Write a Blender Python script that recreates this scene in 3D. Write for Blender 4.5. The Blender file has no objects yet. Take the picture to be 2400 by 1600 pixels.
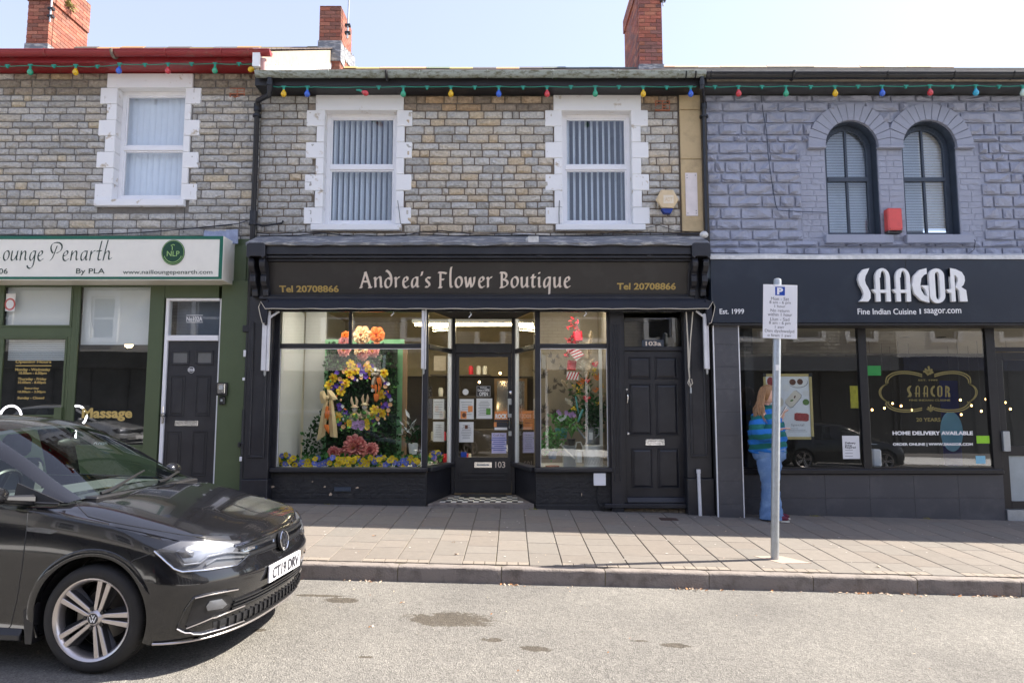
import bpy, bmesh, math, random
from mathutils import Vector, Matrix, Quaternion
from mathutils.bvhtree import BVHTree
rnd = random.Random(11)
sc = bpy.context.scene
COL = sc.collection
R = math.radians
# ------------------------------------------------------------------ camera, light
CAMH, TILT, F = 1.33, 5.5, 1600.0
cam_d = bpy.data.cameras.new('camera'); cam = bpy.data.objects.new('camera', cam_d); COL.objects.link(cam)
cam.location = (0, 0, CAMH); cam.rotation_euler = (R(90+TILT), 0, 0)
cam_d.sensor_width = 36; cam_d.lens = 24; cam_d.clip_end = 500; cam_d.clip_start = .05
sc.camera = cam
SUN_EL, SUN_AZ = 48.0, 11.3          # azimuth: degrees from +X towards +Y
world = bpy.data.worlds.new('World'); sc.world = world; world.use_nodes = True
wt = world.node_tree; wt.nodes.clear()
sky = wt.nodes.new('ShaderNodeTexSky'); sky.sky_type = 'NISHITA'; sky.sun_disc = False
sky.sun_elevation = R(SUN_EL); sky.sun_rotation = R(90-SUN_AZ); sky.dust_density = 1.5; sky.air_density = 1.0; sky.ozone_density = 2.0
bgn = wt.nodes.new('ShaderNodeBackground'); bgn.inputs[1].default_value = .13
wo = wt.nodes.new('ShaderNodeOutputWorld')
hz = wt.nodes.new('ShaderNodeMix'); hz.data_type = 'RGBA'; hz.inputs[0].default_value = .6; hz.inputs[7].default_value = (1.42, 1.34, 1.62, 1)   # thin high haze
wt.links.new(sky.outputs[0], hz.inputs[6]); wt.links.new(hz.outputs[2], bgn.inputs[0]); wt.links.new(bgn.outputs[0], wo.inputs[0])
sd = bpy.data.lights.new('sun', 'SUN'); sd.energy = 3.5; sd.angle = R(.5); sd.color = (1, .93, .82)
sun = bpy.data.objects.new('sun', sd); COL.objects.link(sun)
sv = Vector((math.cos(R(SUN_EL))*math.cos(R(SUN_AZ)), math.cos(R(SUN_EL))*math.sin(R(SUN_AZ)), math.sin(R(SUN_EL))))
sun.rotation_euler = sv.to_track_quat('Z', 'Y').to_euler()
sc.view_settings.view_transform = 'Standard'; sc.view_settings.look = 'None'
sc.view_settings.exposure = 2.0; sc.view_settings.gamma = 1; sc.view_settings.use_curve_mapping = False
sc.cycles.max_bounces = 8; sc.cycles.transparent_max_bounces = 12; sc.cycles.glossy_bounces = 4; sc.cycles.diffuse_bounces = 4
sc.cycles.caustics_reflective = False; sc.cycles.caustics_refractive = False; sc.cycles.sample_clamp_indirect = 6
# ------------------------------------------------------------------ survey: a photograph point at a known distance from the camera
ct, st_ = math.cos(R(TILT)), math.sin(R(TILT))
def fz(py, Y):
 return CAMH + Y*math.tan(R(TILT)+math.atan((800-py)/F))
def fx(px, py, Y):
 z = fz(py, Y)-CAMH
 return (px-1200)/F*(Y*ct+z*st_)
SL, CF = .0236, .027                 # the street falls to the right and towards the kerb
def gz(x, y): return -SL*x - CF*(9.2-y)
# ------------------------------------------------------------------ materials
def mat(name, col, rough=.6, metal=0, var=.12, vs=6., bump=0., bs=40., col2=None, spec=.5, coat=0, objcol=False, mask=None, scale3=None, emit=None, trans=0):
 m = bpy.data.materials.new(name); m.use_nodes = True
 nt = m.node_tree; N = nt.nodes; L = nt.links
 b = N['Principled BSDF']
 b.inputs['Roughness'].default_value = rough; b.inputs['Metallic'].default_value = metal
 b.inputs['Specular IOR Level'].default_value = spec; b.inputs['Coat Weight'].default_value = coat; b.inputs['Coat Roughness'].default_value = .03
 tc = N.new('ShaderNodeTexCoord'); mp = N.new('ShaderNodeMapping');
 geo = N.new('ShaderNodeNewGeometry')
 L.new(geo.outputs['Position'], mp.inputs[0])
 if scale3: mp.inputs['Scale'].default_value = scale3
 n = N.new('ShaderNodeTexNoise'); n.inputs['Scale'].default_value = vs; n.inputs['Detail'].default_value = 6; n.inputs['Roughness'].default_value = .65
 L.new(mp.outputs[0], n.inputs['Vector'])
 c = tuple(col)+(1,)
 if objcol:
  oi = N.new('ShaderNodeObjectInfo'); base = oi.outputs['Color']
 else:
  rgb = N.new('ShaderNodeRGB'); rgb.outputs[0].default_value = c; base = rgb.outputs[0]
 mr = N.new('ShaderNodeMapRange'); mr.inputs[1].default_value = .25; mr.inputs[2].default_value = .75
 L.new(n.outputs['Fac'], mr.inputs[0])
 mx = N.new('ShaderNodeMix'); mx.data_type = 'RGBA'
 if col2 is None:
  mr.inputs[3].default_value = 1-var; mr.inputs[4].default_value = 1+var
  mx.blend_type = 'MULTIPLY'; mx.inputs[0].default_value = 1
  L.new(base, mx.inputs[6]); cb = N.new('ShaderNodeCombineColor')
  for i in range(3): L.new(mr.outputs[0], cb.inputs[i])
  L.new(cb.outputs[0], mx.inputs[7])
 else:
  mr.inputs[1].default_value = mask[0] if mask else .4; mr.inputs[2].default_value = mask[1] if mask else .6
  L.new(mr.outputs[0], mx.inputs[0]); L.new(base, mx.inputs[6]); mx.inputs[7].default_value = tuple(col2)+(1,)
 L.new(mx.outputs[2], b.inputs['Base Color'])
 if bump:
  n2 = N.new('ShaderNodeTexNoise'); n2.inputs['Scale'].default_value = bs; n2.inputs['Detail'].default_value = 5
  L.new(mp.outputs[0], n2.inputs['Vector'])
  bp = N.new('ShaderNodeBump'); bp.inputs['Strength'].default_value = 1; bp.inputs['Distance'].default_value = bump
  L.new(n2.outputs['Fac'], bp.inputs['Height']); L.new(bp.outputs[0], b.inputs['Normal'])
 if emit:
  b.inputs['Emission Color'].default_value = tuple(emit[:3])+(1,); b.inputs['Emission Strength'].default_value = emit[3]
 return m
def glass(name, tint=(1, 1, 1), ior=1.75, rough=0.0, wav=0):
 m = bpy.data.materials.new(name); m.use_nodes = True
 nt = m.node_tree; N = nt.nodes; L = nt.links; N.clear()
 o = N.new('ShaderNodeOutputMaterial'); t = N.new('ShaderNodeBsdfTransparent'); g = N.new('ShaderNodeBsdfGlossy'); mx = N.new('ShaderNodeMixShader'); f = N.new('ShaderNodeFresnel')
 t.inputs[0].default_value = tuple(tint)+(1,); g.inputs['Roughness'].default_value = rough; f.inputs[0].default_value = ior
 bf = N.new('ShaderNodeNewGeometry'); iv_ = N.new('ShaderNodeMath'); iv_.operation = 'SUBTRACT'; iv_.inputs[0].default_value = 1; L.new(bf.outputs['Backfacing'], iv_.inputs[1]); ml = N.new('ShaderNodeMath'); ml.operation = 'MULTIPLY'; L.new(f.outputs[0], ml.inputs[0]); L.new(iv_.outputs[0], ml.inputs[1])
 L.new(ml.outputs[0], mx.inputs[0]); L.new(t.outputs[0], mx.inputs[1]); L.new(g.outputs[0], mx.inputs[2]); L.new(mx.outputs[0], o.inputs[0])
 if wav:
  geo = N.new('ShaderNodeNewGeometry'); n = N.new('ShaderNodeTexNoise'); n.inputs['Scale'].default_value = 1.6; n.inputs['Detail'].default_value = 1
  bp = N.new('ShaderNodeBump'); bp.inputs['Distance'].default_value = wav
  L.new(geo.outputs['Position'], n.inputs['Vector']); L.new(n.outputs['Fac'], bp.inputs['Height']); L.new(bp.outputs[0], g.inputs['Normal'])
 return m
M = {}
M['black'] = mat('black_paint', (.016, .017, .023), .38, var=.5, vs=3, bump=.002, bs=18, col2=(.03, .031, .038), mask=(.45, .75))
M['black_rough'] = mat('black_masonry_paint', (.02, .02, .022), .55, var=.4, vs=7, bump=.006, bs=30, col2=(.04, .038, .037), mask=(.5, .8))
M['fascia'] = mat('fascia_paint', (.026, .023, .022), .42, var=.3, vs=3, bump=.001, bs=25, col2=(.045, .042, .04), mask=(.52, .85))
M['gold'] = mat('gold_vinyl', (.45, .32, .1), .45, .2)
M['cream_paint'] = mat('cream_letter', (.78, .68, .58), .5)
M['mortar'] = mat('mortar', (.2, .165, .13), .95, var=.3, vs=9, bump=.01, bs=90)
M['mortar_grey'] = mat('grey_mortar', (.2, .185, .165), .95, var=.25, vs=9, bump=.01, bs=90)
M['stone'] = mat('rock_faced_stone', (.3, .3, .3), .9, var=.3, vs=30, bump=.032, bs=22, objcol=True)
M['white_render'] = mat('white_masonry_paint', (.86, .86, .86), .7, var=.05, vs=5, bump=.004, bs=30, col2=(.52, .44, .33), mask=(.6, .67))
M['white'] = mat('white_gloss_paint', (.86, .86, .87), .35, var=.04)
M['upvc'] = mat('white_plastic_frame', (.87, .87, .89), .25, var=.03)
M['blind'] = mat('blind_fabric', (.86, .9, .93), .8, var=.05)
M['dark'] = mat('dark_interior', (.03, .03, .032), .8)
M['blue_grey'] = mat('blue_grey_masonry_paint', (.335, .355, .435), .62, var=.1, vs=5, bump=.02, bs=16)
M['blue_grey_s'] = mat('blue_grey_smooth_paint', (.335, .355, .43), .6, var=.08, vs=5, bump=.003, bs=40)
M['navy'] = mat('dark_blue_grey_paint', (.045, .06, .085), .4, var=.15)
M['red_paint'] = mat('red_gutter_paint', (.28, .025, .03), .4, var=.3, vs=5, bump=.003, bs=20, col2=(.2, .12, .09), mask=(.56, .75))
M['gutter_grey'] = mat('weathered_grey_gutter', (.36, .4, .37), .6, var=.3, vs=12, bump=.003, bs=60, col2=(.13, .13, .075), mask=(.45, .65), scale3=(1, 1, 3))
M['gutter_black'] = mat('black_plastic_gutter', (.018, .019, .022), .25, var=.2)
M['slate'] = mat('roof_slate', (.16, .13, .12), .8, var=.3, vs=9, bump=.006, bs=30, objcol=True)
M['brick'] = mat('red_brick', (.42, .14, .08), .9, var=.22, vs=25, bump=.006, bs=50, objcol=True)
M['lead'] = mat('lead_flashing', (.2, .21, .23), .6, .2, var=.35, vs=7, bump=.03, bs=14, col2=(.5, .49, .47), mask=(.5, .62), scale3=(.7, 1, 2.5))
M['slab'] = mat('concrete_slab', (.3, .25, .2), .92, var=.1, vs=14, bump=.003, bs=160, objcol=True)
M['moss'] = mat('mossy_joint', (.16, .135, .07), 1, var=.4, vs=3, col2=(.14, .125, .105), mask=(.4, .6))
M['kerb'] = mat('kerb_stone', (.22, .19, .17), .88, var=.15, vs=8, bump=.006, bs=60, col2=(.13, .11, .095), mask=(.48, .7))
M['green'] = mat('olive_green_paint', (.075, .105, .048), .4, var=.08, vs=3, bump=.0006, bs=10)
M['tile_dark'] = mat('dark_porcelain_tile', (.065, .066, .075), .45, var=.4, vs=4, bump=.002, bs=12, col2=(.1, .1, .11), mask=(.5, .75))
M['sign_navy'] = mat('navy_sign_panel', (.012, .018, .03), .3, var=.2, vs=2)
M['cream'] = mat('cream_sign_panel', (.84, .81, .72), .4, var=.04)
M['emerald'] = mat('emerald_trim', (.0, .12, .07), .35)
M['text_dark'] = mat('dark_green_vinyl', (.015, .04, .025), .5)
M['steel'] = mat('galvanised_steel', (.42, .45, .47), .42, .6, var=.15, vs=20)
M['chrome'] = mat('chrome', (.8, .8, .82), .12, 1, var=.03)
M['glass'] = glass('shop_glass', (.93, .95, .94), 1.95, wav=.0005)
M['glass_up'] = glass('window_glass', (.96, .98, 1), 2.1, wav=.0003)
M['terracotta'] = mat('terracotta', (.42, .16, .09), .8, var=.2, bump=.004, bs=40)
M['car_trim'] = mat('black_plastic_trim', (.014, .014, .016), .4)
M['cable'] = mat('black_cable', (.015, .015, .017), .5)
# ------------------------------------------------------------------ objects
WLOC = {}
def tag(o, label=None, cat=None, group=None, kind=None):
 if label: o['label'] = label
 if cat: o['category'] = cat
 if group: o['group'] = group
 if kind: o['kind'] = kind
 return o
def empty(name, loc, label=None, cat=None, group=None, parent=None):
 o = bpy.data.objects.new(name, None); COL.objects.link(o); o.empty_display_size = .1
 loc = Vector(loc); WLOC[o.name] = loc
 if parent: o.parent = parent; o.location = loc-WLOC[parent.name]
 else: o.location = loc
 return tag(o, label, cat, group)
def place(name, me, loc, parent=None, color=None):
 o = bpy.data.objects.new(name, me); COL.objects.link(o)
 loc = Vector(loc); WLOC[o.name] = loc
 if parent is not None: o.parent = parent; o.location = loc-WLOC[parent.name]
 else: o.location = loc
 if color: o.color = tuple(color)+(1,)
 return o
def copy_tree(o, parent=None):
 c = o.copy(); COL.objects.link(c); c.parent = parent
 for ch in o.children: copy_tree(ch, c)
 return c
class MB:
 def __init__(s): s.bm = bmesh.new()
 def box(s, x0, x1, y0, y1, z0, z1):
  v = [s.bm.verts.new(p) for p in ((x0, y0, z0), (x1, y0, z0), (x1, y1, z0), (x0, y1, z0), (x0, y0, z1), (x1, y0, z1), (x1, y1, z1), (x0, y1, z1))]
  for f in ((0, 1, 5, 4), (1, 2, 6, 5), (2, 3, 7, 6), (3, 0, 4, 7), (4, 5, 6, 7), (3, 2, 1, 0)): s.bm.faces.new([v[i] for i in f])
  return s
 def hexa(s, p):          # eight corners: bottom four, top four
  v = [s.bm.verts.new(q) for q in p]
  for f in ((0, 1, 5, 4), (1, 2, 6, 5), (2, 3, 7, 6), (3, 0, 4, 7), (4, 5, 6, 7), (3, 2, 1, 0)): s.bm.faces.new([v[i] for i in f])
  return s
 def face(s, pts):
  s.bm.faces.new([s.bm.verts.new(p) for p in pts]); return s
 def prism(s, pts, d):    # closed outline (3D points) pushed along vector d
  d = Vector(d); a = [s.bm.verts.new(p) for p in pts]; b = [s.bm.verts.new(Vector(p)+d) for p in pts]
  n = len(pts)
  s.bm.faces.new(a); s.bm.faces.new(b[::-1])
  for i in range(n): s.bm.faces.new((a[i], b[i], b[(i+1) % n], a[(i+1) % n]))
  return s
 def tube(s, pts, r, seg=8, caps=True):
  pts = [Vector(p) for p in pts]; rings = []
  rr = r if isinstance(r, (list, tuple)) else [r]*len(pts)
  up = None
  for i, p in enumerate(pts):
   a = pts[max(i-1, 0)]; b = pts[min(i+1, len(pts)-1)]; t = (b-a)
   if t.length < 1e-9: t = Vector((0, 0, 1))
   t.normalize()
   if up is None: up = t.orthogonal().normalized()
   else:
    up = up-t*up.dot(t)
    up = up.normalized() if up.length > 1e-6 else t.orthogonal().normalized()
   w = t.cross(up)
   rings.append([s.bm.verts.new(p+(up*math.cos(2*math.pi*k/seg)+w*math.sin(2*math.pi*k/seg))*rr[i]) for k in range(seg)])
  for i in range(len(rings)-1):
   for k in range(seg): s.bm.faces.new((rings[i][k], rings[i][(k+1) % seg], rings[i+1][(k+1) % seg], rings[i+1][k]))
  if caps:
   s.bm.faces.new(rings[0][::-1]); s.bm.faces.new(rings[-1])
  return s
 def lathe(s, c, prof, seg=20, axis='Z', sx=1, sy=1):  # prof: (radius, height)
  rings = []
  for (r, h) in prof:
   ring = []
   for k in range(seg):
    a = 2*math.pi*k/seg; p = (r*math.cos(a)*sx, r*math.sin(a)*sy, h)
    if axis == 'Y': p = (p[0], -p[2], p[1])
    if axis == 'X': p = (p[2], p[0], p[1])
    ring.append(s.bm.verts.new(Vector(c)+Vector(p)))
   rings.append(ring)
  for i in range(len(rings)-1):
   for k in range(seg): s.bm.faces.new((rings[i][k], rings[i][(k+1) % seg], rings[i+1][(k+1) % seg], rings[i+1][k]))
  s.bm.faces.new(rings[0][::-1]); s.bm.faces.new(rings[-1])
  return s
 def ball(s, c, r, seg=8, sc3=(1, 1, 1)):
  m = Matrix.Translation(c) @ Matrix.Diagonal((*sc3, 1))
  bmesh.ops.create_uvsphere(s.bm, u_segments=seg, v_segments=max(4, seg*2//3), radius=r, matrix=m); return s
 def disc(s, c, rx, rz, n=24, th=.003):   # upright disc facing the street
  return s.prism([(c[0]+rx*math.cos(2*math.pi*k/n), c[1], c[2]+rz*math.sin(2*math.pi*k/n)) for k in range(n)], (0, th, 0))
 def build(s, name, m, parent=None, smooth=False, bevel=0, color=None, recalc=True, loc=None, ang=40):
  bm = s.bm
  if recalc: bmesh.ops.recalc_face_normals(bm, faces=bm.faces[:])
  if bevel:
   es = [e for e in bm.edges if len(e.link_faces) == 2 and e.calc_face_angle(0) > R(40)]
   bmesh.ops.bevel(bm, geom=es, offset=bevel, segments=1, affect='EDGES', clamp_overlap=True)
  if loc is None:
   xs = [v.co for v in bm.verts]
   loc = Vector([(min(c[i] for c in xs)+max(c[i] for c in xs))/2 for i in range(3)])
  loc = Vector(loc)
  for v in bm.verts: v.co -= loc
  me = bpy.data.meshes.new(name); bm.to_mesh(me); bm.free()
  for k in (m if isinstance(m, (list, tuple)) else [m]): me.materials.append(k)
  if smooth:
   me.polygons.foreach_set('use_smooth', [True]*len(me.polygons))
   me.set_sharp_from_angle(angle=R(ang))
  return place(name, me, loc, parent, color)
def box(name, b, m, parent=None, bevel=0, color=None, **k):
 return MB().box(*b).build(name, m, parent, bevel=bevel, color=color, **k)
def text(s, name, b, Y, m, parent, th=.003, bold=0, ext=None, italic=0, mirror=False, font=None):
 x0, x1, z0, z1 = b
 cu = bpy.data.curves.new('t', 'FONT'); cu.body = s; cu.offset = bold; cu.extrude = .02; cu.resolution_u = 3; cu.space_line = ext or 1; cu.shear = italic; cu.align_x = 'CENTER'
 t = bpy.data.objects.new('t', cu); COL.objects.link(t)
 me = bpy.data.meshes.new_from_object(t.evaluated_get(bpy.context.evaluated_depsgraph_get()))
 bpy.data.objects.remove(t); bpy.data.curves.remove(cu)
 vs = me.vertices
 ax = min(v.co.x for v in vs); bx = max(v.co.x for v in vs); az = min(v.co.y for v in vs); bz = max(v.co.y for v in vs)
 c = Vector(((x0+x1)/2, Y, (z0+z1)/2)); sg = -1 if mirror else 1
 for v in vs:
  x = ((v.co.x-ax)/(bx-ax)-.5)*(x1-x0)*sg; z = ((v.co.y-az)/(bz-az)-.5)*(z1-z0); y = -th if v.co.z > 0 else 0
  v.co = (x, y, z)
 me.name = name
 me.materials.append(m)
 return place(name, me, c, parent)
def rect(px0, py0, px1, py1, Y):       # photograph rectangle on an upright plane -> x0,x1,z0,z1
 pm = (py0+py1)/2
 return fx(px0, pm, Y), fx(px1, pm, Y), fz(py1, Y), fz(py0, Y)
def lerp(a, b, t): return a+(b-a)*t
# ------------------------------------------------------------------ ground
XL, XR = -14, 14
def sheet(name, x0, x1, y0, y1, nx, ny, zf, m):
 b = MB(); g = [[b.bm.verts.new((lerp(x0, x1, i/nx), lerp(y0, y1, j/ny), zf(lerp(x0, x1, i/nx), lerp(y0, y1, j/ny)))) for j in range(ny+1)] for i in range(nx+1)]
 for i in range(nx):
  for j in range(ny): b.bm.faces.new((g[i][j], g[i+1][j], g[i+1][j+1], g[i][j+1]))
 return b.build(name, m, smooth=True)
KF = 6.17            # kerb face
def rz(x, y): return gz(x, KF)-.133+(0 if y > 1.2 else -.02*(1.2-y))
# asphalt
am = bpy.data.materials.new('asphalt'); am.use_nodes = True
N = am.node_tree.nodes; L = am.node_tree.links; bs = N['Principled BSDF']; bs.inputs['Roughness'].default_value = .9
geo = N.new('ShaderNodeNewGeometry')
def nz(scale, det=4, rough=.6, vec=None, N=N, L=L, src=geo):
 n = N.new('ShaderNodeTexNoise'); n.inputs['Scale'].default_value = scale; n.inputs['Detail'].default_value = det; n.inputs['Roughness'].default_value = rough
 L.new(vec or src.outputs['Position'], n.inputs['Vector']); return n.outputs['Fac']
def ramp(src, stops, N=N, L=L):
 r = N.new('ShaderNodeValToRGB'); e = r.color_ramp.elements
 while len(e) < len(stops): e.new(.5)
 for k, (p, c) in enumerate(stops): e[k].position = p; e[k].color = tuple(c)+(1,) if len(c) == 3 else c
 L.new(src, r.inputs[0]); return r.outputs[0]
vo = N.new('ShaderNodeTexVoronoi'); vo.inputs['Scale'].default_value = 130; L.new(geo.outputs['Position'], vo.inputs['Vector'])
agg = ramp(vo.outputs['Color'], [(.1, (.11, .103, .093)), (.5, (.172, .162, .148)), (.9, (.25, .235, .213))])
big = ramp(nz(.9, 5), [(.3, (.82, .82, .82)), (.7, (1.12, 1.12, 1.1))])
fine = ramp(nz(16, 8, .75), [(.35, (.86, .86, .86)), (.65, (1.1, 1.1, 1.1))])
def mul(a, b_, N=N, L=L, f=1, t='MULTIPLY'):
 m = N.new('ShaderNodeMix'); m.data_type = 'RGBA'; m.blend_type = t
 if isinstance(f, (int, float)): m.inputs[0].default_value = f
 else: L.new(f, m.inputs[0])
 for k, q in ((6, a), (7, b_)):
  if isinstance(q, tuple): m.inputs[k].default_value = q+(1,)
  else: L.new(q, m.inputs[k])
 return m.outputs[2]
colr = mul(mul(agg, big), fine)
sep = N.new('ShaderNodeSeparateXYZ'); L.new(geo.outputs['Position'], sep.inputs[0])
def math_(op, a, b_=None, N=N, L=L, cl=False):
 m = N.new('ShaderNodeMath'); m.operation = op; m.use_clamp = cl
 for k, q in ((0, a), (1, b_)):
  if q is None: continue
  if isinstance(q, (int, float)): m.inputs[k].default_value = q
  else: L.new(q, m.inputs[k])
 return m.outputs[0]
wob = math_('ADD', math_('MULTIPLY', nz(3.5, 8, .8), .75), math_('MULTIPLY', nz(38, 3, .6), .25))
def patch(cx, cy, rx, ry):
 dx = math_('DIVIDE', math_('SUBTRACT', sep.outputs[0], cx), rx); dy = math_('DIVIDE', math_('SUBTRACT', sep.outputs[1], cy), ry)
 d = math_('ADD', math_('MULTIPLY', dx, dx), math_('MULTIPLY', dy, dy))
 d = math_('ADD', d, math_('MULTIPLY', math_('SUBTRACT', wob, .5), 6.5))
 return math_('MULTIPLY', math_('SUBTRACT', 1.05, d, cl=True), 3, cl=True)
tot = None
for (px, py, rxx, ryy) in ((1062, 1438, .37, .17), (805, 1402, .12, .07), (740, 1393, .2, .03), (1150, 1484, .09, .05), (1583, 1486, .1, .045), (1260, 1502, .1, .06), (610, 1475, .04, .03), (860, 1530, .05, .02), (1497, 1478, .06, .02)):
 Yp = (CAMH-gz(0, KF)+.12-.03)/math.tan(math.atan((py-800)/F)-R(TILT)); p = patch(fx(px, py, Yp), Yp, rxx, ryy)
 tot = p if tot is None else math_('MAXIMUM', tot, p)
colr = mul(colr, (.46, .41, .35), f=math_('MULTIPLY', tot, 1.0), t='MULTIPLY')
L.new(colr, bs.inputs['Base Color'])
bp = N.new('ShaderNodeBump'); bp.inputs['Distance'].default_value = .006; L.new(vo.outputs['Distance'], bp.inputs['Height'])
bp2 = N.new('ShaderNodeBump'); bp2.inputs['Distance'].default_value = .012; L.new(nz(14, 6), bp2.inputs['Height']); L.new(bp.outputs[0], bp2.inputs['Normal']); L.new(bp2.outputs[0], bs.inputs['Normal'])
tag(sheet('road', -60, 60, -4.1, KF+.02, 60, 24, rz, am), kind='structure')
# ground beyond, under everything
tag(sheet('ground', -150, 150, -150, 150, 8, 8, lambda x, y: -SL*max(-60, min(60, x))-.9, M['mortar_grey']), kind='structure')
# pavement
pav = tag(sheet('pavement', -14, 14, KF+.1, 10.6, 20, 4, lambda x, y: gz(x, y)-.012, M['moss']), kind='structure')
def plane_rot(): return (math.atan(CF), math.atan(SL), 0)
def slab_mesh(w, l, h=.03, bev=.004):
 b = bmesh.new(); bmesh.ops.create_cube(b, size=1, matrix=Matrix.Translation((0, 0, -h/2)) @ Matrix.Diagonal((w, l, h, 1)))
 es = [e for e in b.edges if all(v.co.z > -.01 for v in e.verts)]
 bmesh.ops.bevel(b, geom=es, offset=bev, segments=1, affect='EDGES')
 me = bpy.data.meshes.new('slab'); b.to_mesh(me); b.free(); me.materials.append(M['slab']); return me
SLM = {}
W_ = .302
def slab_col():
 k = rnd.uniform(.93, 1.06); t = rnd.uniform(-.004, .006)
 return (.172*k+t, .153*k, .133*k-t*.5)
pieces = []
x = -9.6; ci = 0
x0g = 0.005
ci = -32
while ci <= 32:
 xc = x0g+ci*W_
 y = KF+.135
 # first course by the kerb: sometimes split in little blocks
 if ci % 3 != 1: cs = [('h', .105), ('b', .3 if rnd.random() < .5 else .45)]
 else: cs = [('b', rnd.choice((.3, .45)))]
 tot_ = sum(c[1] for c in cs)
 while y+tot_ < 9.22:
  l = rnd.choice((.3, .45, .45, .6)); cs.append(('b', l)); tot_ += l
 yy = y
 for (t, l) in cs:
  if yy > 9.22: break
  lm = min(l, 9.26-yy)
  if t == 'h':
   for q in (-1, 0, 1): pieces.append((xc+q*W_/3, yy+lm/2, W_/3-.007, lm-.007))
  elif lm > .06: pieces.append((xc, yy+lm/2, W_-.007, lm-.007))
  yy += l
 ci += 1
def vis(x, y):
 c = abs(x)/(y) ; return c
pieces.sort(key=lambda p: (p[3]*p[2] < .02, abs(p[0])/p[1] > .8, abs(p[0])/p[1]))
rest = MB()
for i, (px, py, w, l) in enumerate(pieces):
 # leave the post's concrete footing clear
 z = gz(px, py)+rnd.uniform(-.0015, .0015)
 if i < 296:
  key = (round(w, 3), round(l, 2))
  if key not in SLM: SLM[key] = slab_mesh(w, l)
  o = place('paving_slab', SLM[key], (px, py, z), pav, slab_col()); o.rotation_euler = plane_rot()
 else:
  x0, x1, y0, y1 = px-w/2, px+w/2, py-l/2, py+l/2
  rest.hexa([(x0, y0, gz(x0, y0)-.03), (x1, y0, gz(x1, y0)-.03), (x1, y1, gz(x1, y1)-.03), (x0, y1, gz(x0, y1)-.03), (x0, y0, gz(x0, y0)), (x1, y0, gz(x1, y0)), (x1, y1, gz(x1, y1)), (x0, y1, gz(x0, y1))])
o = rest.build('paving_slabs', M['slab'], pav, color=(.235, .2, .165)); o['kind'] = 'stuff'
# kerb
kb = MB(); kb.hexa([(-14, KF+.01, gz(-14, KF)-.3), (14, KF+.01, gz(14, KF)-.3), (14, KF+.11, gz(14, KF)-.3), (-14, KF+.11, gz(-14, KF)-.3), (-14, KF+.01, gz(-14, KF)-.02), (14, KF+.01, gz(14, KF)-.02), (14, KF+.11, gz(14, KF)-.02), (-14, KF+.11, gz(-14, KF)-.02)])
kerb = tag(kb.build('kerb', M['moss']), kind='structure')
def kerb_mesh(seed):
 r = random.Random(seed); b = MB(); n = 14; Lk = .906
 prof = [(0.003, -.3), (.0, -.022), (.003, -.008), (.012, -.001), (.04, .001), (.09, .0), (.122, -.002), (.125, -.02), (.125, -.3)]
 rings = []
 for i in range(n+1):
  x = -Lk/2+Lk*i/n
  e = .006 if i in (0, n) else 0
  rings.append([b.bm.verts.new((x, y+r.uniform(-.0015, .0015)+(e if k < 4 else 0), z+r.uniform(-.0015, .0015)-(e if 1 < k < 7 else 0))) for k, (y, z) in enumerate(prof)])
 for i in range(n):
  for k in range(len(prof)-1): b.bm.faces.new((rings[i][k], rings[i+1][k], rings[i+1][k+1], rings[i][k+1]))
 b.bm.faces.new(rings[0]); b.bm.faces.new(rings[-1][::-1])
 bmesh.ops.recalc_face_normals(b.bm, faces=b.bm.faces[:])
 me = bpy.data.meshes.new('kerb_stone'); b.bm.to_mesh(me); b.bm.free(); me.materials.append(M['kerb'])
 me.polygons.foreach_set('use_smooth', [True]*len(me.polygons)); me.set_sharp_from_angle(angle=R(45))
 return me
KM = [kerb_mesh(k) for k in range(4)]
KJ = fx(1175.5, 1342, KF)      # a joint
for k in range(-13, 13):
 xc = KJ+.914*(k+.5)
 o = place('kerb_stone', KM[k % 4], (xc, KF, gz(xc, KF)+rnd.uniform(-.002, .002)), kerb); o.rotation_euler = (0, math.atan(SL), rnd.uniform(-.003, .003))
# ------------------------------------------------------------------ walls of separate stones
WY = 9.25
def stone_mesh(name, m, seed, prot=.042, rough=.014, nx=4, nz_=3, rnd_=.07, edge_=.008):
 r = random.Random(seed); b = bmesh.new(); g = []
 for i in range(nx+1):
  col = []
  for k in range(nz_+1):
   u, w = i/nx-.5, k/nz_-.5; edge = i in (0, nx) or k in (0, nz_); corner = i in (0, nx) and k in (0, nz_)
   y = -edge_-r.uniform(0, .004) if edge else -prot*r.uniform(.45, 1)+r.uniform(-rough, rough)*.4
   if not edge and (i in (1, nx-1)): u += math.copysign(.35/nx, u)*.75
   if not edge: w += math.copysign(.1, w) if nz_ == 3 else 0
   if corner: u *= 1-rnd_*.35; w *= 1-rnd_*1.6
   elif edge: u *= 1-r.uniform(0, .012); w *= 1-r.uniform(0, .05)
   col.append(b.verts.new((u, y, w)))
  g.append(col)
 for i in range(nx):
  for k in range(nz_): b.faces.new((g[i][k], g[i+1][k], g[i+1][k+1], g[i][k+1]))
 loop = [g[i][0] for i in range(nx+1)]+[g[nx][k] for k in range(1, nz_+1)]+[g[i][nz_] for i in range(nx-1, -1, -1)]+[g[0][k] for k in range(nz_-1, 0, -1)]
 back = [b.verts.new((v.co.x, .012, v.co.z)) for v in loop]
 n = len(loop)
 for i in range(n): b.faces.new((loop[i], back[i], back[(i+1) % n], loop[(i+1) % n]))
 bmesh.ops.recalc_face_normals(b, faces=b.faces[:])
 me = bpy.data.meshes.new(name); b.to_mesh(me); b.free(); me.materials.append(m)
 return me
STM = [stone_mesh('stone', M['stone'], k) for k in range(14)]
STB = [stone_mesh('stone', M['blue_grey'], 50+k, prot=.065, rough=.04, rnd_=.05, edge_=.024) for k in range(14)]
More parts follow.
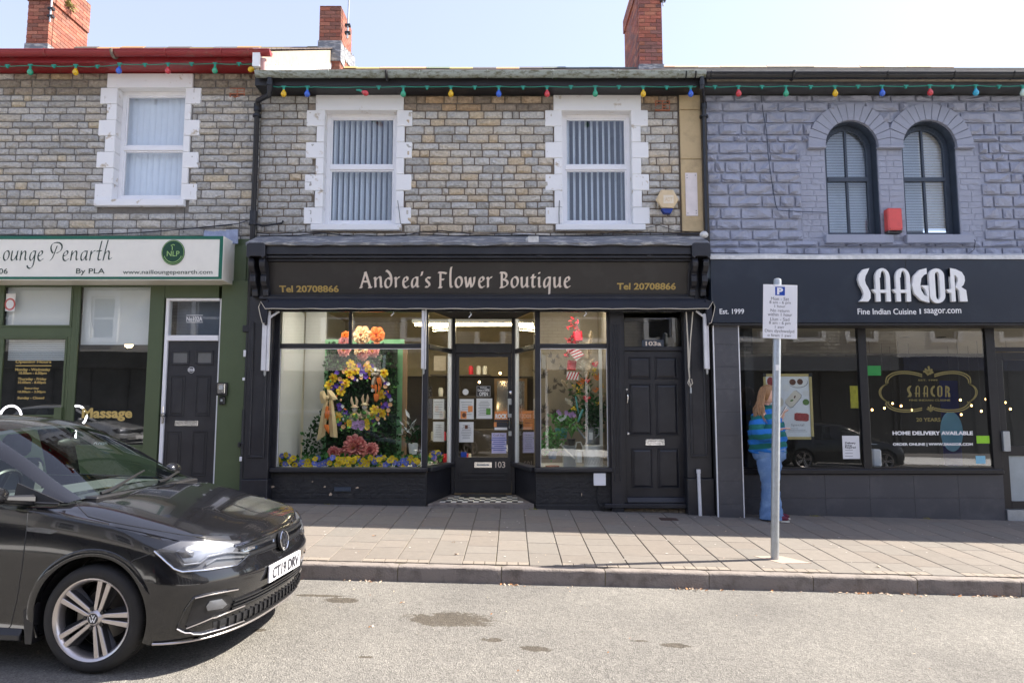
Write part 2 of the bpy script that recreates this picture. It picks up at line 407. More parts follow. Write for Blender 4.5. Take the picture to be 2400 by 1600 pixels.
BRB = [stone_mesh('brick', M['blue_grey_s'], 90+k, prot=.012, rough=.001, rnd_=.02, edge_=.005) for k in range(5)]
def add_mesh(mb, me, mtx):
 off = len(mb.bm.verts); t = bmesh.new(); t.from_mesh(me); t.transform(mtx)
 mm = bpy.data.meshes.new('x'); t.to_mesh(mm); t.free(); mb.bm.from_mesh(mm); bpy.data.meshes.remove(mm)
def backing(x0, x1, z0, z1, holes, m, parent, th=.3, Y=WY, name='wall'):
 xs = sorted({x0, x1, *[h[0] for h in holes], *[h[1] for h in holes]}); zs = sorted({z0, z1, *[h[2] for h in holes], *[h[3] for h in holes]})
 b = MB()
 for i in range(len(xs)-1):
  for k in range(len(zs)-1):
   cx, cz = (xs[i]+xs[i+1])/2, (zs[k]+zs[k+1])/2
   if any(h[0] < cx < h[1] and h[2] < cz < h[3] for h in holes): continue
   b.box(xs[i], xs[i+1], Y, Y+th, zs[k], zs[k+1])
 bmesh.ops.remove_doubles(b.bm, verts=b.bm.verts[:], dist=1e-5)
 # drop the doubled inner faces
 seen = {}
 for f in b.bm.faces[:]:
  key = tuple(sorted(v.index for v in f.verts)); seen.setdefault(key, []).append(f)
 b.bm.verts.index_update(); seen = {}
 for f in b.bm.faces[:]: seen.setdefault(tuple(sorted(v.index for v in f.verts)), []).append(f)
 for fs in seen.values():
  if len(fs) > 1:
   for f in fs: b.bm.faces.remove(f)
 return b.build(name, m, parent)
def lay(parent, x0, x1, z0, z1, rows, lens, skip, colf, meshes, gap=.014, Y=WY, name='stone', minl=.06, maxn=300, key=None, restm=None):
 st = []; z = z1; r = rnd
 while z > z0+.02:
  h = r.choice(rows)*r.uniform(.95, 1.05)
  if z-h < z0-.03: h = z-z0
  if h < .03: break
  x = x0-r.uniform(0, .1)
  while x < x1:
   l = r.uniform(*lens)
   if r.random() < .2: l *= .6
   a, b_ = max(x, x0), min(x+l, x1)
   x += l
   segs = [(a, b_)]
   for (sx0, sx1, sz0, sz1) in skip:
    if sz0 < z-h/2 < sz1:
     segs = [q for s0, s1 in segs for q in ((s0, min(s1, sx0)), (max(s0, sx1), s1)) if q[1]-q[0] > .001]
   for s0, s1 in segs:
    if s1-s0 > minl: st.append(((s0+s1)/2, z-h/2, s1-s0-gap, h-gap))
  z -= h
 st.sort(key=key or (lambda s: abs(s[0])))
 rest = MB(); nrest = 0
 for i, (cx, cz, l, h) in enumerate(st):
  me = r.choice(meshes); c = colf(cx, cz)
  if i < maxn:
   o = place(name, me, (cx, Y, cz), parent, c); o.scale = (l*(1 if r.random() < .5 else -1), 1, h); o.rotation_euler = (0, r.uniform(-.012, .012), 0)
  else:
   nrest += 1; add_mesh(rest, me, Matrix.Translation((cx, Y, cz)) @ Matrix.Diagonal((l, 1, h, 1)))
 if nrest:
  o = rest.build(name+'s', restm or meshes[0].materials[0], parent, color=colf(x0, z0)); o['kind'] = 'stuff'
 else: rest.bm.free()
 return st
def tanness(cx): return .42 if -1.6 < cx < 1.5 else .1
def col_mid(cx, cz):
 k = rnd.uniform(.8, 1.2)
 if rnd.random() < tanness(cx): c = (.40, .345, .27) if rnd.random() < .5 else (.41, .38, .335)
 else: c = (.29, .295, .30) if rnd.random() < .6 else (.34, .33, .31)
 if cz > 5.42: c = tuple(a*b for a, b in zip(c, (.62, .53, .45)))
 k = min(k, .6/max(c)/1.8)
 return tuple(a*k*q for a, q in zip(c, (1.75, 1.68, 1.56)))
def col_left(cx, cz):
 k = rnd.uniform(.8, 1.12)
 c = rnd.choice([(.262, .26, .256)]*6+[(.275, .268, .258)]*5+[(.3, .28, .25)]*2+[(.35, .305, .235)])
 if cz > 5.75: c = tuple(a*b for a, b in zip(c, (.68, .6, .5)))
 k = min(k, .58/max(c)/1.9)
 return tuple(a*k*q for a, q in zip(c, (1.82, 1.8, 1.74)))
X1 = fx(610, 330, WY); X2 = fx(1647, 400, WY)
ZE_L, ZE_M = fz(173, WY), fz(225, WY)
house_l = empty('terraced_house', (-6, WY, 0), 'grey stone terraced house with red gutter above the green nail salon shopfront', 'house', 'terraced houses of the shopping street')
house_m = empty('terraced_house', (0, WY, 0), 'grey and tan stone house with two white windows above the black flower shop', 'house', 'terraced houses of the shopping street')
house_r = empty('terraced_house', (6, WY, 0), 'blue grey painted stone house with arched windows above the restaurant', 'house', 'terraced houses of the shopping street')
# rectangular windows with white painted quoins
def stone_window(house, wall, lint, open_, sill, rows, wideL, wideR, narrowL, narrowR, frame_px, mid_px, glassm, blindgap, botframe):
 """all numbers are photograph pixels on the wall plane"""
 ox0, ox1, oz0, oz1 = rect(open_[0], open_[1], open_[2], open_[3], WY)
 lx0, lx1, _, _ = rect(lint[0], lint[1], lint[2], lint[3], WY); lz0, lz1 = oz1, fz(lint[1], WY)
 box('lintel', (lx0, lx1, WY-.04, WY+.12, lz0, lz1-.003), M['white_render'], wall, bevel=.006)
 sx0, sx1, _, _ = rect(sill[0], sill[1], sill[2], sill[3], WY); sz0, sz1 = fz(sill[3], WY), fz(sill[1], WY)
 box('sill', (sx0, sx1, WY-.075, WY+.15, sz0, sz1), M['white_render'], wall, bevel=.008)
 n = len(rows)-1
 for i in range(n):
  za, zb = fz(rows[i+1], WY), fz(rows[i], WY)
  pm = (rows[i]+rows[i+1])/2
  wl, wr = (wideL, wideR) if i % 2 == 0 else (narrowL, narrowR)
  sh = .014 if i % 2 else 0
  box('quoin', (ox0-wl, ox0, WY-.036+rnd.uniform(-.003, .003), WY+.14, za+.002, zb-.002), M['white_render'], wall, bevel=.006)
  box('quoin', (ox1, ox1+wr, WY-.036+rnd.uniform(-.003, .003), WY+.14, za+.002, zb-.002), M['white_render'], wall, bevel=.006)
 # frame
 YF = WY+.1; fw = .055
 fz1 = oz1-.0; fz0 = sz1+.004
 f = MB()
 f.box(ox0, ox0+fw, YF, YF+.06, fz0, fz1); f.box(ox1-fw, ox1, YF, YF+.06, fz0, fz1)
 f.box(ox0+fw, ox1-fw, YF, YF+.06, fz1-fw, fz1); f.box(ox0+fw, ox1-fw, YF, YF+.06, fz0, fz0+fw+botframe)
 w = f.build('window', M['upvc'], house, bevel=.004)
 zm = fz(mid_px, YF)
 box('rail', (ox0+fw-.004, ox1-fw+.004, YF-.008, YF+.05, zm-.035, zm+.03), M['upvc'], w, bevel=.006)
 # sash beads
 for (a, b_) in ((fz0+fw+botframe, zm-.035), (zm+.03, fz1-fw)):
  s = MB(); t = .022
  s.box(ox0+fw, ox0+fw+t, YF+.012, YF+.05, a, b_); s.box(ox1-fw-t, ox1-fw, YF+.012, YF+.05, a, b_); s.box(ox0+fw+t, ox1-fw-t, YF+.012, YF+.05, b_-t, b_); s.box(ox0+fw+t, ox1-fw-t, YF+.012, YF+.05, a, a+t)
  s.build('sash', M['upvc'], w, bevel=.003)
  box('pane', (ox0+fw+t-.003, ox1-fw-t+.003, YF+.028, YF+.034, a+t-.003, b_-t+.003), glassm, w)
 YB = YF+.14
 x = ox0-.06
 sw = .089
 while x < ox1+.06:
  a = R(blindgap[0]); c, s_ = math.cos(a)*sw/2, math.sin(a)*sw/2
  b = MB(); n_ = 5
  lo = []; hi = []
  for k in range(n_+1):
   u = k/n_*2-1; bow = .006*(1-u*u)
   p = (x+c*u+s_*bow/.045*.0, YB+s_*u-bow)
   lo.append(b.bm.verts.new((p[0], p[1], fz0+.05))); hi.append(b.bm.verts.new((p[0], p[1], fz1+.02)))
  for k in range(n_): b.bm.faces.new((lo[k], lo[k+1], hi[k+1], hi[k]))
  b.build('blind_slat', M['blind'], w, smooth=True)
  x += blindgap[1]
 room = MB()
 room.box(ox0-.3, ox1+.3, YB+1.2, YB+1.3, oz0-.4, oz1+.3)
 room.box(ox0-.3, ox1+.3, WY+.3, YB+1.2, oz1+.2, oz1+.3); room.box(ox0-.3, ox1+.3, WY+.3, YB+1.2, oz0-.4, oz0-.3)
 room.box(ox0-.4, ox0-.3, WY+.3, YB+1.3, oz0-.4, oz1+.3); room.box(ox1+.3, ox1+.4, WY+.3, YB+1.3, oz0-.4, oz1+.3)
 room.build('room', M['room'], w)
 return (ox0, ox1, sz0, lz1)
M['room'] = mat('room_wall', (.2, .22, .28), .9)
c1 = lambda x, y: (x/2.904, y/2.904)
wl = 0.0
# left house wall
oxl = rect(790/2.904, 605/2.904, 1255/2.904, 1365/2.904, WY); lxl = rect(740/2.904, 508/2.904, 1320/2.904, 605/2.904, WY)
hole_l = (oxl[0]-.02, oxl[1]+.02, fz(1410/2.904, WY)+.02, fz(605/2.904, WY)+.02)
ZB = 3.35
wall_l = backing(-13, X1, ZB, ZE_L, [hole_l], M['mortar_grey'], house_l)
rowsL = [q/2.904 for q in (605, 715, 823, 930, 1040, 1148, 1255, 1365)]
stone_window(house_l, wall_l, [q/2.904 for q in (740, 508, 1320, 605)], [q/2.904 for q in (790, 605, 1255, 1365)], [q/2.904 for q in (658, 1365, 1265, 1410)], rowsL, .24, .215, .14, .085, None, 1010/2.904, M['glass_up'], (10, .087), .03)
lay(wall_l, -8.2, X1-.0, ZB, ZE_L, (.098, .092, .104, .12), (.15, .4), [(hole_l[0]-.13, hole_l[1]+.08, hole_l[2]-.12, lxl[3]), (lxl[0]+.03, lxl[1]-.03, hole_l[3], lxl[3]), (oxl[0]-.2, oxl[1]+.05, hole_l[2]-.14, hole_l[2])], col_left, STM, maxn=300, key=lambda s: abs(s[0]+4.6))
# middle house wall
W1o = [q for q in (1175/5.88+560, 160+595/5.88, 800+375/2.904, 527)]      # opening px: x0,y0,x1,y1
W2o = [800+1503/2.904, 262, 800+1975/2.904, 527]
rowsM = [q/2.904 for q in (757, 866, 974, 1082, 1192, 1302, 1416)]+[526]
h1 = rect(*W1o, WY); h2 = rect(*W2o, WY)
WXW1 = (h1[0], h1[1]);
hole1 = (h1[0]-.02, h1[1]+.02, fz(541, WY)+.02, h1[3]+.02); hole2 = (h2[0]-.02, h2[1]+.02, fz(541, WY)+.02, h2[3]+.02)
wall_m = backing(X1, X2, ZB, ZE_M+.02, [hole1, hole2], M['mortar'], house_m)
stone_window(house_m, wall_m, (742, 225, 947, 262), W1o, (731, 528, 942, 542), rowsM, .255, .215, .11, .11, None, 1140/2.904, M['glass_up'], (67, .078), .02)
stone_window(house_m, wall_m, (1297, 225, 1501, 262), W2o, (1302, 528, 1511, 542), rowsM, .235, .235, .11, .13, None, 1140/2.904, M['glass_up'], (62, .084), .02)
lt1 = rect(742, 225, 947, 262, WY); lt2 = rect(1297, 225, 1501, 262, WY)
sk = []
for h_, lt in ((hole1, lt1), (hole2, lt2)):
 sk += [(h_[0]-.1, h_[1]+.1, h_[2]-.1, h_[3]), (lt[0]+.02, lt[1]-.02, h_[3], 9)]
XPIL = fx(1592, 400, WY)
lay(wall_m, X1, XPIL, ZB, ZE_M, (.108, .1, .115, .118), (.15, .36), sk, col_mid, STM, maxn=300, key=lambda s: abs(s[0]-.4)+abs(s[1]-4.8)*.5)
# buff stone pilaster between the middle and right house
M['buff'] = mat('buff_sandstone', (.55, .42, .24), .85, var=.15, vs=5, bump=.004, bs=30, col2=(.36, .27, .16), mask=(.5, .8))
pil = box('pilaster', (XPIL+.01, X2-.02, WY-.03, WY+.2, ZB, ZE_M), M['mortar'], house_m)
pz = [fz(q, WY) for q in (226, 261, 376, 545)]
for i in range(3): box('stone', (XPIL+.012, X2-.024, WY-.05, WY-.02, pz[i+1]+.004, pz[i]-.004), M['buff'], pil, bevel=.006)
# right house wall with two arched openings
A = []
for (pl, pr) in ((1932, 2054.5), (2113, 2238)):
 A.append((fx(pl, 344, WY), fx(pr, 344, WY)))
ZSP = fz(344, WY); ZB2 = fz(551, WY)
holes_r = [(a, b_, ZB2, ZSP+(b_-a)/2) for a, b_ in A]
wall_r = backing(X2, 13, ZB, ZE_M+.02, holes_r, M['blue_grey_s'], house_r)
sp = MB()
for a, b_ in A:
 r_ = (b_-a)/2; cx = (a+b_)/2; n = 14
 for s_ in (-1, 1):
  pts = [(cx+s_*r_, WY, ZSP+r_)]+[(cx+s_*r_*math.cos(k/n*math.pi/2), WY, ZSP+r_*math.sin(k/n*math.pi/2)) for k in range(n+1)]
  for k in range(1, len(pts)-1): sp.prism([pts[0], pts[k], pts[k+1]], (0, .3, 0))
bmesh.ops.remove_doubles(sp.bm, verts=sp.bm.verts[:], dist=1e-5)
sp.build('spandrel', M['blue_grey_s'], wall_r)
RO = (fx(1993, 344, WY)-fx(1891, 344, WY))
def in_ring(cx, cz, pad=0):
 return any(((cx-(a+b_)/2)**2+(cz-ZSP)**2)**.5 < RO+pad for a, b_ in A)
for a, b_ in A:
 cx = (a+b_)/2; r_ = (b_-a)/2; nv = 15
 for k in range(nv):
  t0, t1 = math.pi*k/nv+.006, math.pi*(k+1)/nv-.006; pts = []
  pr = .05+rnd.uniform(-.004, .004)
  ro = RO if (a == A[0][0]) == (math.cos((t0+t1)/2) < .3) or True else RO
  for t in (t0, (t0+t1)/2, t1): pts.append((cx+r_*math.cos(t), WY-pr, ZSP+r_*math.sin(t)))
  for t in (t1, (t0+t1)/2, t0):
   R_o = RO
   X_ = cx+R_o*math.cos(t)
   mid = (A[0][1]+A[1][0])/2
   if a == A[0][0] and X_ > mid-.003: R_o = (mid-.003-cx)/math.cos(t);
   if a == A[1][0] and X_ < mid+.003: R_o = (mid+.003-cx)/math.cos(t)
   pts.append((cx+R_o*math.cos(t), WY-pr, ZSP+R_o*math.sin(t)))
  MB().prism(pts, (0, pr-.002, 0)).build('voussoir', M['blue_grey_s'], wall_r, bevel=.003)
zl = ZSP-.006
for (u, v) in ((A[0][0]-(RO-(A[0][1]-A[0][0])/2), A[0][0]), (A[0][1], A[1][0]), (A[1][1], A[1][1]+(RO-(A[1][1]-A[1][0])/2))):
 box('ledge', (u-.01, v, WY-.075, WY, zl-.035, zl), M['blue_grey_s'], wall_r, bevel=.005)
# smooth brick jambs
def colb(cx, cz): return (.36, .38, .485)
jl = fx(1876, 450, WY); jr = fx(2300, 450, WY); mid0, mid1 = A[0][1], A[1][0]
lay(wall_r, jl, A[0][0]-.004, ZB2-.12, zl-.04, (.083,), (.16, .27), [], colb, BRB, gap=.006, name='brick', minl=.03, maxn=50, restm=M['blue_grey_s'])
lay(wall_r, mid0+.004, mid1-.004, ZB2-.02, zl-.04, (.083,), (.16, .24), [], colb, BRB, gap=.006, name='brick', minl=.03, maxn=50, restm=M['blue_grey_s'])
lay(wall_r, A[1][1]+.004, jr, ZB2-.12, zl-.04, (.083,), (.16, .27), [], colb, BRB, gap=.006, name='brick', minl=.03, maxn=60, restm=M['blue_grey_s'])
st = []
ring_skips = []
for k in range(40):
 z0_ = ZSP+k*.05
 for a, b_ in A:
  cx = (a+b_)/2; dz = z0_+.025-ZSP
  if dz < RO: w = math.sqrt(RO*RO-dz*dz); ring_skips.append((cx-w+.02, cx+w-.02, z0_, z0_+.05))
lay(wall_r, X2+.02, 8.6, ZB, ZE_M, (.165, .15, .172, .17, .1), (.2, .48), ring_skips+[(jl+.01, jr-.01, ZB2-.11, ZSP)], colb, STB, gap=.024, maxn=190, key=lambda s: abs(s[0]-4.5))
# sills and sash windows in the arches
for ai, (a, b_) in enumerate(A):
 s0, s1 = ((1929, 2086), (2117, 2272))[ai]
 box('sill', (fx(s0, 563, WY), fx(s1, 563, WY), WY-.1, WY+.16, fz(573, WY), fz(553, WY)), M['blue_grey_s'], wall_r, bevel=.008)
 cx = (a+b_)/2; r_ = (b_-a)/2
 YF = WY+.13; n = 20
 def outline(rr, zb):
  return [(cx-rr, zb)]+[(cx-rr*math.cos(math.pi*k/n), ZSP+rr*math.sin(math.pi*k/n)) for k in range(n+1)]+[(cx+rr, zb)]
 def ring(r0, r1, zb0, zb1, y0, y1):
  m_ = MB(); o1 = outline(r0, zb0); o2 = outline(r1, zb1)
  for k in range(len(o1)-1):
   p = [o1[k], o1[k+1], o2[k+1], o2[k]]
   m_.hexa([(q[0], y0, q[1]) for q in p]+[(q[0], y1, q[1]) for q in p])
  return m_
 # dark painted reveal lining
 ring(r_-.001, r_-.012, ZB2, ZB2, WY-.002, YF+.05).build('reveal', M['navy'], wall_r)
 w = ring(r_-.012, r_-.085, ZB2+.01, ZB2+.01, YF, YF+.05).box(cx-r_+.085, cx+r_-.085, YF, YF+.05, ZB2+.012, ZB2+.07).build('window', M['navy'], house_r, bevel=.004)
 zm = fz(421, YF)
 box('rail', (cx-r_+.08, cx+r_-.08, YF-.012, YF+.045, zm-.03, zm+.03), M['navy'], w, bevel=.004)
 box('glazing_bar', (cx-.014, cx+.014, YF+.005, YF+.045, zm+.03, ZSP+r_-.085), M['navy'], w)
 box('glazing_bar', (cx-.014, cx+.014, YF+.005, YF+.045, ZB2+.07, zm-.03), M['navy'], w)
 rr = r_-.08
 pts = [(cx-rr, YF+.03, zm)]+[(cx-rr*math.cos(math.pi*k/n), YF+.03, ZSP+rr*math.sin(math.pi*k/n)) for k in range(n+1)]+[(cx+rr, YF+.03, zm)]
 MB().prism(pts, (0, .004, 0)).build('pane', M['glass_up2'] if 'glass_up2' in M else M.setdefault('glass_up2', glass('arched_window_glass', (.93, .96, .99), 1.9, wav=.0005)), w)
 box('pane', (cx-rr, cx+rr, YF+.03, YF+.034, ZB2+.05, zm), M['glass_up2'], w)
 vb = MB(); z = ZB2+.03+.1*ai
 while z < ZSP+r_:
  vb.hexa([(cx-r_, YF+.13, z), (cx+r_, YF+.13, z), (cx+r_, YF+.145, z+.018), (cx-r_, YF+.145, z+.018), (cx-r_, YF+.13, z+.001), (cx+r_, YF+.13, z+.001), (cx+r_, YF+.145, z+.019), (cx-r_, YF+.145, z+.019)]); z += .0235
 o = vb.build('venetian_blind', M['blind'], w); o['kind'] = 'stuff'
 room = MB(); room.box(a-.3, b_+.3, YF+1.2, YF+1.3, ZB2-.3, ZSP+.7).box(a-.3, b_+.3, WY+.3, YF+1.2, ZB2-.35, ZB2-.3).box(a-.3, b_+.3, WY+.3, YF+1.2, ZSP+.7, ZSP+.75)
 room.build('room', M['room'], w)
# air bricks
def air_brick(wall, px0, py0, px1, py1):
 x0, x1, z0, z1 = rect(px0, py0, px1, py1, WY-.03)
 b = MB(); Y = WY-.032; t = .012; b.box(x0, x1, Y, Y+.03, z0, z0+t).box(x0, x1, Y, Y+.03, z1-t, z1).box(x0, x0+t, Y, Y+.03, z0+t, z1-t).box(x1-t, x1, Y, Y+.03, z0+t, z1-t).box((x0+x1)/2-t/2, (x0+x1)/2+t/2, Y, Y+.03, z0+t, z1-t)
 n = 3
 for k in range(1, n): zz = lerp(z0+t, z1-t, k/n); b.box(x0+t, x1-t, Y+.002, Y+.03, zz-.006, zz+.006)
 o = b.build('air_brick', M['terracotta'], wall); box('air_brick_recess', (x0+.002, x1-.002, Y+.026, Y+.034, z0+.002, z1-.002), M['dark'], wall)
air_brick(wall_l, 1563/2.904, 600/2.904, 1665/2.904, 660/2.904)
air_brick(wall_m, 800+2137/2.904, 685/2.904, 800+2237/2.904, 752/2.904)
# ------------------------------------------------------------------ eaves, gutters, roofs
RY = 12.75
def roof(house, xa, xb, ze_px, ridge_px, Yg, col, tcol, tl=.3):
 ze = fz(ze_px, Yg); zr = fz(ridge_px, RY)
 b = MB(); n = 15; x0, x1 = xa, xb
 for k in range(n):
  ya, yb = lerp(Yg, RY, k/n), lerp(Yg, RY, (k+1)/n); za, zb = lerp(ze, zr, k/n), lerp(ze, zr, (k+1)/n)
  b.hexa([(x0, ya, za-.03), (x1, ya, za-.03), (x1, yb, zb-.04), (x0, yb, zb-.04), (x0, ya, za+.012), (x1, ya, za+.012), (x1, yb+.0, zb+.001), (x0, yb, zb+.001)])
 b.hexa([(x0, RY, zr-.04), (x1, RY, zr-.04), (x1, RY+4, ze-.04), (x0, RY+4, ze-.04), (x0, RY, zr), (x1, RY, zr), (x1, RY+4, ze), (x0, RY+4, ze)])
 o = b.build('roof', M['slate'], house, color=col)
 # verge slates along the front edge, each one a piece
 x = x0+.01; i = 0
 while x < x1-.1:
  if abs(x) < 7:
   t = box('slate', (x+.002, x+tl-.004, Yg-.03, Yg+.22, ze+.006, ze+.02), M['slate'], o, color=tuple(c*rnd.uniform(.7, 1.25) for c in col)); t.rotation_euler = (math.atan((zr-ze)/(RY-Yg)), 0, 0)
   t.location.z += .045
  x += tl
 x = x0+.02; i = 0
 while x < x1-.2:
  if abs(x) < 8.5:
   c = tcol(i); l = .45
   pr = [(-.16, -.1), (-.09, -.035), (0, .0), (.09, -.035), (.16, -.1), (.13, -.11), (0, -.05), (-.13, -.11)]
   dz = rnd.uniform(.03, .05)
   m_ = MB(); m_.prism([(x+.004, RY+p[0], zr+p[1]+dz) for p in pr], (l-.008, 0, 0)); m_.build('ridge_tile', M['brick'], o, color=c)
  x += .45; i += 1
 return o, ze, zr
def tc_l(i): return random.Random(i).choice([(.12, .1, .08), (.16, .13, .06), (.14, .13, .12), (.4, .22, .1)])
def tc_m(i): return random.Random(i+3).choice([(.45, .24, .12), (.42, .34, .14), (.2, .24, .16), (.12, .11, .11), (.48, .3, .16)]) if i < 9 else (.15, .17, .15)
def tc_r(i): return random.Random(i).choice([(.5, .4, .3), (.48, .36, .27), (.4, .36, .3)])
YG = 8.93
roof_l, zel, zrl = roof(house_l, -13, X1+.05, 119, 116, YG-.1, (.2, .15, .12), tc_l)
roof_m, zem, zrm = roof(house_m, X1+.05, X2, 171, 163, YG-.1, (.17, .12, .11), tc_m)
roof_r, zer, zrr = roof(house_r, X2, 13, 173, 160, YG-.1, (.26, .24, .21), tc_r)
def gutter(house, xa, xb, py0, py1, m, brk, Y=8.85):
 z1, z0 = fz(py0, Y), fz(py1, Y-.05); r = (z1-z0)/2*1.0; r = min(r, .062)
 zc = z1; b = MB(); n = 10; rings = []
 nx = 24
 for i in range(nx+1):
  x = lerp(xa, xb, i/nx); wob_ = .003*math.sin(i*1.7)
  rings.append([b.bm.verts.new((x, Y-r*math.cos(math.pi*k/n), zc+wob_-r*1.15*math.sin(math.pi*k/n))) for k in range(n+1)])
 for i in range(nx):
  for k in range(n): b.bm.faces.new((rings[i][k], rings[i+1][k], rings[i+1][k+1], rings[i][k+1]))
 for k in (0, n):
  b.tube([(xa, Y-r*math.cos(math.pi*k/n), zc), (xb, Y-r*math.cos(math.pi*k/n), zc)], .008, 6)
 g = b.build('gutter', m, house, smooth=True)
 for px in brk:
  x = fx(px, py0, Y); q = MB()
  q.tube([(x, Y-(r+.008)*math.cos(math.pi*k/8), zc+.01-(r*1.15+.008)*math.sin(math.pi*k/8)) for k in range(9)], .009, 6); q.build('bracket', m, g, smooth=True)
 # end stops
 for x in (xa, xb):
  MB().prism([(x, Y-r*math.cos(math.pi*k/n), zc-r*1.15*math.sin(math.pi*k/n)) for k in range(n+1)], (.006, 0, 0)).build('end_stop', m, g)
 return g, r, zc
gl, grl, gzl = gutter(house_l, -12, fx(634, 130, 8.85), 121, 138, M['red_paint'], [c/2.904 for c in (10, 320, 1135, 1515, 1700)])
gm, grm, gzm = gutter(house_m, fx(600, 177, 8.85), X2-.05, 171, 187, M['gutter_grey'], [661, 772, 984, 1142, 1295, 1447, 1588])
gr_, grr, gzr = gutter(house_r, X2-.04, 12, 174, 196, M['gutter_black'], [1606, 1628, 1664, 2075, 2232, 2370])
for (g, px, py, m) in ((gm, 905, 178, M['cable']), (gl, 260, 130, M['mortar']), (gr_, 1862, 185, M['gutter_black'])):
 x = fx(px, py, 8.78);
 MB().tube([(x, 8.85-.078*math.cos(math.pi*k/8), fz(172 if g is not gl else 121, 8.85)-.085*math.sin(math.pi*k/8)) for k in range(9)], .02, 6).build('joint_clip', m, g, smooth=True)
def eaves(house, xa, xb, zs, zt, m, Yf=8.95):
 box('fascia_board', (xa, xb, Yf-.02, Yf, zs-.004, zt), m, house, bevel=.003)
 box('soffit', (xa, xb, Yf, WY+.02, zs, zs+.02), m, house)
M['soffit_black'] = mat('black_eaves_paint', (.02, .02, .024), .5, var=.4, vs=6, col2=(.05, .1, .03), mask=(.68, .74), bump=.002, bs=20)
M['soffit_r'] = mat('dark_grey_eaves', (.06, .062, .065), .6, var=.3, vs=6)
eaves(house_l, -12, X1+.02, ZE_L, fz(138, 8.95)+.04, M['red_paint'])
eaves(house_m, X1+.02, X2-.0, ZE_M, fz(186, 8.95)+.03, M['soffit_black'])
eaves(house_r, X2+.002, 12, ZE_M+.003, fz(198, 8.95)+.03, M['soffit_r'])
# raised gable end of the left house where it stands above the middle roof
XG = X1+.055
M['render_old'] = mat('old_render', (.42, .36, .27), .9, var=.2, vs=10, bump=.006, bs=30, col2=(.25, .22, .17), mask=(.5, .75), scale3=(1, 4, 1))
pts = [(XG, 8.86, zem-.02), (XG, RY, zrm-.02), (XG, RY, zrl-.01), (XG, 8.86, zel+.0)]
gable = MB().prism(pts, (.045, 0, 0)).build('gable_wall', M['render_old'], house_l)
n = 34
for k in range(n):
 y0, y1 = lerp(8.9, RY, k/n), lerp(8.9, RY, (k+1)/n); z0 = lerp(zem, zrm, (k+.5)/n)+.03
 h = rnd.uniform(.07, .1)
 box('hanging_slate', (XG+.046, XG+.06, y0+.006, y1-.004, z0, z0+h), M['white_render'], gable)
n = 20
for k in range(n):
 y0, y1 = lerp(8.82, RY, k/n), lerp(8.82, RY, (k+1)/n); z0 = lerp(zel, zrl, (k+.5)/n)
 o = box('verge_slate', (XG-.1, XG+.075, y0-.01, y1, z0+.012, z0+.027), M['slate'], gable, color=(.13, .1, .09)); o.rotation_euler = (math.atan((zrl-zel)/(RY-8.82)), 0, 0)
box('barge_end', (XG-.03, XG+.07, 8.8, 8.87, zem+.08, zel+.02), M['white'], gable)
# chimneys
def chimney(house, xa, xb, ya, yb, zb, zt, cols, corbel=None, m=M['mortar']):
 core = box('chimney', (xa+.012, xb-.012, ya+.012, yb-.012, zb, zt-.01), m, house)
 bh = .075; z = zb; row = 0
 bm_cache = {}
 def bk(x0, x1, y0, y1, z0, z1):
  key = (round(x1-x0, 2), round(y1-y0, 2), round(z1-z0, 3))
  if key not in bm_cache:
   b = bmesh.new(); bmesh.ops.create_cube(b, size=1, matrix=Matrix.Diagonal((x1-x0, y1-y0, z1-z0, 1))); me = bpy.data.meshes.new('brick'); b.to_mesh(me); b.free(); me.materials.append(M['brick']); bm_cache[key] = me
  c = rnd.choice(cols); k = rnd.uniform(.75, 1.15)
  place('brick', bm_cache[key], ((x0+x1)/2, (y0+y1)/2, (z0+z1)/2), core, tuple(q*k for q in c))
 while z < zt-.01:
  e = 0
  if corbel and z > corbel: e = .03
  z1 = min(z+bh, zt)-.01
  # front face and the two ends
  nx = max(2, round((xb-xa)/.215)); off = row % 2
  cuts = [xa-e]+[lerp(xa, xb, (k+(.5 if off else 0))/nx) for k in range(0 if off else 1, nx)]+[xb+e]
  for k in range(len(cuts)-1): bk(cuts[k]+.005, cuts[k+1]-.005, ya-e, ya+.1, z, z1)
  ny = max(2, round((yb-ya)/.225))
  cuts = [ya+.11]+[lerp(ya, yb, (k+(.5 if not off else 0))/ny) for k in range(1, ny)]+[yb]
  for k in range(len(cuts)-1):
   bk(xb-.1, xb+e, cuts[k]+.005, cuts[k+1]-.005, z, z1); bk(xa-e, xa+.1, cuts[k]+.005, cuts[k+1]-.005, z, z1)
  z += bh; row += 1
 return core
BC = [(.33, .115, .075), (.27, .095, .065), (.36, .145, .095), (.25, .11, .08)]
def Zt(py, Y): return fz(py, Y)
yc = 12.35
cxa, cxb = fx(60, 100, yc), fx(112, 100, yc)
ch1 = chimney(house_l, cxa, cxb, yc, yc+1.15, fz(116, yc)-.3, fz(-70, yc), BC, corbel=fz(5, yc))
cxa2, cxb2 = fx(748, 60, yc), fx(799, 60, yc)
ch2 = chimney(house_m, cxa2, cxb2, yc, yc+.85, fz(160, yc)-.2, fz(13, yc), BC)
cxa3, cxb3 = fx(1498, 100, yc), fx(1553, 100, yc)
ch3 = chimney(house_m, cxa3, cxb3, yc, yc+1.6, fz(162, yc)-.2, fz(-60, yc), [(.36, .12, .08), (.28, .11, .09), (.4, .16, .1), (.25, .12, .1)], corbel=fz(-25, yc))
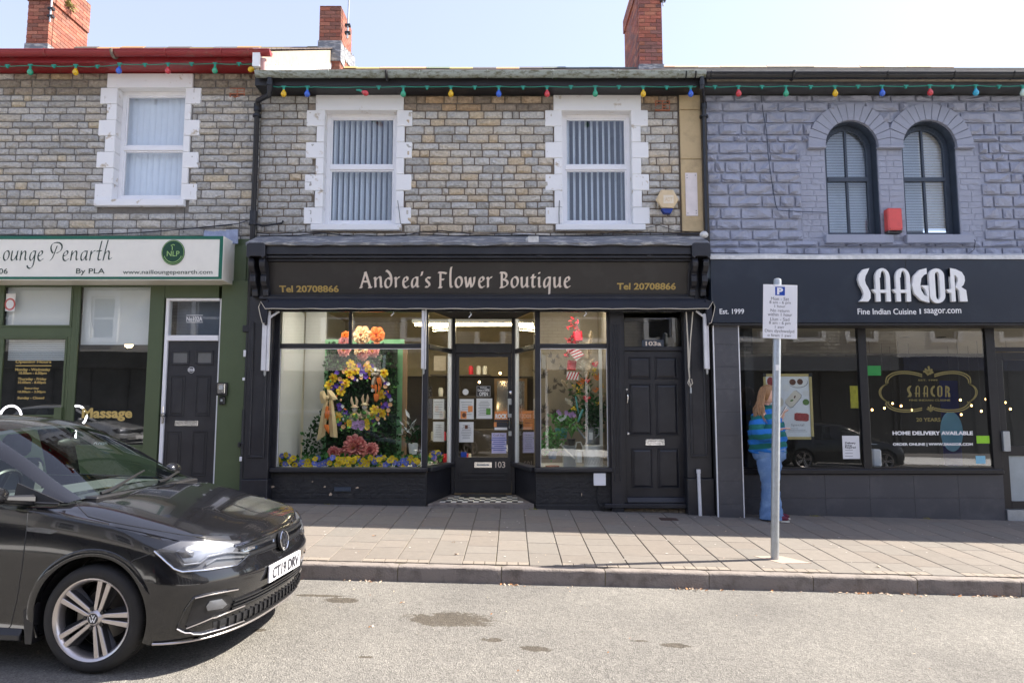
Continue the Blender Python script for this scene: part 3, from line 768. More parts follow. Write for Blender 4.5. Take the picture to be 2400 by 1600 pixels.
for (xa, xb, ch, lh, Zr) in ((cxa, cxb, ch1, .12, fz(117, yc)), (cxa2, cxb2, ch2, .1, fz(108, yc)), (cxa3, cxb3, ch3, .1, fz(163, yc))):
 box('flashing', (xa-.012, xb+.012, yc-.014, yc+.3, Zr-.3, Zr+lh), M['lead'], ch)
 for k in range(5):
  box('flashing', (xb+.004, xb+.014, yc+.3+k*.17, yc+.3+(k+1)*.17-.01, Zr-.1+k*.03, Zr+lh+.05+k*.05), M['lead'], ch)
  box('flashing', (xa-.014, xa-.004, yc+.3+k*.17, yc+.3+(k+1)*.17-.01, Zr-.1+k*.03, Zr+lh+.05+k*.05), M['lead'], ch)
# ------------------------------------------------------------------ middle shopfront (black)
def fr(name, px0, py0, px1, py1, Y0, Y1, m, parent, bevel=0, at_=None):
 pm = at_ or (py0+py1)/2
 return box(name, (fx(px0, pm, Y0), fx(px1, pm, Y0), Y0, Y1, fz(py1, Y0), fz(py0, Y0)), m, parent, bevel=bevel)
K, KR = M['black'], M['black_rough']
H = house_m
SY = 9.2
xa, xb = fx(578, 590, 8.78), fx(1665, 590, 8.78)
xA, xB = fx(600, 590, 8.78), fx(1640, 590, 8.78)
# lead covered top
b = MB(); n = 40
zt_, zb_ = fz(556, 9.25), fz(572, 8.74)
ra = []
for i in range(n+1):
 x = lerp(xa-.0, xb-.02, i/n); w1 = rnd.uniform(-.008, .008); w2 = rnd.uniform(-.012, .01)
 ra.append([b.bm.verts.new(p) for p in ((x, 9.26, zt_+.03), (x, 9.0, (zt_+zb_)/2+.03+w1), (x, 8.76, zb_+.035+w2*.6), (x, 8.735, zb_+.02+w2*.4), (x, 8.74, zb_-.012+w2), (x, 8.78, zb_-.01), (x, 9.26, zb_-.01))])
for i in range(n):
 for k in range(6): b.bm.faces.new((ra[i][k], ra[i+1][k], ra[i+1][k+1], ra[i][k+1]))
b.bm.faces.new(ra[0]); b.bm.faces.new(ra[-1][::-1])
lead = b.build('lead_capping', M['lead'], H, smooth=True)
z0 = zb_-.012
zc1, zc2, zc3 = fz(596, 8.79), fz(605, 8.82), fz(612, 8.87)
box('cornice', (xA, xB, 8.79, 9.2, zc1, z0-.002), K, H, bevel=.006)
box('cornice_moulding', (xA+.02, xB-.02, 8.82, 9.2, zc2, zc1-.002), K, H, bevel=.01)
box('cornice_moulding', (xA+.05, xB-.05, 8.86, 9.2, zc3, zc2-.002), K, H, bevel=.006)
for px in (722, 1258, 1516): fr('cornice_clip', px, 597, px+10, 602, 8.81, 8.83, K, H, bevel=.002)
# sloping fascia
fxa, fxb = fx(622, 650, 8.95), fx(1613, 650, 8.95)
zf0 = fz(691, 9.03)
FT = 8.92; FB = 9.03
b = MB(); b.hexa([(fxa, FB, zf0), (fxb, FB, zf0), (fxb, 9.2, zf0), (fxa, 9.2, zf0), (fxa, FT, zc3-.002), (fxb, FT, zc3-.002), (fxb, 9.2, zc3-.002), (fxa, 9.2, zc3-.002)])
fascia = b.build('fascia', M['fascia'], H)
def fasc_y(z): return lerp(FB, FT, (z-zf0)/(zc3-zf0))
for (x0, x1) in ((fxa-.06, fxa), (fxb, fxb+.06)):
 MB().hexa([(x0, FB-.025, zf0), (x1, FB-.025, zf0), (x1, 9.2, zf0), (x0, 9.2, zf0), (x0, FT-.025, zc3-.002), (x1, FT-.025, zc3-.002), (x1, 9.2, zc3-.002), (x0, 9.2, zc3-.002)]).build('fascia_moulding', K, H, bevel=.006)
fz1_ = fz(698, 8.98)
box('fascia_moulding', (fxa-.06, fxb+.06, 8.985, 9.2, zf0-.022, zf0-.002), K, H, bevel=.004)
box('fascia_moulding', (fxa-.08, fxb+.08, 8.96, 9.2, fz1_-.02, zf0-.024), K, H, bevel=.006)
# lettering on the sloping board: tilt to lie on it
tiltang = math.atan((FB-FT)/(zc3-zf0))
def on_fascia(o, zc):
 o.rotation_euler = (tiltang, 0, 0); return o
def ftext(s, px0, py0, px1, py1, m, name, bold):
 Yc = 8.98
 for _ in range(4): zc = (fz(py0, Yc)+fz(py1, Yc))/2; Yc = fasc_y(zc)
 x0, x1, z0_, z1_ = fx(px0, (py0+py1)/2, Yc), fx(px1, (py0+py1)/2, Yc), fz(py1, Yc), fz(py0, Yc)
 o = text(s, name, (x0, x1, z0_, z1_), Yc-.002, m, fascia, th=.003, bold=bold); return on_fascia(o, zc)
ftext('Tel 20708866', 655, 669, 794, 685, M['gold'], 'telephone_number', .028)
ftext('Tel 20708866', 1446, 663, 1584, 679, M['gold'], 'telephone_number', .028)
# broad-nib calligraphy
def bez(p, n=7):
 out = []
 if len(p) == 4:
  for i in range(n+1):
   t = i/n; out.append(tuple((1-t)**3*p[0][k]+3*(1-t)**2*t*p[1][k]+3*(1-t)*t*t*p[2][k]+t**3*p[3][k] for k in (0, 1)))
 else:
  for i in range(n+1):
   t = i/n; out.append(tuple((1-t)**2*p[0][k]+2*(1-t)*t*p[1][k]+t*t*p[2][k] for k in (0, 1)))
 return out
def sweep(mb, pts, nib, ang, thin, o, s, off, dep=.004):
 """nib stroke: flat pen of width nib held at angle ang; o origin function"""
 na = (math.cos(R(ang))*nib/2, math.sin(R(ang))*nib/2)
 for i in range(len(pts)-1):
  (x0, y0), (x1, y1) = pts[i], pts[i+1]
  dx, dy = x1-x0, y1-y0; l = math.hypot(dx, dy)
  if l < 1e-6: continue
  nx, ny = -dy/l*thin/2, dx/l*thin/2
  if nx*na[0]+ny*na[1] < 0: nx, ny = -nx, -ny
  q = [(x0-na[0]-nx, y0-na[1]-ny), (x0+na[0]+nx, y0+na[1]+ny), (x1+na[0]+nx, y1+na[1]+ny), (x1-na[0]-nx, y1-na[1]-ny)]
  mb.face([o(px*s, -off-.00003*i, pz*s) for px, pz in q])
def glyph(name, G, ch, x0, zb, s, nib, ang, m, parent, yfun, thin=.03, slant=0):
 mb = MB(); off = .0015
 for st in G[ch][1]:
  pts = []
  for seg in st: pts += bez(seg) if len(seg) > 2 else list(seg)
  pts = [(p[0]+slant*p[1], p[1]) for p in pts]
  sweep(mb, pts, nib, ang, thin, lambda a, b_, c: (x0+a, yfun(zb+c)+b_, zb+c), s, off); off += .0005
 return mb.build(name, m, parent, recalc=False)
# units: x height = 1
CAL = {
'A': (1.5, [[[(.05, .0), (.35, .0)], ], [[(.2, .02), (.75, 1.45)]], [[(.75, 1.45), (1.2, .02)]], [[(1.0, 0), (1.4, 0)]], [[(.42, .55), (1.0, .55)]], [[(.62, 1.38), (.8, 1.5)]]]),
'n': (1.0, [[[(.0, .88), (.18, .95)]], [[(.18, .95), (.18, .0)]], [[(.18, .6), (.45, 1.05), (.75, .98)], [(.75, .98), (.8, .5), (.76, .1)], [(.76, .1), (.8, -.02), (.98, .08)]]]),
'd': (1.02, [[[(.8, .75), (.35, 1.15), (.12, .6), (.14, .3)], [(.14, .3), (.16, -.15), (.75, -.15), (.82, .5)], [(.82, .5), (.9, 1.3), (.4, 1.55)], ], [[(.4, 1.55), (.28, 1.6)]]]),
'r': (.72, [[[(.0, .88), (.18, .95)]], [[(.18, .95), (.18, .0)]], [[(.18, .6), (.35, 1.0), (.62, .96)]]]),
'e': (.85, [[[(.16, .5), (.75, .55), (.8, .95), (.45, 1.0)], [(.45, 1.0), (.08, .85), (.05, .0), (.45, -.02)], [(.45, -.02), (.6, -.02), (.75, .15)]]]),
'a': (.98, [[[(.72, .95), (.1, 1.1), (.0, .0), (.32, .0)], [(.32, .0), (.55, .1), (.72, .6)]], [[(.76, 1.0), (.72, .2)], [(.72, .2), (.76, -.05), (.94, .1)]]]),
"'": (.35, [[[(.22, 1.5), (.22, 1.3), (.08, 1.1)]]]),
's': (.75, [[[(.65, .88), (.2, 1.1), (.0, .7), (.35, .52)], [(.35, .52), (.7, .3), (.5, -.1), (.08, .08)]]]),
'F': (1.15, [[[(.35, 1.4), (.3, .02)]], [[(.1, 1.42), (.95, 1.42), (.97, 1.28)]], [[(.32, .75), (.72, .75)]], [[(.1, .0), (.5, .0)]]]),
'l': (.5, [[[(.3, 1.95), (.12, 1.6), (.16, .2)], [(.16, .2), (.18, -.05), (.42, .08)]]]),
'o': (.95, [[[(.5, 1.0), (.0, .95), (.0, .0), (.42, .0)], [(.42, .0), (.9, .1), (.95, 1.0), (.5, 1.0)]]]),
'w': (1.35, [[[(.0, .9), (.15, .98)]], [[(.15, .98), (.2, .4), (.3, .0)], [(.3, .0), (.5, .3), (.65, .95)]], [[(.65, .95), (.68, .4), (.78, .0)], [(.78, .0), (1.15, .4), (1.1, 1.0)]]]),
'B': (1.15, [[[(.1, 1.4), (.35, 1.42)]], [[(.32, 1.4), (.3, .0)]], [[(.32, 1.4), (1.0, 1.5), (.95, .8), (.4, .76)]], [[(.4, .76), (1.2, .75), (1.15, -.05), (.1, .0)]]]),
'u': (1.02, [[[(.02, .9), (.17, .96)]], [[(.17, .96), (.17, .3)], [(.17, .3), (.2, -.15), (.5, -.05), (.72, .45)]], [[(.75, 1.0), (.74, .2)], [(.74, .2), (.78, -.05), (.96, .1)]]]),
't': (.65, [[[(.3, 1.25), (.2, .6), (.22, .2)], [(.22, .2), (.26, -.08), (.55, .1)]], [[(.02, .95), (.58, .97)]]]),
'i': (.48, [[[(.02, .88), (.2, .96)]], [[(.2, .96), (.18, .25)], [(.18, .25), (.2, -.05), (.4, .08)]], [[(.14, 1.36), (.26, 1.36)]], [[(.2, 1.42), (.2, 1.3)]]]),
'q': (1.0, [[[(.72, .95), (.1, 1.1), (.0, .0), (.32, .0)], [(.32, .0), (.55, .1), (.72, .6)]], [[(.78, 1.0), (.72, -.65)]]]),
}
def cal_text(s, G, px0, px1, pyb, pyx, nib, ang, m, parent, name, yfun, gap=.12, thin=.03, slant=0, sp=.6, Y=8.98):
 for _ in range(4): zb = fz(pyb, Y); Y = yfun(zb)
 zx = fz(pyx, Y); s_ = zx-zb
 xx0, xx1 = fx(px0, (pyb+pyx)/2, Y), fx(px1, (pyb+pyx)/2, Y)
 tot = sum((sp if c == ' ' else G[c][0]+gap) for c in s)-gap
 kx = (xx1-xx0)/(tot*s_)
 x = xx0
 for c in s:
  if c == ' ': x += sp*s_*kx; continue
  mb = MB(); off = .0015
  for st in G[c][1]:
   pts = []
   for seg in st: pts += bez(seg) if len(seg) > 2 else list(seg)
   pts = [((p[0]+slant*p[1])*kx, p[1]) for p in pts]
   xo = x
   sweep(mb, pts, nib, ang, thin, lambda a, b_, c_: (xo+a, yfun(zb+c_)+b_, zb+c_), s_, off); off += .0005
  mb.build(name, m, parent, recalc=False)
  x += (G[c][0]+gap)*s_*kx
cal_text("Andrea's Flower Boutique", CAL, 842, 1338, 673.5, 650, .165, 35, M['cream_paint'], fascia, 'letter', fasc_y, gap=.1, thin=.075, sp=.55)
# consoles at both ends
def console(px0, px1, side):
 x0, x1 = fx(px0, 585, 8.74), fx(px1, 585, 8.74)
 zt0, zt1 = fz(604, 8.74), z0+.03
 b = MB(); c = .03
 b.prism([(x0, 8.73, zt1-.02), (x0+c, 8.73, zt1), (x1-c, 8.73, zt1), (x1, 8.73, zt1-.02), (x1, 8.73, zt0+.02), (x1-c, 8.73, zt0-.01), (x1-c*1.6, 8.73, zt0+.02), (x0+c*1.6, 8.73, zt0+.02), (x0+c, 8.73, zt0-.01), (x0, 8.73, zt0+.02)], (0, .48, 0))
 o = b.build('console', K, H, bevel=.006)
 zb = fz(696, 8.95)
 prof = [(8.78, zt0), (8.76, zt0-.05), (8.77, zt0-.1), (8.82, zt0-.16), (8.86, zt0-.19), (8.84, zt0-.22), (8.84, zt0-.29), (8.88, zt0-.34), (8.94, zt0-.38), (8.93, zt0-.41), (8.94, zb+.01), (9.0, zb), (9.19, zb), (9.19, zt0)]
 w = (x1-x0)
 for (a, b_) in ((x0+.012, x0+w*.36), (x1-w*.36, x1-.012)):
  MB().prism([(a, y, z) for y, z in prof], (b_-a, 0, 0)).build('scroll', K, o, bevel=.008)
 box('console_back', (x0+.02, x1-.02, 9.02, 9.2, zb-.01, zt0), K, o)
console(578, 621, 0); console(1622, 1665, 1)
# pilasters
def pilaster(px0, px1, py1, groove=True, base=1130):
 x0, x1 = fx(px0, 900, 9.05), fx(px1, 900, 9.05)
 zb = fz(py1, 9.05); zt = fz(694, 9.05)
 o = box('pilaster', (x0, x1, 9.06, 9.22, zb, zt), K, H, bevel=.006)
 if groove:
  w = x1-x0
  for (a, b_) in ((.16, .26), (.74, .84)): box('bead', (x0+w*a, x0+w*b_, 9.04, 9.063, zb+.3, zt-.35), K, o, bevel=.008)
  box('bead', (x0+w*.16, x0+w*.84, 9.04, 9.063, zb+.27, zb+.298), K, o, bevel=.006)
 zz = gz((x0+x1)/2, 9.1)
 box('plinth', (x0-.015, x1+.015, 9.02, 9.22, zz-.15, zb-.002), K, o, bevel=.01)
pilaster(577, 633, 1122); pilaster(1607, 1664, 1120)
# fluted pilaster between right window and side door
x0, x1 = fx(1431, 900, 9.12), fx(1458, 900, 9.12)
zz = gz(1.4, 9.1)
fp = box('pilaster', (x0, x1, 9.12, 9.24, zz-.1, fz(728, 9.12)), K, H)
for k in range(3): box('flute', (lerp(x0, x1, .2+k*.25), lerp(x0, x1, .32+k*.25), 9.105, 9.122, zz+.4+.1*(k % 2), fz(760, 9.12)), K, fp, bevel=.005)
# glazing line
ZT = fz(729, SY); ZSILL = fz(1095, SY)
CL, CR = fx(1003, 900, SY), fx(1254, 900, SY); DY = 10.1
DL, DR = fx(1059, 900, DY), fx(1207, 900, DY)
WL = fx(648, 900, SY); WR = fx(1431, 900, SY)
ZTR0, ZTR1 = fz(816, SY), fz(805, SY)
# wall head above the glazing, under the fascia
box('head_beam', (fx(633, 700, 9.06), fx(1607, 700, 9.06), 9.1, 9.24, ZT, fz1_-.02), K, H)
def post(x0, x1, y0, y1, z0, z1, name='mullion', m=None, p=None, bv=.006): return box(name, (x0, x1, y0, y1, z0, z1), m or K, p or H, bevel=bv)
post(fx(633, 900, SY), WL+.035, SY-.03, SY+.06, ZSILL, ZT)
post(CL-.07, CL, SY-.03, SY+.06, ZSILL, ZT)
post(CR, CR+.07, SY-.03, SY+.06, ZSILL, ZT)
post(WR-.045, WR, SY-.03, SY+.06, ZSILL, ZT)
def shop_window(xa_, xb_, mull):
 w = box('shop_window', (xa_, xb_, SY-.012, SY+.05, ZTR0, ZTR1), K, H, bevel=.005)
 if mull: box('glazing_bar', (mull-.022, mull+.022, SY-.01, SY+.045, ZTR1+.002, ZT), K, w, bevel=.004)
 if mull:
  box('pane', (xa_, mull-.022, SY+.012, SY+.018, ZTR1, ZT), M['glass'], w); box('pane', (mull+.022, xb_, SY+.012, SY+.018, ZTR1, ZT), M['glass'], w)
 else: box('pane', (xa_, xb_, SY+.012, SY+.018, ZTR1, ZT), M['glass'], w)
 box('pane', (xa_, xb_, SY+.012, SY+.018, ZSILL, ZTR0), M['glass'], w)
 for (a, b_) in ((ZTR0-.012, ZTR0), ):
  box('putty', (xa_, xb_, SY+.002, SY+.014, a, b_), M['white'], w)
 for x in (xa_, xb_-.008): box('putty', (x, x+.008, SY+.003, SY+.014, ZSILL+.01, ZTR0-.014), M['white'], w)
 return w
win1 = shop_window(WL+.035, CL-.07, fx(821.5, 770, SY)); win2 = shop_window(CR+.07, WR-.045, None)
box('sill', (fx(634, 1100, SY), CL+.01, SY-.09, SY+.1, fz(1107, SY-.08), ZSILL), K, H, bevel=.012)
box('sill', (CR-.01, WR+.01, SY-.09, SY+.1, fz(1107, SY-.08), ZSILL), K, H, bevel=.012)
ZS0 = fz(1107, SY-.08)
# stall risers with painted bricks
BRK = [stone_mesh('brick', KR, 120+k, prot=.008, rough=.001, rnd_=.02, edge_=.003) for k in range(4)]
def riser(xa_, xb_, nmax):
 zb = gz((xa_+xb_)/2, 9.2)-.1
 r = box('stall_riser', (xa_, xb_, SY+.0, SY+.1, zb, ZS0-.002), KR, H)
 lay(r, xa_, xb_, zb+.17, ZS0-.005, (.068,), (.21, .225), [], lambda a, b_: (1, 1, 1), BRK, gap=.007, Y=SY, name='brick', minl=.04, maxn=nmax)
 box('plinth', (xa_, xb_, SY-.012, SY+.01, zb, zb+.17), KR, r, bevel=.005)
 return r
r1 = riser(fx(634, 1150, SY), CL-.004, 130); r2 = riser(CR+.004, WR, 80)
# missing flakes of paint on the risers
M['flake'] = mat('bare_plaster_patch', (.55, .42, .3), .9)
for (px, py, rx, rz_) in ((775, 1158, .025, .022), (762, 1140, .02, .01), (838, 1142, .03, .012), (733, 1128, .01, .008), (1363, 1158, .006, .02), (640, 1140, .02, .015)):
 x, z = fx(px, py, SY), fz(py, SY); q = MB(); n = 9
 pts = [(x+rx*math.cos(2*math.pi*k/n)*rnd.uniform(.5, 1.2), SY-.014, z+rz_*math.sin(2*math.pi*k/n)*rnd.uniform(.5, 1.3)) for k in range(n)]
 q.prism(pts, (0, .006, 0)); q.build('paint_loss', M['flake'], r1 if px < 1000 else r2)
fr('air_vent', 783, 1141, 822, 1151, SY-.022, SY, M['navy'], r1, bevel=.003)
# splayed sides of the entrance
def splay(xa_, ya, xb_, yb, parent, side):
 """upright panel from front corner (xa,ya) to door frame (xb,yb)"""
 d = Vector((xb_-xa_, yb-ya, 0)); L_ = d.length; d.normalize(); nrm = Vector((d.y, -d.x, 0))*(-1 if side > 0 else 1)   # towards the entrance
 if side < 0: nrm = Vector((d.y, -d.x, 0))
 else: nrm = Vector((-d.y, d.x, 0))
 def q(u0, u1, o0, o1, z0_, z1_, name, m, p, bv=0):
  P = lambda u, o, z: (xa_+d.x*u+nrm.x*o, ya+d.y*u+nrm.y*o, z)
  return MB().hexa([P(u0, o0, z0_), P(u1, o0, z0_), P(u1, o1, z0_), P(u0, o1, z0_), P(u0, o0, z1_), P(u1, o0, z1_), P(u1, o1, z1_), P(u0, o1, z1_)]).build(name, m, p, bevel=bv)
 zb = gz(xa_, 9.4)-.05
 q(0, L_, -.05, 0, zb, ZS0-.002, 'stall_riser', K, H)
 q(-.02, L_+.0, -.08, .07, ZS0, ZSILL, 'sill', K, H, .01)
 w = q(.0, L_, -.04, .012, ZTR0, ZTR1, 'shop_window', K, H, .004)
 q(.0, L_, -.012, -.006, ZSILL, ZTR0, 'pane', M['glass'], w); q(.0, L_, -.012, -.006, ZTR1, ZT, 'pane', M['glass'], w)
 q(L_-.07, L_, -.04, .01, ZSILL, ZTR0-.003, 'glazing_post', M['white'], w); q(L_-.07, L_, -.04, .01, ZTR1+.003, ZT, 'glazing_post', M['white'], w)
 return q, w, L_
ql, wsl, LL = splay(CL-.0, SY+.06, DL, DY, H, -1)
qr, wsr, LR_ = splay(CR+.0, SY+.06, DR, DY, H, 1)
# door frame, transom, door
DZB = fz(1157, DY)
def dpx(px, py): return fx(px, py, DY)
d2 = lambda x, y: (960+x/3.0167, 700+y/3.0167)
JW = dpx(d2(345, 0)[0], 900)
box('door_frame', (DL, DL+.05, DY-.03, DY+.08, DZB, ZT+.1), K, H, bevel=.005); box('door_frame', (DR-.05, DR, DY-.03, DY+.08, DZB, ZT+.1), K, H, bevel=.005)
tz0, tz1 = fz(d2(0, 385)[1], DY), fz(d2(0, 318)[1], DY)
tz2 = fz(d2(0, 105)[1], DY)
box('door_frame', (DL+.05, DR-.05, DY-.03, DY+.08, tz0, tz1), K, H, bevel=.005); box('door_frame', (DL+.05, DR-.05, DY-.03, DY+.08, tz2, ZT+.3), K, H)
box('fanlight', (DL+.05, DR-.05, DY+.02, DY+.026, tz1, tz2), M['glass'], H)
gx0, gx1 = dpx(d2(348, 0)[0], 950), dpx(d2(695, 0)[0], 950); gz1, gz0 = fz(d2(0, 412)[1], DY), fz(d2(0, 1120)[1], DY)
b = MB(); X0, X1d = DL+.052, DR-.052
b.box(X0, gx0, DY, DY+.045, DZB+.01, tz0-.004).box(gx1, X1d, DY, DY+.045, DZB+.01, tz0-.004).box(gx0, gx1, DY, DY+.045, gz1, tz0-.004).box(gx0, gx1, DY, DY+.045, DZB+.01, gz0)
door = b.build('door', K, H)
box('pane', (gx0, gx1, DY+.018, DY+.024, gz0, gz1), M['glass'], door)
pzz0, pzz1 = fz(d2(0, 1285)[1], DY), fz(d2(0, 1222)[1], DY)
def frame(parent, x0, x1, z0_, z1_, Y0, t=.02, dep=.012, m=K, name='moulding'):
 b = MB(); b.box(x0, x1, Y0-dep, Y0+.001, z1_-t, z1_).box(x0, x1, Y0-dep, Y0+.001, z0_, z0_+t).box(x0, x0+t, Y0-dep, Y0+.001, z0_+t, z1_-t).box(x1-t, x1, Y0-dep, Y0+.001, z0_+t, z1_-t)
 return b.build(name, m, parent, bevel=.004)
frame(door, gx0, gx1, pzz0, pzz1, DY); box('panel', (gx0+.05, gx1-.05, DY-.01, DY+.002, pzz0+.045, pzz1-.045), K, door, bevel=.006)
lx0, lx1, lz0, lz1 = rect(*d2(457, 1152), *d2(583, 1193), DY)
lp = box('letter_plate', (lx0, lx1, DY-.012, DY, lz0, lz1), M['chrome'], door, bevel=.003); box('flap', (lx0+.04, lx1-.04, DY-.018, DY-.011, lz0+.03, lz1-.03), M['steel'], lp, bevel=.003)
text('103', 'number', (dpx(d2(606, 0)[0], 1085), dpx(d2(676, 0)[0], 1085), fz(d2(0, 1193)[1], DY), fz(d2(0, 1150)[1], DY)), DY-.002, M['cream_paint'], door, bold=.01)
# handle plate and locks
hx = dpx(d2(716, 0)[0], 950)
box('push_plate', (hx-.045, hx+.045, DY-.006, DY, fz(d2(0, 838)[1], DY), fz(d2(0, 705)[1], DY)), M['steel'], door, bevel=.002)
box('sticker', (hx-.03, hx+.03, DY-.009, DY-.005, fz(d2(0, 812)[1], DY), fz(d2(0, 748)[1], DY)), M['dark'], door)
MB().lathe((hx, DY, fz(d2(0, 662)[1], DY)), [(.026, 0), (.026, .01), (.02, .014)], 16, 'Y').build('lock', M['chrome'], door, smooth=True)
MB().tube([(hx-.02, DY-.005, fz(d2(0, 845)[1], DY)), (hx-.02, DY-.05, fz(d2(0, 860)[1], DY)), (hx-.02, DY-.05, fz(d2(0, 900)[1], DY)), (hx-.02, DY-.005, fz(d2(0, 915)[1], DY))], .009, 8).build('handle', M['chrome'], door, smooth=True)
box('lock', (hx-.035, hx+.03, DY-.006, DY, fz(d2(0, 968)[1], DY), fz(d2(0, 935)[1], DY)), M['steel'], door, bevel=.002)
# step with chequered tiles
M['tile_w'] = mat('white_floor_tile', (.7, .68, .62), .5, var=.12); M['tile_k'] = mat('black_floor_tile', (.02, .02, .025), .4)
TZ = DZB-.005
step = MB(); sxL, sxR = CL+.02, CR-.02
gzs = min(gz(sxR, 9.2), gz(sxL, 9.2))-.05
step.hexa([(sxL, SY-.02, gzs), (sxR, SY-.02, gzs), (DR, DY, gzs), (DL, DY, gzs), (sxL, SY-.02, TZ-.012), (sxR, SY-.02, TZ-.012), (DR, DY, TZ-.004), (DL, DY, TZ-.004)])
step = step.build('step', M['kerb'], H)
n_x, n_y = 17, 6
def inx(y): t = (y-SY)/(DY-SY); return lerp(sxL, DL, t)+.05, lerp(sxR, DR, t)-.05
for i in range(n_x):
 for k in range(n_y):
  ts = .075; x0 = (CL+CR)/2-n_x*ts/2+i*ts; y0 = SY+.12+k*.12
  a, b_ = inx(y0+.12)
  if x0 < a-.01 or x0+ts > b_+.01: continue
  if k > 3 and abs(i-8) < 4.5: continue
  z = TZ-.012+.008*(y0-SY)/.9
  box('tile', (x0+.001, x0+ts-.001, y0+.001, y0+.119, z-.002, z+.005), M['tile_w'] if (i+k) % 2 else M['tile_k'], step)
tag(box('door_mat', ((CL+CR)/2-.32, (CL+CR)/2+.32, DY-.27, DY-.02, TZ-.004, TZ+.012), M['dark'], bevel=.004), 'thin black mat on the chequered tiles at the flower shop door', 'mat')
# entrance ceiling
MB().prism([(CL, SY+.07, ZT+.02), (CR, SY+.07, ZT+.02), (DR, DY+.1, ZT+.02), (DL, DY+.1, ZT+.02)], (0, 0, .04)).build('porch_ceiling', M['dark'], H)
# side door 103a
d3 = lambda x, y: (1220+x/3.016, 700+y/3.016)
SD = SY+.04
def r3(a, b_, c, d, Y=SD): return rect(*d3(a, b_), *d3(c, d), Y)
sx0, sx1 = fx(1462, 950, SD), fx(1607, 950, SD)
szb = fz(1177, SD)
b = MB(); fw = .04
b.box(sx0-.03, sx0+.012, SD-.06, SD+.08, szb, ZT).box(sx1-.012, sx1+.03, SD-.06, SD+.08, szb, ZT)
zt0, zt1 = r3(0, 338, 0, 365)[2:]
b.box(sx0+.012, sx1-.012, SD-.03, SD+.08, fz(822, SD), fz(812.5, SD))
b.build('door_frame', K, H, bevel=.004)
box('fanlight', (sx0+.012, sx1-.012, SD+.01, SD+.016, fz(812.5, SD), ZT), M['glass'], H)
sdoor = box('door', (sx0+.014, sx1-.014, SD, SD+.05, szb+.01, fz(822.5, SD)), K, H)
for (a, b_, c, d) in ((765, 410, 920, 567), (950, 410, 1110, 567), (770, 600, 925, 965), (958, 600, 1115, 965), (785, 1055, 935, 1340), (970, 1055, 1125, 1340)):
 x0, x1, z0_, z1_ = r3(a, b_, c, d); xm = -.0
 frame(sdoor, x0, x1, z0_, z1_, SD, t=.016, dep=.014)
 mb = MB(); i_ = .045
 o_ = [(x0+.018, z0_+.018), (x1-.018, z0_+.018), (x1-.018, z1_-.018), (x0+.018, z1_-.018)]; n_ = [(x0+i_, z0_+i_), (x1-i_, z0_+i_), (x1-i_, z1_-i_), (x0+i_, z1_-i_)]
 mb.hexa([(p[0], SD-.001, p[1]) for p in o_]+[(p[0], SD-.013, p[1]) for p in n_]); mb.build('panel', K, sdoor)
x0, x1, z0_, z1_ = r3(882, 990, 1018, 1035); lp = box('letter_plate', (x0, x1, SD-.012, SD, z0_, z1_), M['chrome'], sdoor, bevel=.003); box('flap', (x0+.03, x1-.03, SD-.018, SD-.011, z0_+.022, z1_-.022), M['chrome'], lp, bevel=.004)
for (a, b_) in ((751, 640), (760, 952)):
 MB().lathe((fx(*d3(a, b_), SD), SD, fz(d3(a, b_)[1], SD)), [(.024, 0), (.024, .012), (.015, .02)], 16, 'Y').build('lock', M['chrome'], sdoor, smooth=True)
hx = fx(*d3(753, 700), SD)
MB().tube([(hx, SD, fz(d3(0, 668)[1], SD)), (hx, SD-.04, fz(d3(0, 680)[1], SD)), (hx+.003, SD-.045, fz(d3(0, 712)[1], SD)), (hx-.003, SD-.02, fz(d3(0, 742)[1], SD))], [.012, .009, .01, .005], 8).build('handle', M['chrome'], sdoor, smooth=True)
x0, x1, z0_, z1_ = r3(752, 1398, 1168, 1437)
MB().prism([(x0, SD+.0, z1_), (x0, SD-.02, z1_-.01), (x0, SD-.06, z0_+.012), (x0, SD-.06, z0_), (x0, SD, z0_)], (x1-x0, 0, 0)).build('weather_bar', K, sdoor)
x0, x1, z0_, z1_ = r3(858, 290, 1012, 340, SD+.0)
pl = box('number_plate', (x0, x1, SD+.002, SD+.006, z0_, z1_), M['navy'], H); text('103a', 'number', (x0+.05, x1-.035, z0_+.015, z1_-.02), SD+.0015, M['cream_paint'], pl, bold=.03)
# threshold board and rough base
x0, x1, z0_, z1_ = r3(592, 1447, 1340, 1478, SY-.06)
box('threshold', (x0, X2-.02, SY-.1, SD+.1, z0_, z1_), K, H, bevel=.008)
base = box('base_wall', (fx(1432, 1190, SY), X2-.02, SY, SY+.1, -.35, z0_-.002), M['mortar'], H)
for k in range(9):
 a = fx(1432, 1190, SY)+k*.15
 place('stone', STM[k], (a+.075, SY+.004, (gz(a, 9.2)+z0_)/2-.02), base, (.24, .2, .15)).scale = (.14, .6, .075)
# dark wall filling behind everything between pilasters and frames
box('jamb', (fx(633, 900, 9.06)-.02, fx(634, 900, SY)+.002, 9.1, 9.3, .2, fz(698, 9.1)), K, H)
box('jamb', (sx1+.03, fx(1607, 900, 9.06)+.01, 9.1, 9.3, szb, fz(698, 9.1)), K, H)
box('jamb', (fx(1458, 900, 9.12)-.002, sx0-.028, 9.13, 9.3, szb, ZT), K, H)
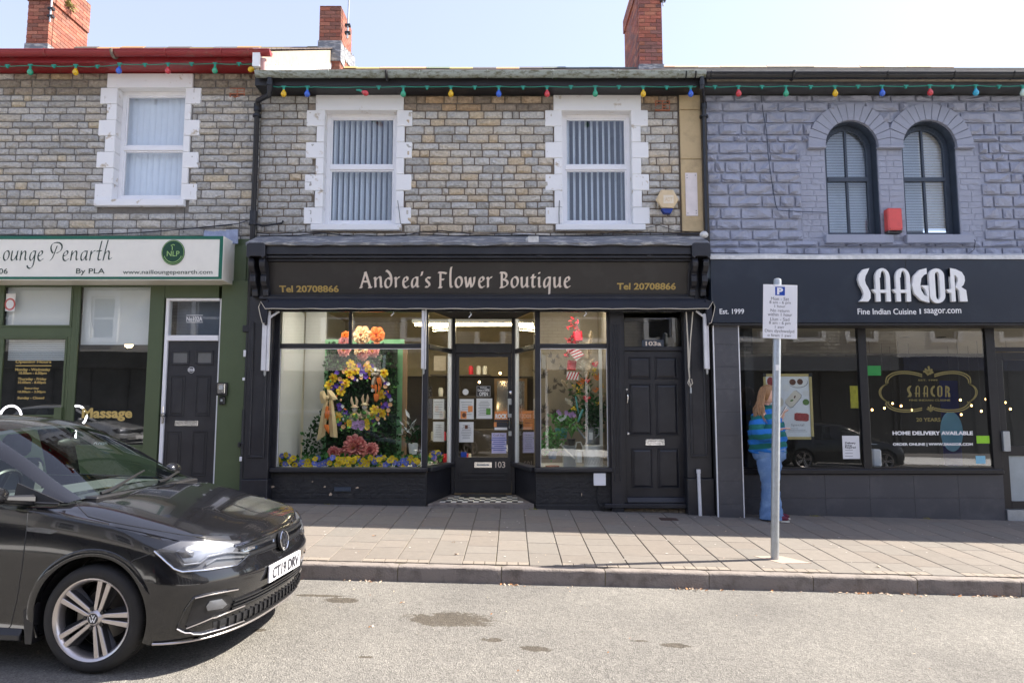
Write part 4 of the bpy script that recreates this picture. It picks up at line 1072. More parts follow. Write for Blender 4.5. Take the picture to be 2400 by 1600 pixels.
# ------------------------------------------------------------------ flower shop interior (room behind glass)
M['beige'] = mat('beige_wall', (.3, .25, .17), .85); M['ceil'] = mat('cream_ceiling', (.62, .52, .34), .8); M['dark_wall'] = mat('dark_brown_wall', (.05, .042, .038), .85, var=.4, vs=2)
M['tube'] = mat('lit_fluorescent_tube', (1, .9, .7), .5, emit=(1, .8, .45, 9)); M['side_white'] = mat('white_side_board', (.62, .62, .6), .8, var=.06, vs=2)
M['mint'] = mat('mint_green_board', (.25, .55, .28), .8); M['oak'] = mat('oak_trim', (.3, .19, .1), .6, var=.2, vs=4, scale3=(8, 8, 1)); M['bench'] = mat('pale_bench_top', (.6, .6, .57), .5)
ix0, ix1 = X1+.15, 3.0
FZ = ZSILL-.02
RC = fz(738, 10.5)+.35
itr = MB()
o = box('ceiling', (ix0, ix1, SY+.1, 14, 3.05, 3.1), M['ceil'], H)
box('back_wall', (ix0, ix1, 13.8, 13.9, -.2, 3.05), M['dark_wall'], H); box('back_wall_top', (ix0, ix1, 13.72, 13.78, 1.95, 3.05), M['beige'], H)
box('side_wall', (ix0-.1, ix0, SY+.1, 13.9, -.2, 3.05), M['side_white'], H); box('side_wall', (ix1, ix1+.1, SY+.1, 13.9, -.2, 3.05), M['beige'], H)
box('floor', (ix0, ix1, DY+.1, 13.9, -.2, TZ-.01), M['dark_wall'], H)
box('hall_wall', (WR+.0, WR+.06, SY+.12, 13.7, -.2, 3.05), M['beige'], H)
for (a, b_) in ((WL-.3, CL-.05), (CR+.05, WR)):
 box('display_platform', (a, b_, SY+.1, 10.4 if a < 0 else 10.2, .1, FZ), M['bench'], H)
MB().prism([(CL-.06, SY+.1, FZ-.1), (CL-.03, SY+.1, FZ-.1), (DL-.06, DY, FZ-.1), (CL-.06, DY, FZ-.1)], (0, 0, .1)).build('display_platform', M['bench'], H)
lt = tag(box('ceiling_light', (fx(965, 756, 11.2), fx(1262, 756, 11.2), 11.2, 11.3, 2.72, 2.78), M['white'], bevel=.004), 'long white fluorescent light fitting lit on the flower shop ceiling', 'light')
MB().tube([(fx(972, 756, 11.2), 11.25, 2.69), (fx(1255, 756, 11.2), 11.25, 2.69)], .02, 8).build('tube', M['tube'], lt)
tl = bpy.data.lights.new('shop_tube_light', 'AREA'); tl.shape = 'RECTANGLE'; tl.size = 2; tl.size_y = .1; tl.energy = 11; tl.color = (1, .82, .55)
to = bpy.data.objects.new('shop_tube_light', tl); COL.objects.link(to); to.location = (-.6, 11.25, 2.64)
# window display side board and mint board
box('side_board', (WL-.02, WL, SY+.1, 10.35, FZ, 2.75), M['side_white'], H)
bd = box('display_board', (fx(*(620+522/3.733, 900), 10.4), fx(620+1215/3.733, 900, 10.4), 10.4, 10.44, FZ, fz(795, 10.4)), M['mint'], H)
box('back_panel', (WL, fx(620+522/3.733, 900, 10.4), 10.42, 10.46, FZ, 2.9), M['side_white'], H)
box('board_trim', (fx(620+1208/3.733, 900, 10.35), fx(620+1245/3.733, 900, 10.35), 10.33, 10.4, FZ, fz(810, 10.35)), M['oak'], H)
M['wallpaper'] = mat('leaf_wallpaper', (.3, .25, .18), .9, var=.1)
box('wallpaper_panel', (CR+.02, WR, 10.5, 10.54, FZ-.2, 2.9), M['wallpaper'], H)
M['motif'] = mat('wallpaper_leaf_print', (.12, .1, .075), .9)
wp = MB()
for k in range(36):
 x, z = rnd.uniform(CR+.06, CR+.62), rnd.uniform(FZ, 2.2); a = rnd.uniform(.3, 1.2)*rnd.choice((-1, 1));
 for q in range(3):
  a2 = a+(q-1)*.5; l = rnd.uniform(.07, .13); dx, dz = math.sin(a2)*l, math.cos(a2)*l; px_, pz_ = -dz*.16, dx*.16
  wp.prism([(x, 10.497, z), (x+dx/2+px_, 10.497, z+dz/2+pz_), (x+dx, 10.497, z+dz), (x+dx/2-px_, 10.497, z+dz/2-pz_)], (0, .002, 0))
o = wp.build('leaf_print', M['motif'], H); o['kind'] = 'stuff'
for nm, xl_, yl_ in (('left', fx(870, 740, 9.55), 9.6), ('right', fx(1345, 740, 9.5), 9.55)):  # fittings and area fills added to brighten the two window displays
 tk = empty('added_spotlight', (xl_, yl_, 2.85), 'small lit spotlight over the '+('wreath' if nm == 'left' else 'watering cans')+' behind the shop window transom', 'light')
 MB().lathe((xl_, yl_, 2.83), [(.03, -.06), (.045, 0), (.03, .04), (.012, .22)], 14).build('housing', M['white'], tk, smooth=True)
 ll = bpy.data.lights.new('added_display_fill', 'AREA'); ll.shape = 'RECTANGLE'; ll.size = 1.3 if nm == 'left' else .5; ll.size_y = .2; ll.energy = 7 if nm == 'left' else 4; ll.color = (1, .93, .82)
 lo_ = bpy.data.objects.new('added_display_fill', ll); COL.objects.link(lo_); lo_.location = (xl_-.1 if nm == 'left' else xl_, yl_-.16, 2.84); lo_.rotation_euler = (R(24), 0, 0)
# ------------------------------------------------------------------ left shop (green)
G = M['green']; HL = house_l
c4 = lambda x, y: (x/3.137, 500+y/3.137)
def g4(name, x0, y0, x1, y1, Y0, Y1, m=None, p=None, bevel=.004):
 return fr(name, *c4(x0, y0), *c4(x1, y1), Y0, Y1, m or G, p or HL, bevel=bevel)
LY = 9.2
xLL = -9.5
zc = lambda y, Y=LY: fz(c4(0, y)[1], Y)
xc = lambda x, Y=LY, y=900: fx(c4(x, 0)[0], y, Y)
zbl = -.05
box('header_board', (xLL, X1-.03, LY-.0, LY+.1, fz(671, LY), fz(560, LY)), G, HL)
g4('corner_panel', 1678, 235, 1812, 500, LY-.02, LY-.001)
box('pilaster', (xc(1615), X1-.055, LY-.05, LY+.1, zbl, zc(500)), G, HL, bevel=.004)
box('pilaster', (xc(1085, y=850), xc(1190, y=850), LY-.02, LY+.1, zbl, fz(670, LY)), G, HL, bevel=.003)
box('door_header', (xc(1120, y=690), xc(1612, y=690), LY-.01, LY+.1, zc(622), zc(503)), G, HL, bevel=.003)
# slate pieces tucked over the corner
for k in range(7):
 x = xc(1480, 9.1, 550)+k*.055*1.02; o = box('slate', (x, x+.16, 9.16-.01*k, 9.175-.01*k, zc(238)+rnd.uniform(0, .02), zc(130)-rnd.uniform(0, .03)), M['slate'], HL, color=(.3, .34, .46)); o.rotation_euler = (0, rnd.uniform(-.12, .12), 0)
# window frames
def win_g(x0, y0, x1, y1, nm='shop_window', pane=True, Y=LY+.02, t=.03):
 a, b_ = xc(x0, Y, c4(0, (y0+y1)/2)[1]), xc(x1, Y, c4(0, (y0+y1)/2)[1]); z0_, z1_ = zc(y1, Y), zc(y0, Y)
 w = frame(HL, a-t, b_+t, z0_-t, z1_+t, Y, t=t, dep=.025, m=G, name=nm)
 box('pane', (a-.001, b_+.001, Y+.0, Y+.006, z0_-.001, z1_+.001), M['glass'], w); return w, (a, b_, z0_, z1_)
w1, R1 = win_g(35, 535, 525, 822)
w2, R2 = win_g(570, 540, 1093, 1700)
w3, R3 = win_g(18, 925, 470, 1480)
zlow = zc(1700)
# fill between the frames
def fillg(a, b_, z0_, z1_, Y=LY+.005):
 if b_-a > .003 and z1_-z0_ > .003: box('shop_frame', (a, b_, Y, Y+.06, z0_, z1_), G, HL, bevel=.002)
t = .03
fillg(R1[1]+t, R2[0]-t, zlow-.0, fz(671, LY)); fillg(R2[1]+t, xc(1100, y=850), zlow, fz(671, LY)-.002)
fillg(R1[0]-.4, R1[1]+t, R1[3]+t, fz(671, LY)-.001); fillg(R2[0]-t+.001, R2[1]+t-.001, R2[3]+t, fz(671, LY)-.001)
fillg(R1[0]-.4, R1[1]+t, R3[3]+t, R1[2]-t); fillg(R1[0]-t-.1, R1[0]-t, R1[2]-t, R1[3]+t)
fillg(R3[1]+t, R1[1]+t-.002, -.1, R3[3]+t-.001); fillg(R3[0]-.35, R3[0]-t, -.1, R3[3]+t-.001)
fillg(R3[0]-t, R3[1]+t-.003, -.1, R3[2]-t)
box('stall_riser', (R1[1]+t, xc(1100, y=850), LY+.0, LY+.1, -.1, zlow-.002), G, HL)
# more shop to the left, out of frame
w4 = box('shop_window', (xLL, R3[0]-.35, LY+.02, LY+.08, -.1, fz(671, LY)-.002), G, HL)
fr('door_edge', *c4(395, 1425), *c4(450, 1520), LY-.03, LY+.02, G, HL)
# blinds inside
M['blind_w'] = mat('white_roller_blind', (.78, .8, .84), .8, var=.02)
box('roller_blind', (R1[0]-.02, R1[1]+.02, LY+.09, LY+.094, R1[2]-.02, R1[3]+.02), M['blind_w'], HL)
box('roller_blind', (R2[0]-.02, R2[1]+.02, LY+.09, LY+.094, zc(966, LY+.1), R2[3]+.02), M['blind_w'], HL)
bh = HL
z = zc(928, LY+.08); z_end = zc(1072, LY+.08)
vs_ = MB()
while z > z_end:
 vs_.box(R3[0]+.01, R3[1]-.01, LY+.08, LY+.1, z-.022, z-.004); z -= .026
o = vs_.build('venetian_blind', M['blind_w'], HL); o['kind'] = 'stuff'
# interior
box('back_wall', (-14, X1-.1, 12.6, 12.7, -.2, 3.1), mat('salon_wall', (.07, .07, .075), .8, var=.5, vs=1.5), HL); box('ceiling', (-14, X1-.1, LY+.1, 12.7, 3.05, 3.1), M['dark_wall'], HL); box('floor', (-14, X1-.1, LY+.1, 12.7, -.2, -.05), M['dark_wall'], HL); box('party_wall', (X1-.12, X1-.06, LY+.1, 12.7, -.2, 3.1), M['dark_wall'], HL)
M['warm_lamp'] = mat('lit_warm_lamp', (1, .7, .4), .5, emit=(1, .62, .28, 14))
ring = MB(); ring.tube([(fx(50, 960, 9.9)+.17*math.cos(2*math.pi*k/24), 9.9, fz(970, 9.9)+.17*math.sin(2*math.pi*k/24)) for k in range(25)], .014, 8)
M['ring'] = mat('lit_white_ring', (1, 1, 1), .5, emit=(.95, .9, 1, 2))
for (px, py, lab) in ((25, 975, 'lit white ring lamp behind the salon door glass'), (178, 975, 'lit white ring lamp behind the salon mullion')):
 ring = MB(); ring.tube([(fx(px, py, 9.9)+.15*math.cos(2*math.pi*k/24), 9.9, fz(py, 9.9)+.15*math.sin(2*math.pi*k/24)) for k in range(25)], .013, 8)
 ring.tube([(fx(px, py, 9.9), 9.92, fz(py, 9.9)-.15), (fx(px, py, 9.9), 9.92, -.05)], .012, 6); tag(ring.build('ring_lamp', M['ring'], smooth=True), lab, 'lamp')
pl_ = MB(); pl_.ball((fx(302, 810, 10.2), 10.2, fz(808, 10.2)), .045, 10, (1.3, 1, 1)); tag(pl_.build('pendant_lamp', M['warm_lamp'], smooth=True), 'small warm lit lamp just under the roller blind in the salon', 'lamp')
# side door 102A
WP = M['upvc']
dx0, dx1 = xc(1200), xc(1612)
zdt = zc(626); zdb = gz(-4, 9.2)+.02
b = MB(); b.box(dx0, dx0+.045, LY-.03, LY+.06, zdb, zdt).box(dx1-.028, dx1, LY-.01, LY+.06, zdb, zdt).box(dx0+.045, dx1-.028, LY-.03, LY+.06, zdt-.035, zdt).box(dx0+.045, dx1-.028, LY-.03, LY+.06, zc(937), zc(897))
b.build('door_frame', WP, HL, bevel=.004)
box('fanlight', (dx0+.045, dx1-.028, LY+.01, LY+.016, zc(897), zdt-.035), M['glass'], HL)
box('fanlight_backing', (dx0+.045, dx1-.028, LY+.2, LY+.22, zc(905), zdt), M['room'], HL)
fl = text('No102A', 'number', (xc(1370, LY, 746), xc(1487, LY, 746), zc(792), zc(758)), LY+.006, M['white'], HL, bold=.02)
for yy in (749, 800): g4('number_rule', 1370, yy-2, 1490, yy+2, LY+.005, LY+.009, M['white'], HL, bevel=0)
ld = box('door', (dx0+.048, dx1-.03, LY+.0, LY+.05, zdb+.02, zc(940)), K, HL)
for (a, b_, c, d) in ((1250, 1008, 1385, 1115), (1432, 1008, 1562, 1115)):
 x0, x1, z0_, z1_ = xc(a), xc(c), zc(d), zc(b_); frame(ld, x0, x1, z0_, z1_, LY, t=.03, dep=.012); box('pane', (x0+.03, x1-.03, LY-.004, LY-.001, z0_+.03, z1_-.03), M['steelglass'] if 'steelglass' in M else M.setdefault('steelglass', mat('frosted_pane', (.12, .125, .13), .12)), ld)
for (a, b_, c, d) in ((1252, 1192, 1362, 1490), (1440, 1192, 1550, 1490), (1240, 1600, 1350, 1930), (1430, 1600, 1540, 1930)):
 x0, x1, z0_, z1_ = xc(a), xc(c), zc(d), zc(b_); frame(ld, x0, x1, z0_, z1_, LY, t=.014, dep=.01); box('panel', (x0+.035, x1-.035, LY-.01, LY+.001, z0_+.035, z1_-.035), K, ld, bevel=.006)
dd = MB().disc((xc(1403), LY-.008, zc(1150)), .042, .042, 20, .008).build('number_disc', M['white'], ld); MB().disc((xc(1403), LY-.01, zc(1150)), .036, .036, 20, .002).build('disc_face', K, dd); text('102A', 'number', (xc(1380), xc(1427), zc(1160), zc(1140)), LY-.0115, M['white'], dd, bold=.03, th=.001)
x0, x1, z0_, z1_ = xc(1300), xc(1470), zc(1562), zc(1522); box('letter_plate', (x0, x1, LY-.012, LY, z0_, z1_), M['chrome'], ld, bevel=.003)
xh = xc(1212); MB().lathe((xh+.015, LY-.03, zc(1480)), [(.03, 0), (.03, .02), (.022, .03)], 14, 'Y').tube([(xh+.015, LY-.045, zc(1415)), (xh+.015, LY-.04, zc(1470))], .009, 6).box(xh+.0, xh+.03, LY-.045, LY-.03, zc(1540), zc(1490)).build('handle', M['chrome'], ld, smooth=True)
# intercom and key safe by the door
ic = empty('intercom', (xc(1635), LY-.05, zc(1290)), 'silver intercom panel on the green wall beside the black door', 'intercom')
g4('housing', 1592, 1243, 1668, 1338, LY-.09, LY-.05, M['gutter_black'], ic); g4('face_plate', 1598, 1250, 1652, 1322, LY-.1, LY-.089, M['chrome'], ic); g4('call_button', 1608, 1262, 1640, 1295, LY-.104, LY-.099, M['steel'], ic, bevel=.001)
ks = empty('key_safe', (xc(1630), LY-.05, zc(1375)), 'small black key safe below the intercom', 'key safe'); g4('case', 1608, 1345, 1650, 1405, LY-.1, LY-.05, M['gutter_black'], ks, bevel=.01); g4('dial', 1620, 1365, 1635, 1382, LY-.105, LY-.099, M['steel'], ks)
# vinyl lettering on the salon glass
M['gold_vinyl'] = mat('gold_window_vinyl', (.6, .43, .13), .5)
GY = LY+.019
def t4(s, x0, y0, x1, y1, m=M['gold_vinyl'], bold=.02, nm='window_lettering', p=None):
 return text(s, nm, (xc(x0, GY, c4(0, y0)[1]), xc(x1, GY, c4(0, y0)[1]), zc(y1, GY), zc(y0, GY)), GY, m, p or HL, th=.001, bold=bold)
t4('Massage', 605, 1430, 975, 1525, bold=.035)
for s, x0, y0, x1, y1 in (('Opening Hours', 115, 1078, 378, 1106), ('Monday - Wednesday', 113, 1137, 370, 1163), ('10.00am - 6.00pm', 140, 1163, 343, 1188), ('Thursday - Friday', 132, 1206, 342, 1232), ('10.00am - 8.00pm', 134, 1232, 338, 1256), ('Saturday', 180, 1276, 288, 1296), ('10.00am - 3.00pm', 132, 1301, 335, 1324), ('Sunday - Closed', 130, 1345, 325, 1370)):
 t4(s, x0, y0, x1, y1)
g4('lettering_rule', 115, 1116, 377, 1122, GY-.001, GY+.0, M['gold_vinyl'], HL, bevel=0)
t4('CLOSED', 690, 1680, 790, 1712, M['white'])
pst = g4('window_sticker', 42, 590, 112, 718, GY-.002, GY-.0005, M['white'], HL, bevel=0)
M['red_print'] = mat('faded_red_print', (.6, .15, .14), .6)
MB().disc((xc(76, GY, 705), GY-.003, zc(668, GY)), .075, .085, 24, .001).build('sticker_print', M['red_print'], pst); MB().disc((xc(76, GY, 705), GY-.004, zc(668, GY)), .052, .062, 24, .001).build('sticker_print', M['white'], pst)
# sign box
SG = 8.82
sx1, sz0, sz1 = fx(523, 600, SG), fz(656.5, SG), fz(553, SG)
sgn = box('shop_sign', (-9, sx1, SG, LY-.01, sz0, sz1), M['cream'], bevel=.004)
tag(sgn, 'cream sign box with green border and dark script lettering above the nail salon', 'sign')
tb = .045
for nm, bb in (('border', (-9, sx1-.006, SG-.004, SG, sz1-tb, sz1-.002)), ('border', (-9, sx1-.006, SG-.004, SG, sz0+.012, sz0+tb)), ('border', (sx1-.05, sx1-.006, SG-.0045, SG, sz0+tb, sz1-tb))): box(nm, bb, M['emerald'], sgn)
def s4(s, x0, y0, x1, y1, m=M['text_dark'], bold=0, nm='lettering'):
 return text(s, nm, (xc(x0, SG, 600), xc(x1, SG, 600), zc(y1, SG), zc(y0, SG)), SG-.001, m, sgn, th=.002, bold=bold)
s4('By PLA', 567, 405, 777, 455, bold=.004); s4('www.nailloungepenarth.com', 910, 416, 1567, 455); s4('00206', -100, 405, 65, 445, bold=.004)
SCR = {
'L': (1.5, [[[(.0, 1.45), (-.1, 1.7), (.25, 1.9), (.65, 1.85)], ], [[(.55, 1.85), (.3, 1.2), (.3, .5), (.0, .1)], [(.0, .1), (.4, .15), (.8, -.1), (1.35, .3)]]]),
'P': (1.3, [[[(.8, 1.5), (.5, .7), (.4, .1), (.05, .0)]], [[(.4, .75), (.0, 1.0), (-.1, 1.8), (.7, 1.85)], [(.7, 1.85), (1.6, 1.9), (1.6, .9), (.75, .75)]]]),
'o': (.85, [[[(.55, 1.0), (.0, .95), (.0, .0), (.38, .0)], [(.38, .0), (.85, .1), (.95, 1.0), (.55, 1.0)]]]),
'u': (1.0, [[[(.2, 1.0), (.1, .3)], [(.1, .3), (.08, -.15), (.5, -.1), (.78, .6)]], [[(.88, 1.0), (.76, .2)], [(.76, .2), (.76, -.05), (1.0, .15)]]]),
'n': (1.0, [[[(.22, 1.0), (.1, .0)]], [[(.14, .4), (.45, 1.1), (.8, 1.1), (.76, .7)], [(.76, .7), (.66, .1), (.72, -.05), (.98, .15)]]]),
'g': (.95, [[[(.8, .95), (.2, 1.15), (.0, .0), (.35, .0)], [(.35, .0), (.6, .1), (.78, .6)]], [[(.86, 1.0), (.72, -.2)], [(.72, -.2), (.6, -1.0), (.0, -.9), (-.1, -.5)]]]),
'e': (.8, [[[(.14, .45), (.7, .5), (.8, .95), (.5, 1.0)], [(.5, 1.0), (.05, .85), (.0, .0), (.4, -.02)], [(.4, -.02), (.6, -.02), (.8, .2)]]]),
'a': (.95, [[[(.76, .95), (.1, 1.15), (.0, .0), (.32, .0)], [(.32, .0), (.55, .1), (.76, .6)]], [[(.84, 1.0), (.72, .2)], [(.72, .2), (.74, -.05), (.96, .15)]]]),
'r': (.7, [[[(.22, 1.0), (.1, .0)]], [[(.15, .45), (.35, 1.0), (.7, 1.0)]]]),
't': (.6, [[[(.55, 2.0), (.28, .8), (.22, .2)], [(.22, .2), (.24, -.05), (.55, .12)]], [[(.0, .95), (.62, 1.0)]]]),
'h': (1.0, [[[(.55, 2.1), (.35, 1.3), (.1, .0)]], [[(.16, .45), (.45, 1.1), (.8, 1.1), (.76, .7)], [(.76, .7), (.66, .1), (.72, -.05), (1.1, .3)]]]),
}
def scr(s, x0, x1, yb, yx): cal_text(s, SCR, c4(x0, 0)[0], c4(x1, 0)[0], c4(0, yb)[1], c4(0, yx)[1], .12, 38, M['text_dark'], sgn, 'letter', lambda z: SG, gap=.12, thin=.035, slant=0, Y=SG)
scr('Lounge', -75, 320, 347, 275); scr('Penarth', 365, 818, 347, 275)
em = MB().disc((xc(1274, SG, 592), SG-.008, zc(288, SG)), .152, .168, 32, .008).build('emblem', M['emerald_d'] if 'emerald_d' in M else M.setdefault('emerald_d', mat('dark_green_emblem', (.0, .05, .02), .4)), sgn)
M['lime'] = mat('pale_green_print', (.4, .62, .2), .5)
rg = MB()
for k in range(32):
 a0, a1 = 2*math.pi*k/32, 2*math.pi*(k+1)/32; cx_, cz_ = xc(1274, SG, 592), zc(288, SG)
 rg.face([(cx_+math.cos(a)*r_*1, SG-.0095, cz_+math.sin(a)*r_*1.1) for a, r_ in ((a0, .146), (a1, .146), (a1, .141), (a0, .141))])
rg.build('emblem_ring', M['lime'], em)
text('NLP', 'emblem_letters', (xc(1230, SG, 592), xc(1322, SG, 592), zc(316, SG), zc(278, SG)), SG-.009, M['lime'], em, th=.001)
MB().tube([(cx_-.01, SG-.01, zc(272, SG)), (cx_-.012, SG-.01, zc(245, SG)), (cx_-.03, SG-.01, zc(238, SG)), (cx_-.0, SG-.01, zc(230, SG)), (cx_+.02, SG-.01, zc(236, SG))], .005, 5).build('emblem_flower', M['lime'], em)
tg = MB()
for k in range(18):
 a = R(205+k*130/17); tg.box(cx_+math.cos(a)*.12-.004, cx_+math.cos(a)*.12+.004, SG-.0098, SG-.008, cz_+math.sin(a)*.132-.007, cz_+math.sin(a)*.132+.007)
tg.build('emblem_lettering', M['lime'], em)
# ------------------------------------------------------------------ right shop (restaurant)
HR = house_r
c7 = lambda x, y: (1640+x/3.095, 500+y/3.095); d5 = lambda x, y: (2000+x/3.135, 740+y/3.135); d4 = lambda x, y: (1640+x/3.92, 840+y/3.92)
NV = 8.86
nx0 = fx(1667, 680, NV); XE = 10.5
M['sign_navy'] = mat('navy_sign_panel', (.012, .019, .034), .28, var=.15, vs=1.5, col2=(.024, .033, .05), mask=(.5, .75))
sg2 = box('shop_sign', (nx0, XE, NV, 9.24, fz(756, NV), fz(608, NV)), M['sign_navy'], bevel=.003)
tag(sg2, 'long dark navy fascia sign with raised white letters over the restaurant windows', 'sign')
b = MB()
ra = []
for i in range(41):
 x = lerp(nx0-.01, XE, i/40); w = rnd.uniform(-.006, .006)
 ra.append([b.bm.verts.new(p) for p in ((x, 9.25, fz(594, 9.25)+w), (x, NV-.01, fz(598, NV)+w), (x, NV-.02, fz(608, NV)+w*.5), (x, NV-.0, fz(608, NV)+.002))])
for i in range(40):
 for k in range(3): b.bm.faces.new((ra[i][k], ra[i+1][k], ra[i+1][k+1], ra[i][k+1]))
b.build('lead_flashing', M['lead_w'] if 'lead_w' in M else M.setdefault('lead_w', mat('whitened_lead', (.62, .62, .6), .5, var=.3, vs=9, bump=.004, bs=20)), HR)
box('seam', (fx(2125, 680, NV), fx(2126.5, 680, NV), NV-.002, NV, fz(755, NV), fz(609, NV)), M['dark'], sg2)
def s7(s, x0, y0, x1, y1, bold=.01): return text(s, 'lettering', (fx(c7(x0, 0)[0], c7(0, y0)[1], NV), fx(c7(x1, 0)[0], c7(0, y0)[1], NV), fz(c7(0, y1)[1], NV), fz(c7(0, y0)[1], NV)), NV-.001, M['white'], sg2, th=.004, bold=bold)
s7('Est. 1999', 143, 692, 320, 730); s7('Fine Indian Cuisine', 1143, 690, 1568, 733); s7('I', 1592, 692, 1602, 730, .03); s7('saagor.com', 1625, 692, 1895, 740)
M['letter_white'] = mat('white_raised_letter', (.85, .86, .86), .35, var=.02)
def arc(cx, cz, rx, rz_, a0, a1, n=10): return [(cx+rx*math.cos(R(lerp(a0, a1, k/n))), cz+rz_*math.sin(R(lerp(a0, a1, k/n)))) for k in range(n+1)]
def raised(pieces_, x0, y0, x1, y1):
 """pieces are strips of quads in unit box 0..1"""
 X0, X1_, Z0, Z1 = fx(c7(x0, 0)[0], 665, NV), fx(c7(x1, 0)[0], 665, NV), fz(c7(0, y1)[1], NV), fz(c7(0, y0)[1], NV)
 mb = MB()
 for j, (A_, B_) in enumerate(pieces_):
  for k in range(len(A_)-1):
   q = [A_[k], A_[k+1], B_[k+1], B_[k]]
   if len({(round(p[0], 4), round(p[1], 4)) for p in q}) < 3: continue
   P = [(lerp(X0, X1_, p[0]), NV-.055-.0004*j, lerp(Z0, Z1, p[1])) for p in q]
   P = [p for i, p in enumerate(P) if p not in P[:i]]
   mb.prism(P, (0, .055+.0004*j-.012, 0))
 mb.build('raised_letter', M['letter_white'], sg2)
Aout = [(.16, .0)]+[(.16, .72)]+arc(.56, .72, .40, .28, 180, 0, 12)+[(.96, .0)]
Ain = [(.40, .0)]+[(.40, .72)]+arc(.60, .72, .15, .2, 180, 0, 12)+[(.72, .0)]
Aph = [(Aout, Ain), ([(-.05, .36), (.1, .25)], [(.16, .36), (.16, .25)]), ([(.3, .35), (.3, .26)], [(.8, .35), (.8, .26)])]
Sout = [(.95, 1.0), (.45, .96), (.12, .82), (.02, .66), (.12, .5), (.32, .36), (.42, .22), (.3, .1), (.05, .0)]
Sin = [(.95, 1.0), (.8, .88), (.62, .76), (.55, .64), (.62, .52), (.8, .4), (.95, .26), (.93, .1), (.75, .0)]
Gout = [(.92, 1.0), (.5, .95), (.15, .78), (.02, .5), (.15, .25), (.5, .07), (.98, .0)]
Gin = [(.92, .83), (.75, .8), (.58, .7), (.5, .5), (.55, .35), (.7, .22), (.98, .16)]
Oo = arc(.5, .78, .48, .22, 180, 0, 10)+arc(.5, .22, .48, .22, 0, -180, 10)+[(.02, .78)]
Oi = arc(.53, .78, .14, .12, 180, 0, 10)+arc(.53, .22, .14, .12, 0, -180, 10)+[(.39, .78)]
raised([(Sout, Sin)], 1133, 403, 1225, 643)
raised(Aph, 1238, 403, 1370, 643); raised(Aph, 1385, 403, 1515, 643)
raised([(Gout, Gin), ([(.55, .5), (.98, .5)], [(.78, .38), (.98, .0)])], 1520, 403, 1643, 652)
raised([(Oo, Oi)], 1645, 405, 1760, 655)
Ro = [(.22, 1.0)]+[(.5, .97), (.8, .88), (.92, .75), (.93, .62), (.85, .5), (.72, .42)]; Ri = [(.22, .75)]+[(.36, .8), (.5, .78), (.58, .7), (.58, .62), (.52, .54), (.45, .42)]
raised([(Ro, Ri), ([(.22, 1.0), (.22, .0)], [(.42, .98), (.42, .0)]), ([(-.02, .36), (.1, .26)], [(.3, .38), (.3, .26)]), ([(.45, .43), (.62, .33), (.64, .0)], [(.72, .43), (.96, .34), (1.0, .0)])], 1770, 403, 1915, 643)
# dark soffit under the sign
box('sign_soffit', (nx0+.01, XE, NV+.01, 9.24, fz(762, NV+.02), fz(757, NV)), M['dark'], HR)
# tiled column
CY = 8.93
cx0, cx1 = fx(1678, 1000, CY), fx(1737, 1000, CY)
czb = gz(cx0, CY)
col_ = box('column', (cx0, cx1, CY, 9.3, czb-.1, fz(757, CY)), M['dark'], HR)
ys = [757, 807, 859, 912, 965, 1020, 1072, 1126, 1180, 1216]
for i in range(9): box('tile', (cx0+.004, cx1-.004, CY-.008, CY+.003, fz(ys[i+1], CY)+.0015, fz(ys[i], CY)-.0015), M['tile_dark'], col_, bevel=.001)
for x in (cx0-.008, cx1-.004): box('edge_trim', (x, x+.012, CY-.012, CY+.02, czb-.02, fz(757, CY)), M['white'], col_)
# stall riser of tiles
RYR = 9.2
rx0 = cx1; rx1 = fx(2353, 1160, RYR)
rz0 = -.35; rzt = fz(1111, RYR)
rs = box('stall_riser', (rx0, rx1, RYR, RYR+.12, rz0, rzt), M['lead'], HR)
zmid = fz(1166, RYR)
xs_t = [fx(p, 1140, RYR) for p in (1933, 2037.5, 2141.5, 2245)]
xs_t = [xs_t[0]-.6, ]+xs_t+[rx1]
xs_t = [rx0]+xs_t if xs_t[0] > rx0 else xs_t
for i in range(len(xs_t)-1):
 box('tile', (xs_t[i]+.0015, xs_t[i+1]-.0015, RYR-.01, RYR+.002, zmid+.0015, rzt-.002), M['tile_dark'], rs, bevel=.001)
 box('tile', (xs_t[i]+.0015, xs_t[i+1]-.0015, RYR-.01, RYR+.002, rz0, zmid-.0015), M['tile_dark'], rs, bevel=.001)
KD = mat('dark_frame', (.014, .014, .017), .35); M['kd'] = KD
box('sill', (rx0, rx1, RYR-.05, RYR+.1, fz(1112, RYR-.05), fz(1099, RYR-.05)), KD, HR, bevel=.015)
zs1 = fz(1098, RYR); zt1 = fz(765, RYR)
m1a, m1b = fx(2017, 930, RYR), fx(2036, 930, RYR); m2a, m2b = fx(2318, 930, RYR), fx(2336, 930, RYR)
box('shop_frame', (cx1-.02, cx1+.03, RYR, RYR+.06, zs1-.02, zt1), KD, HR)
wf = box('shop_window', (m1a, m1b, RYR-.01, RYR+.07, zs1-.02, zt1), KD, HR, bevel=.004)
box('shop_frame', (m2a, m2b+.02, RYR-.01, RYR+.07, zs1-.02, zt1), KD, HR, bevel=.004)
box('shop_frame', (cx1, m2a, RYR+.0, RYR+.06, zs1-.03, zs1+.02), KD, HR)
box('shop_frame', (cx1, XE, RYR-.02, RYR+.1, zt1, zt1+.12), KD, HR)
M['glass_r'] = glass('restaurant_glass', (.93, .95, .95), 1.95, wav=.0008)
box('pane', (cx1+.03, m1a, RYR+.02, RYR+.026, zs1+.02, zt1), M['glass_r'], wf); box('pane', (m1b, m2a, RYR+.02, RYR+.026, zs1+.02, zt1), M['glass_r'], wf)
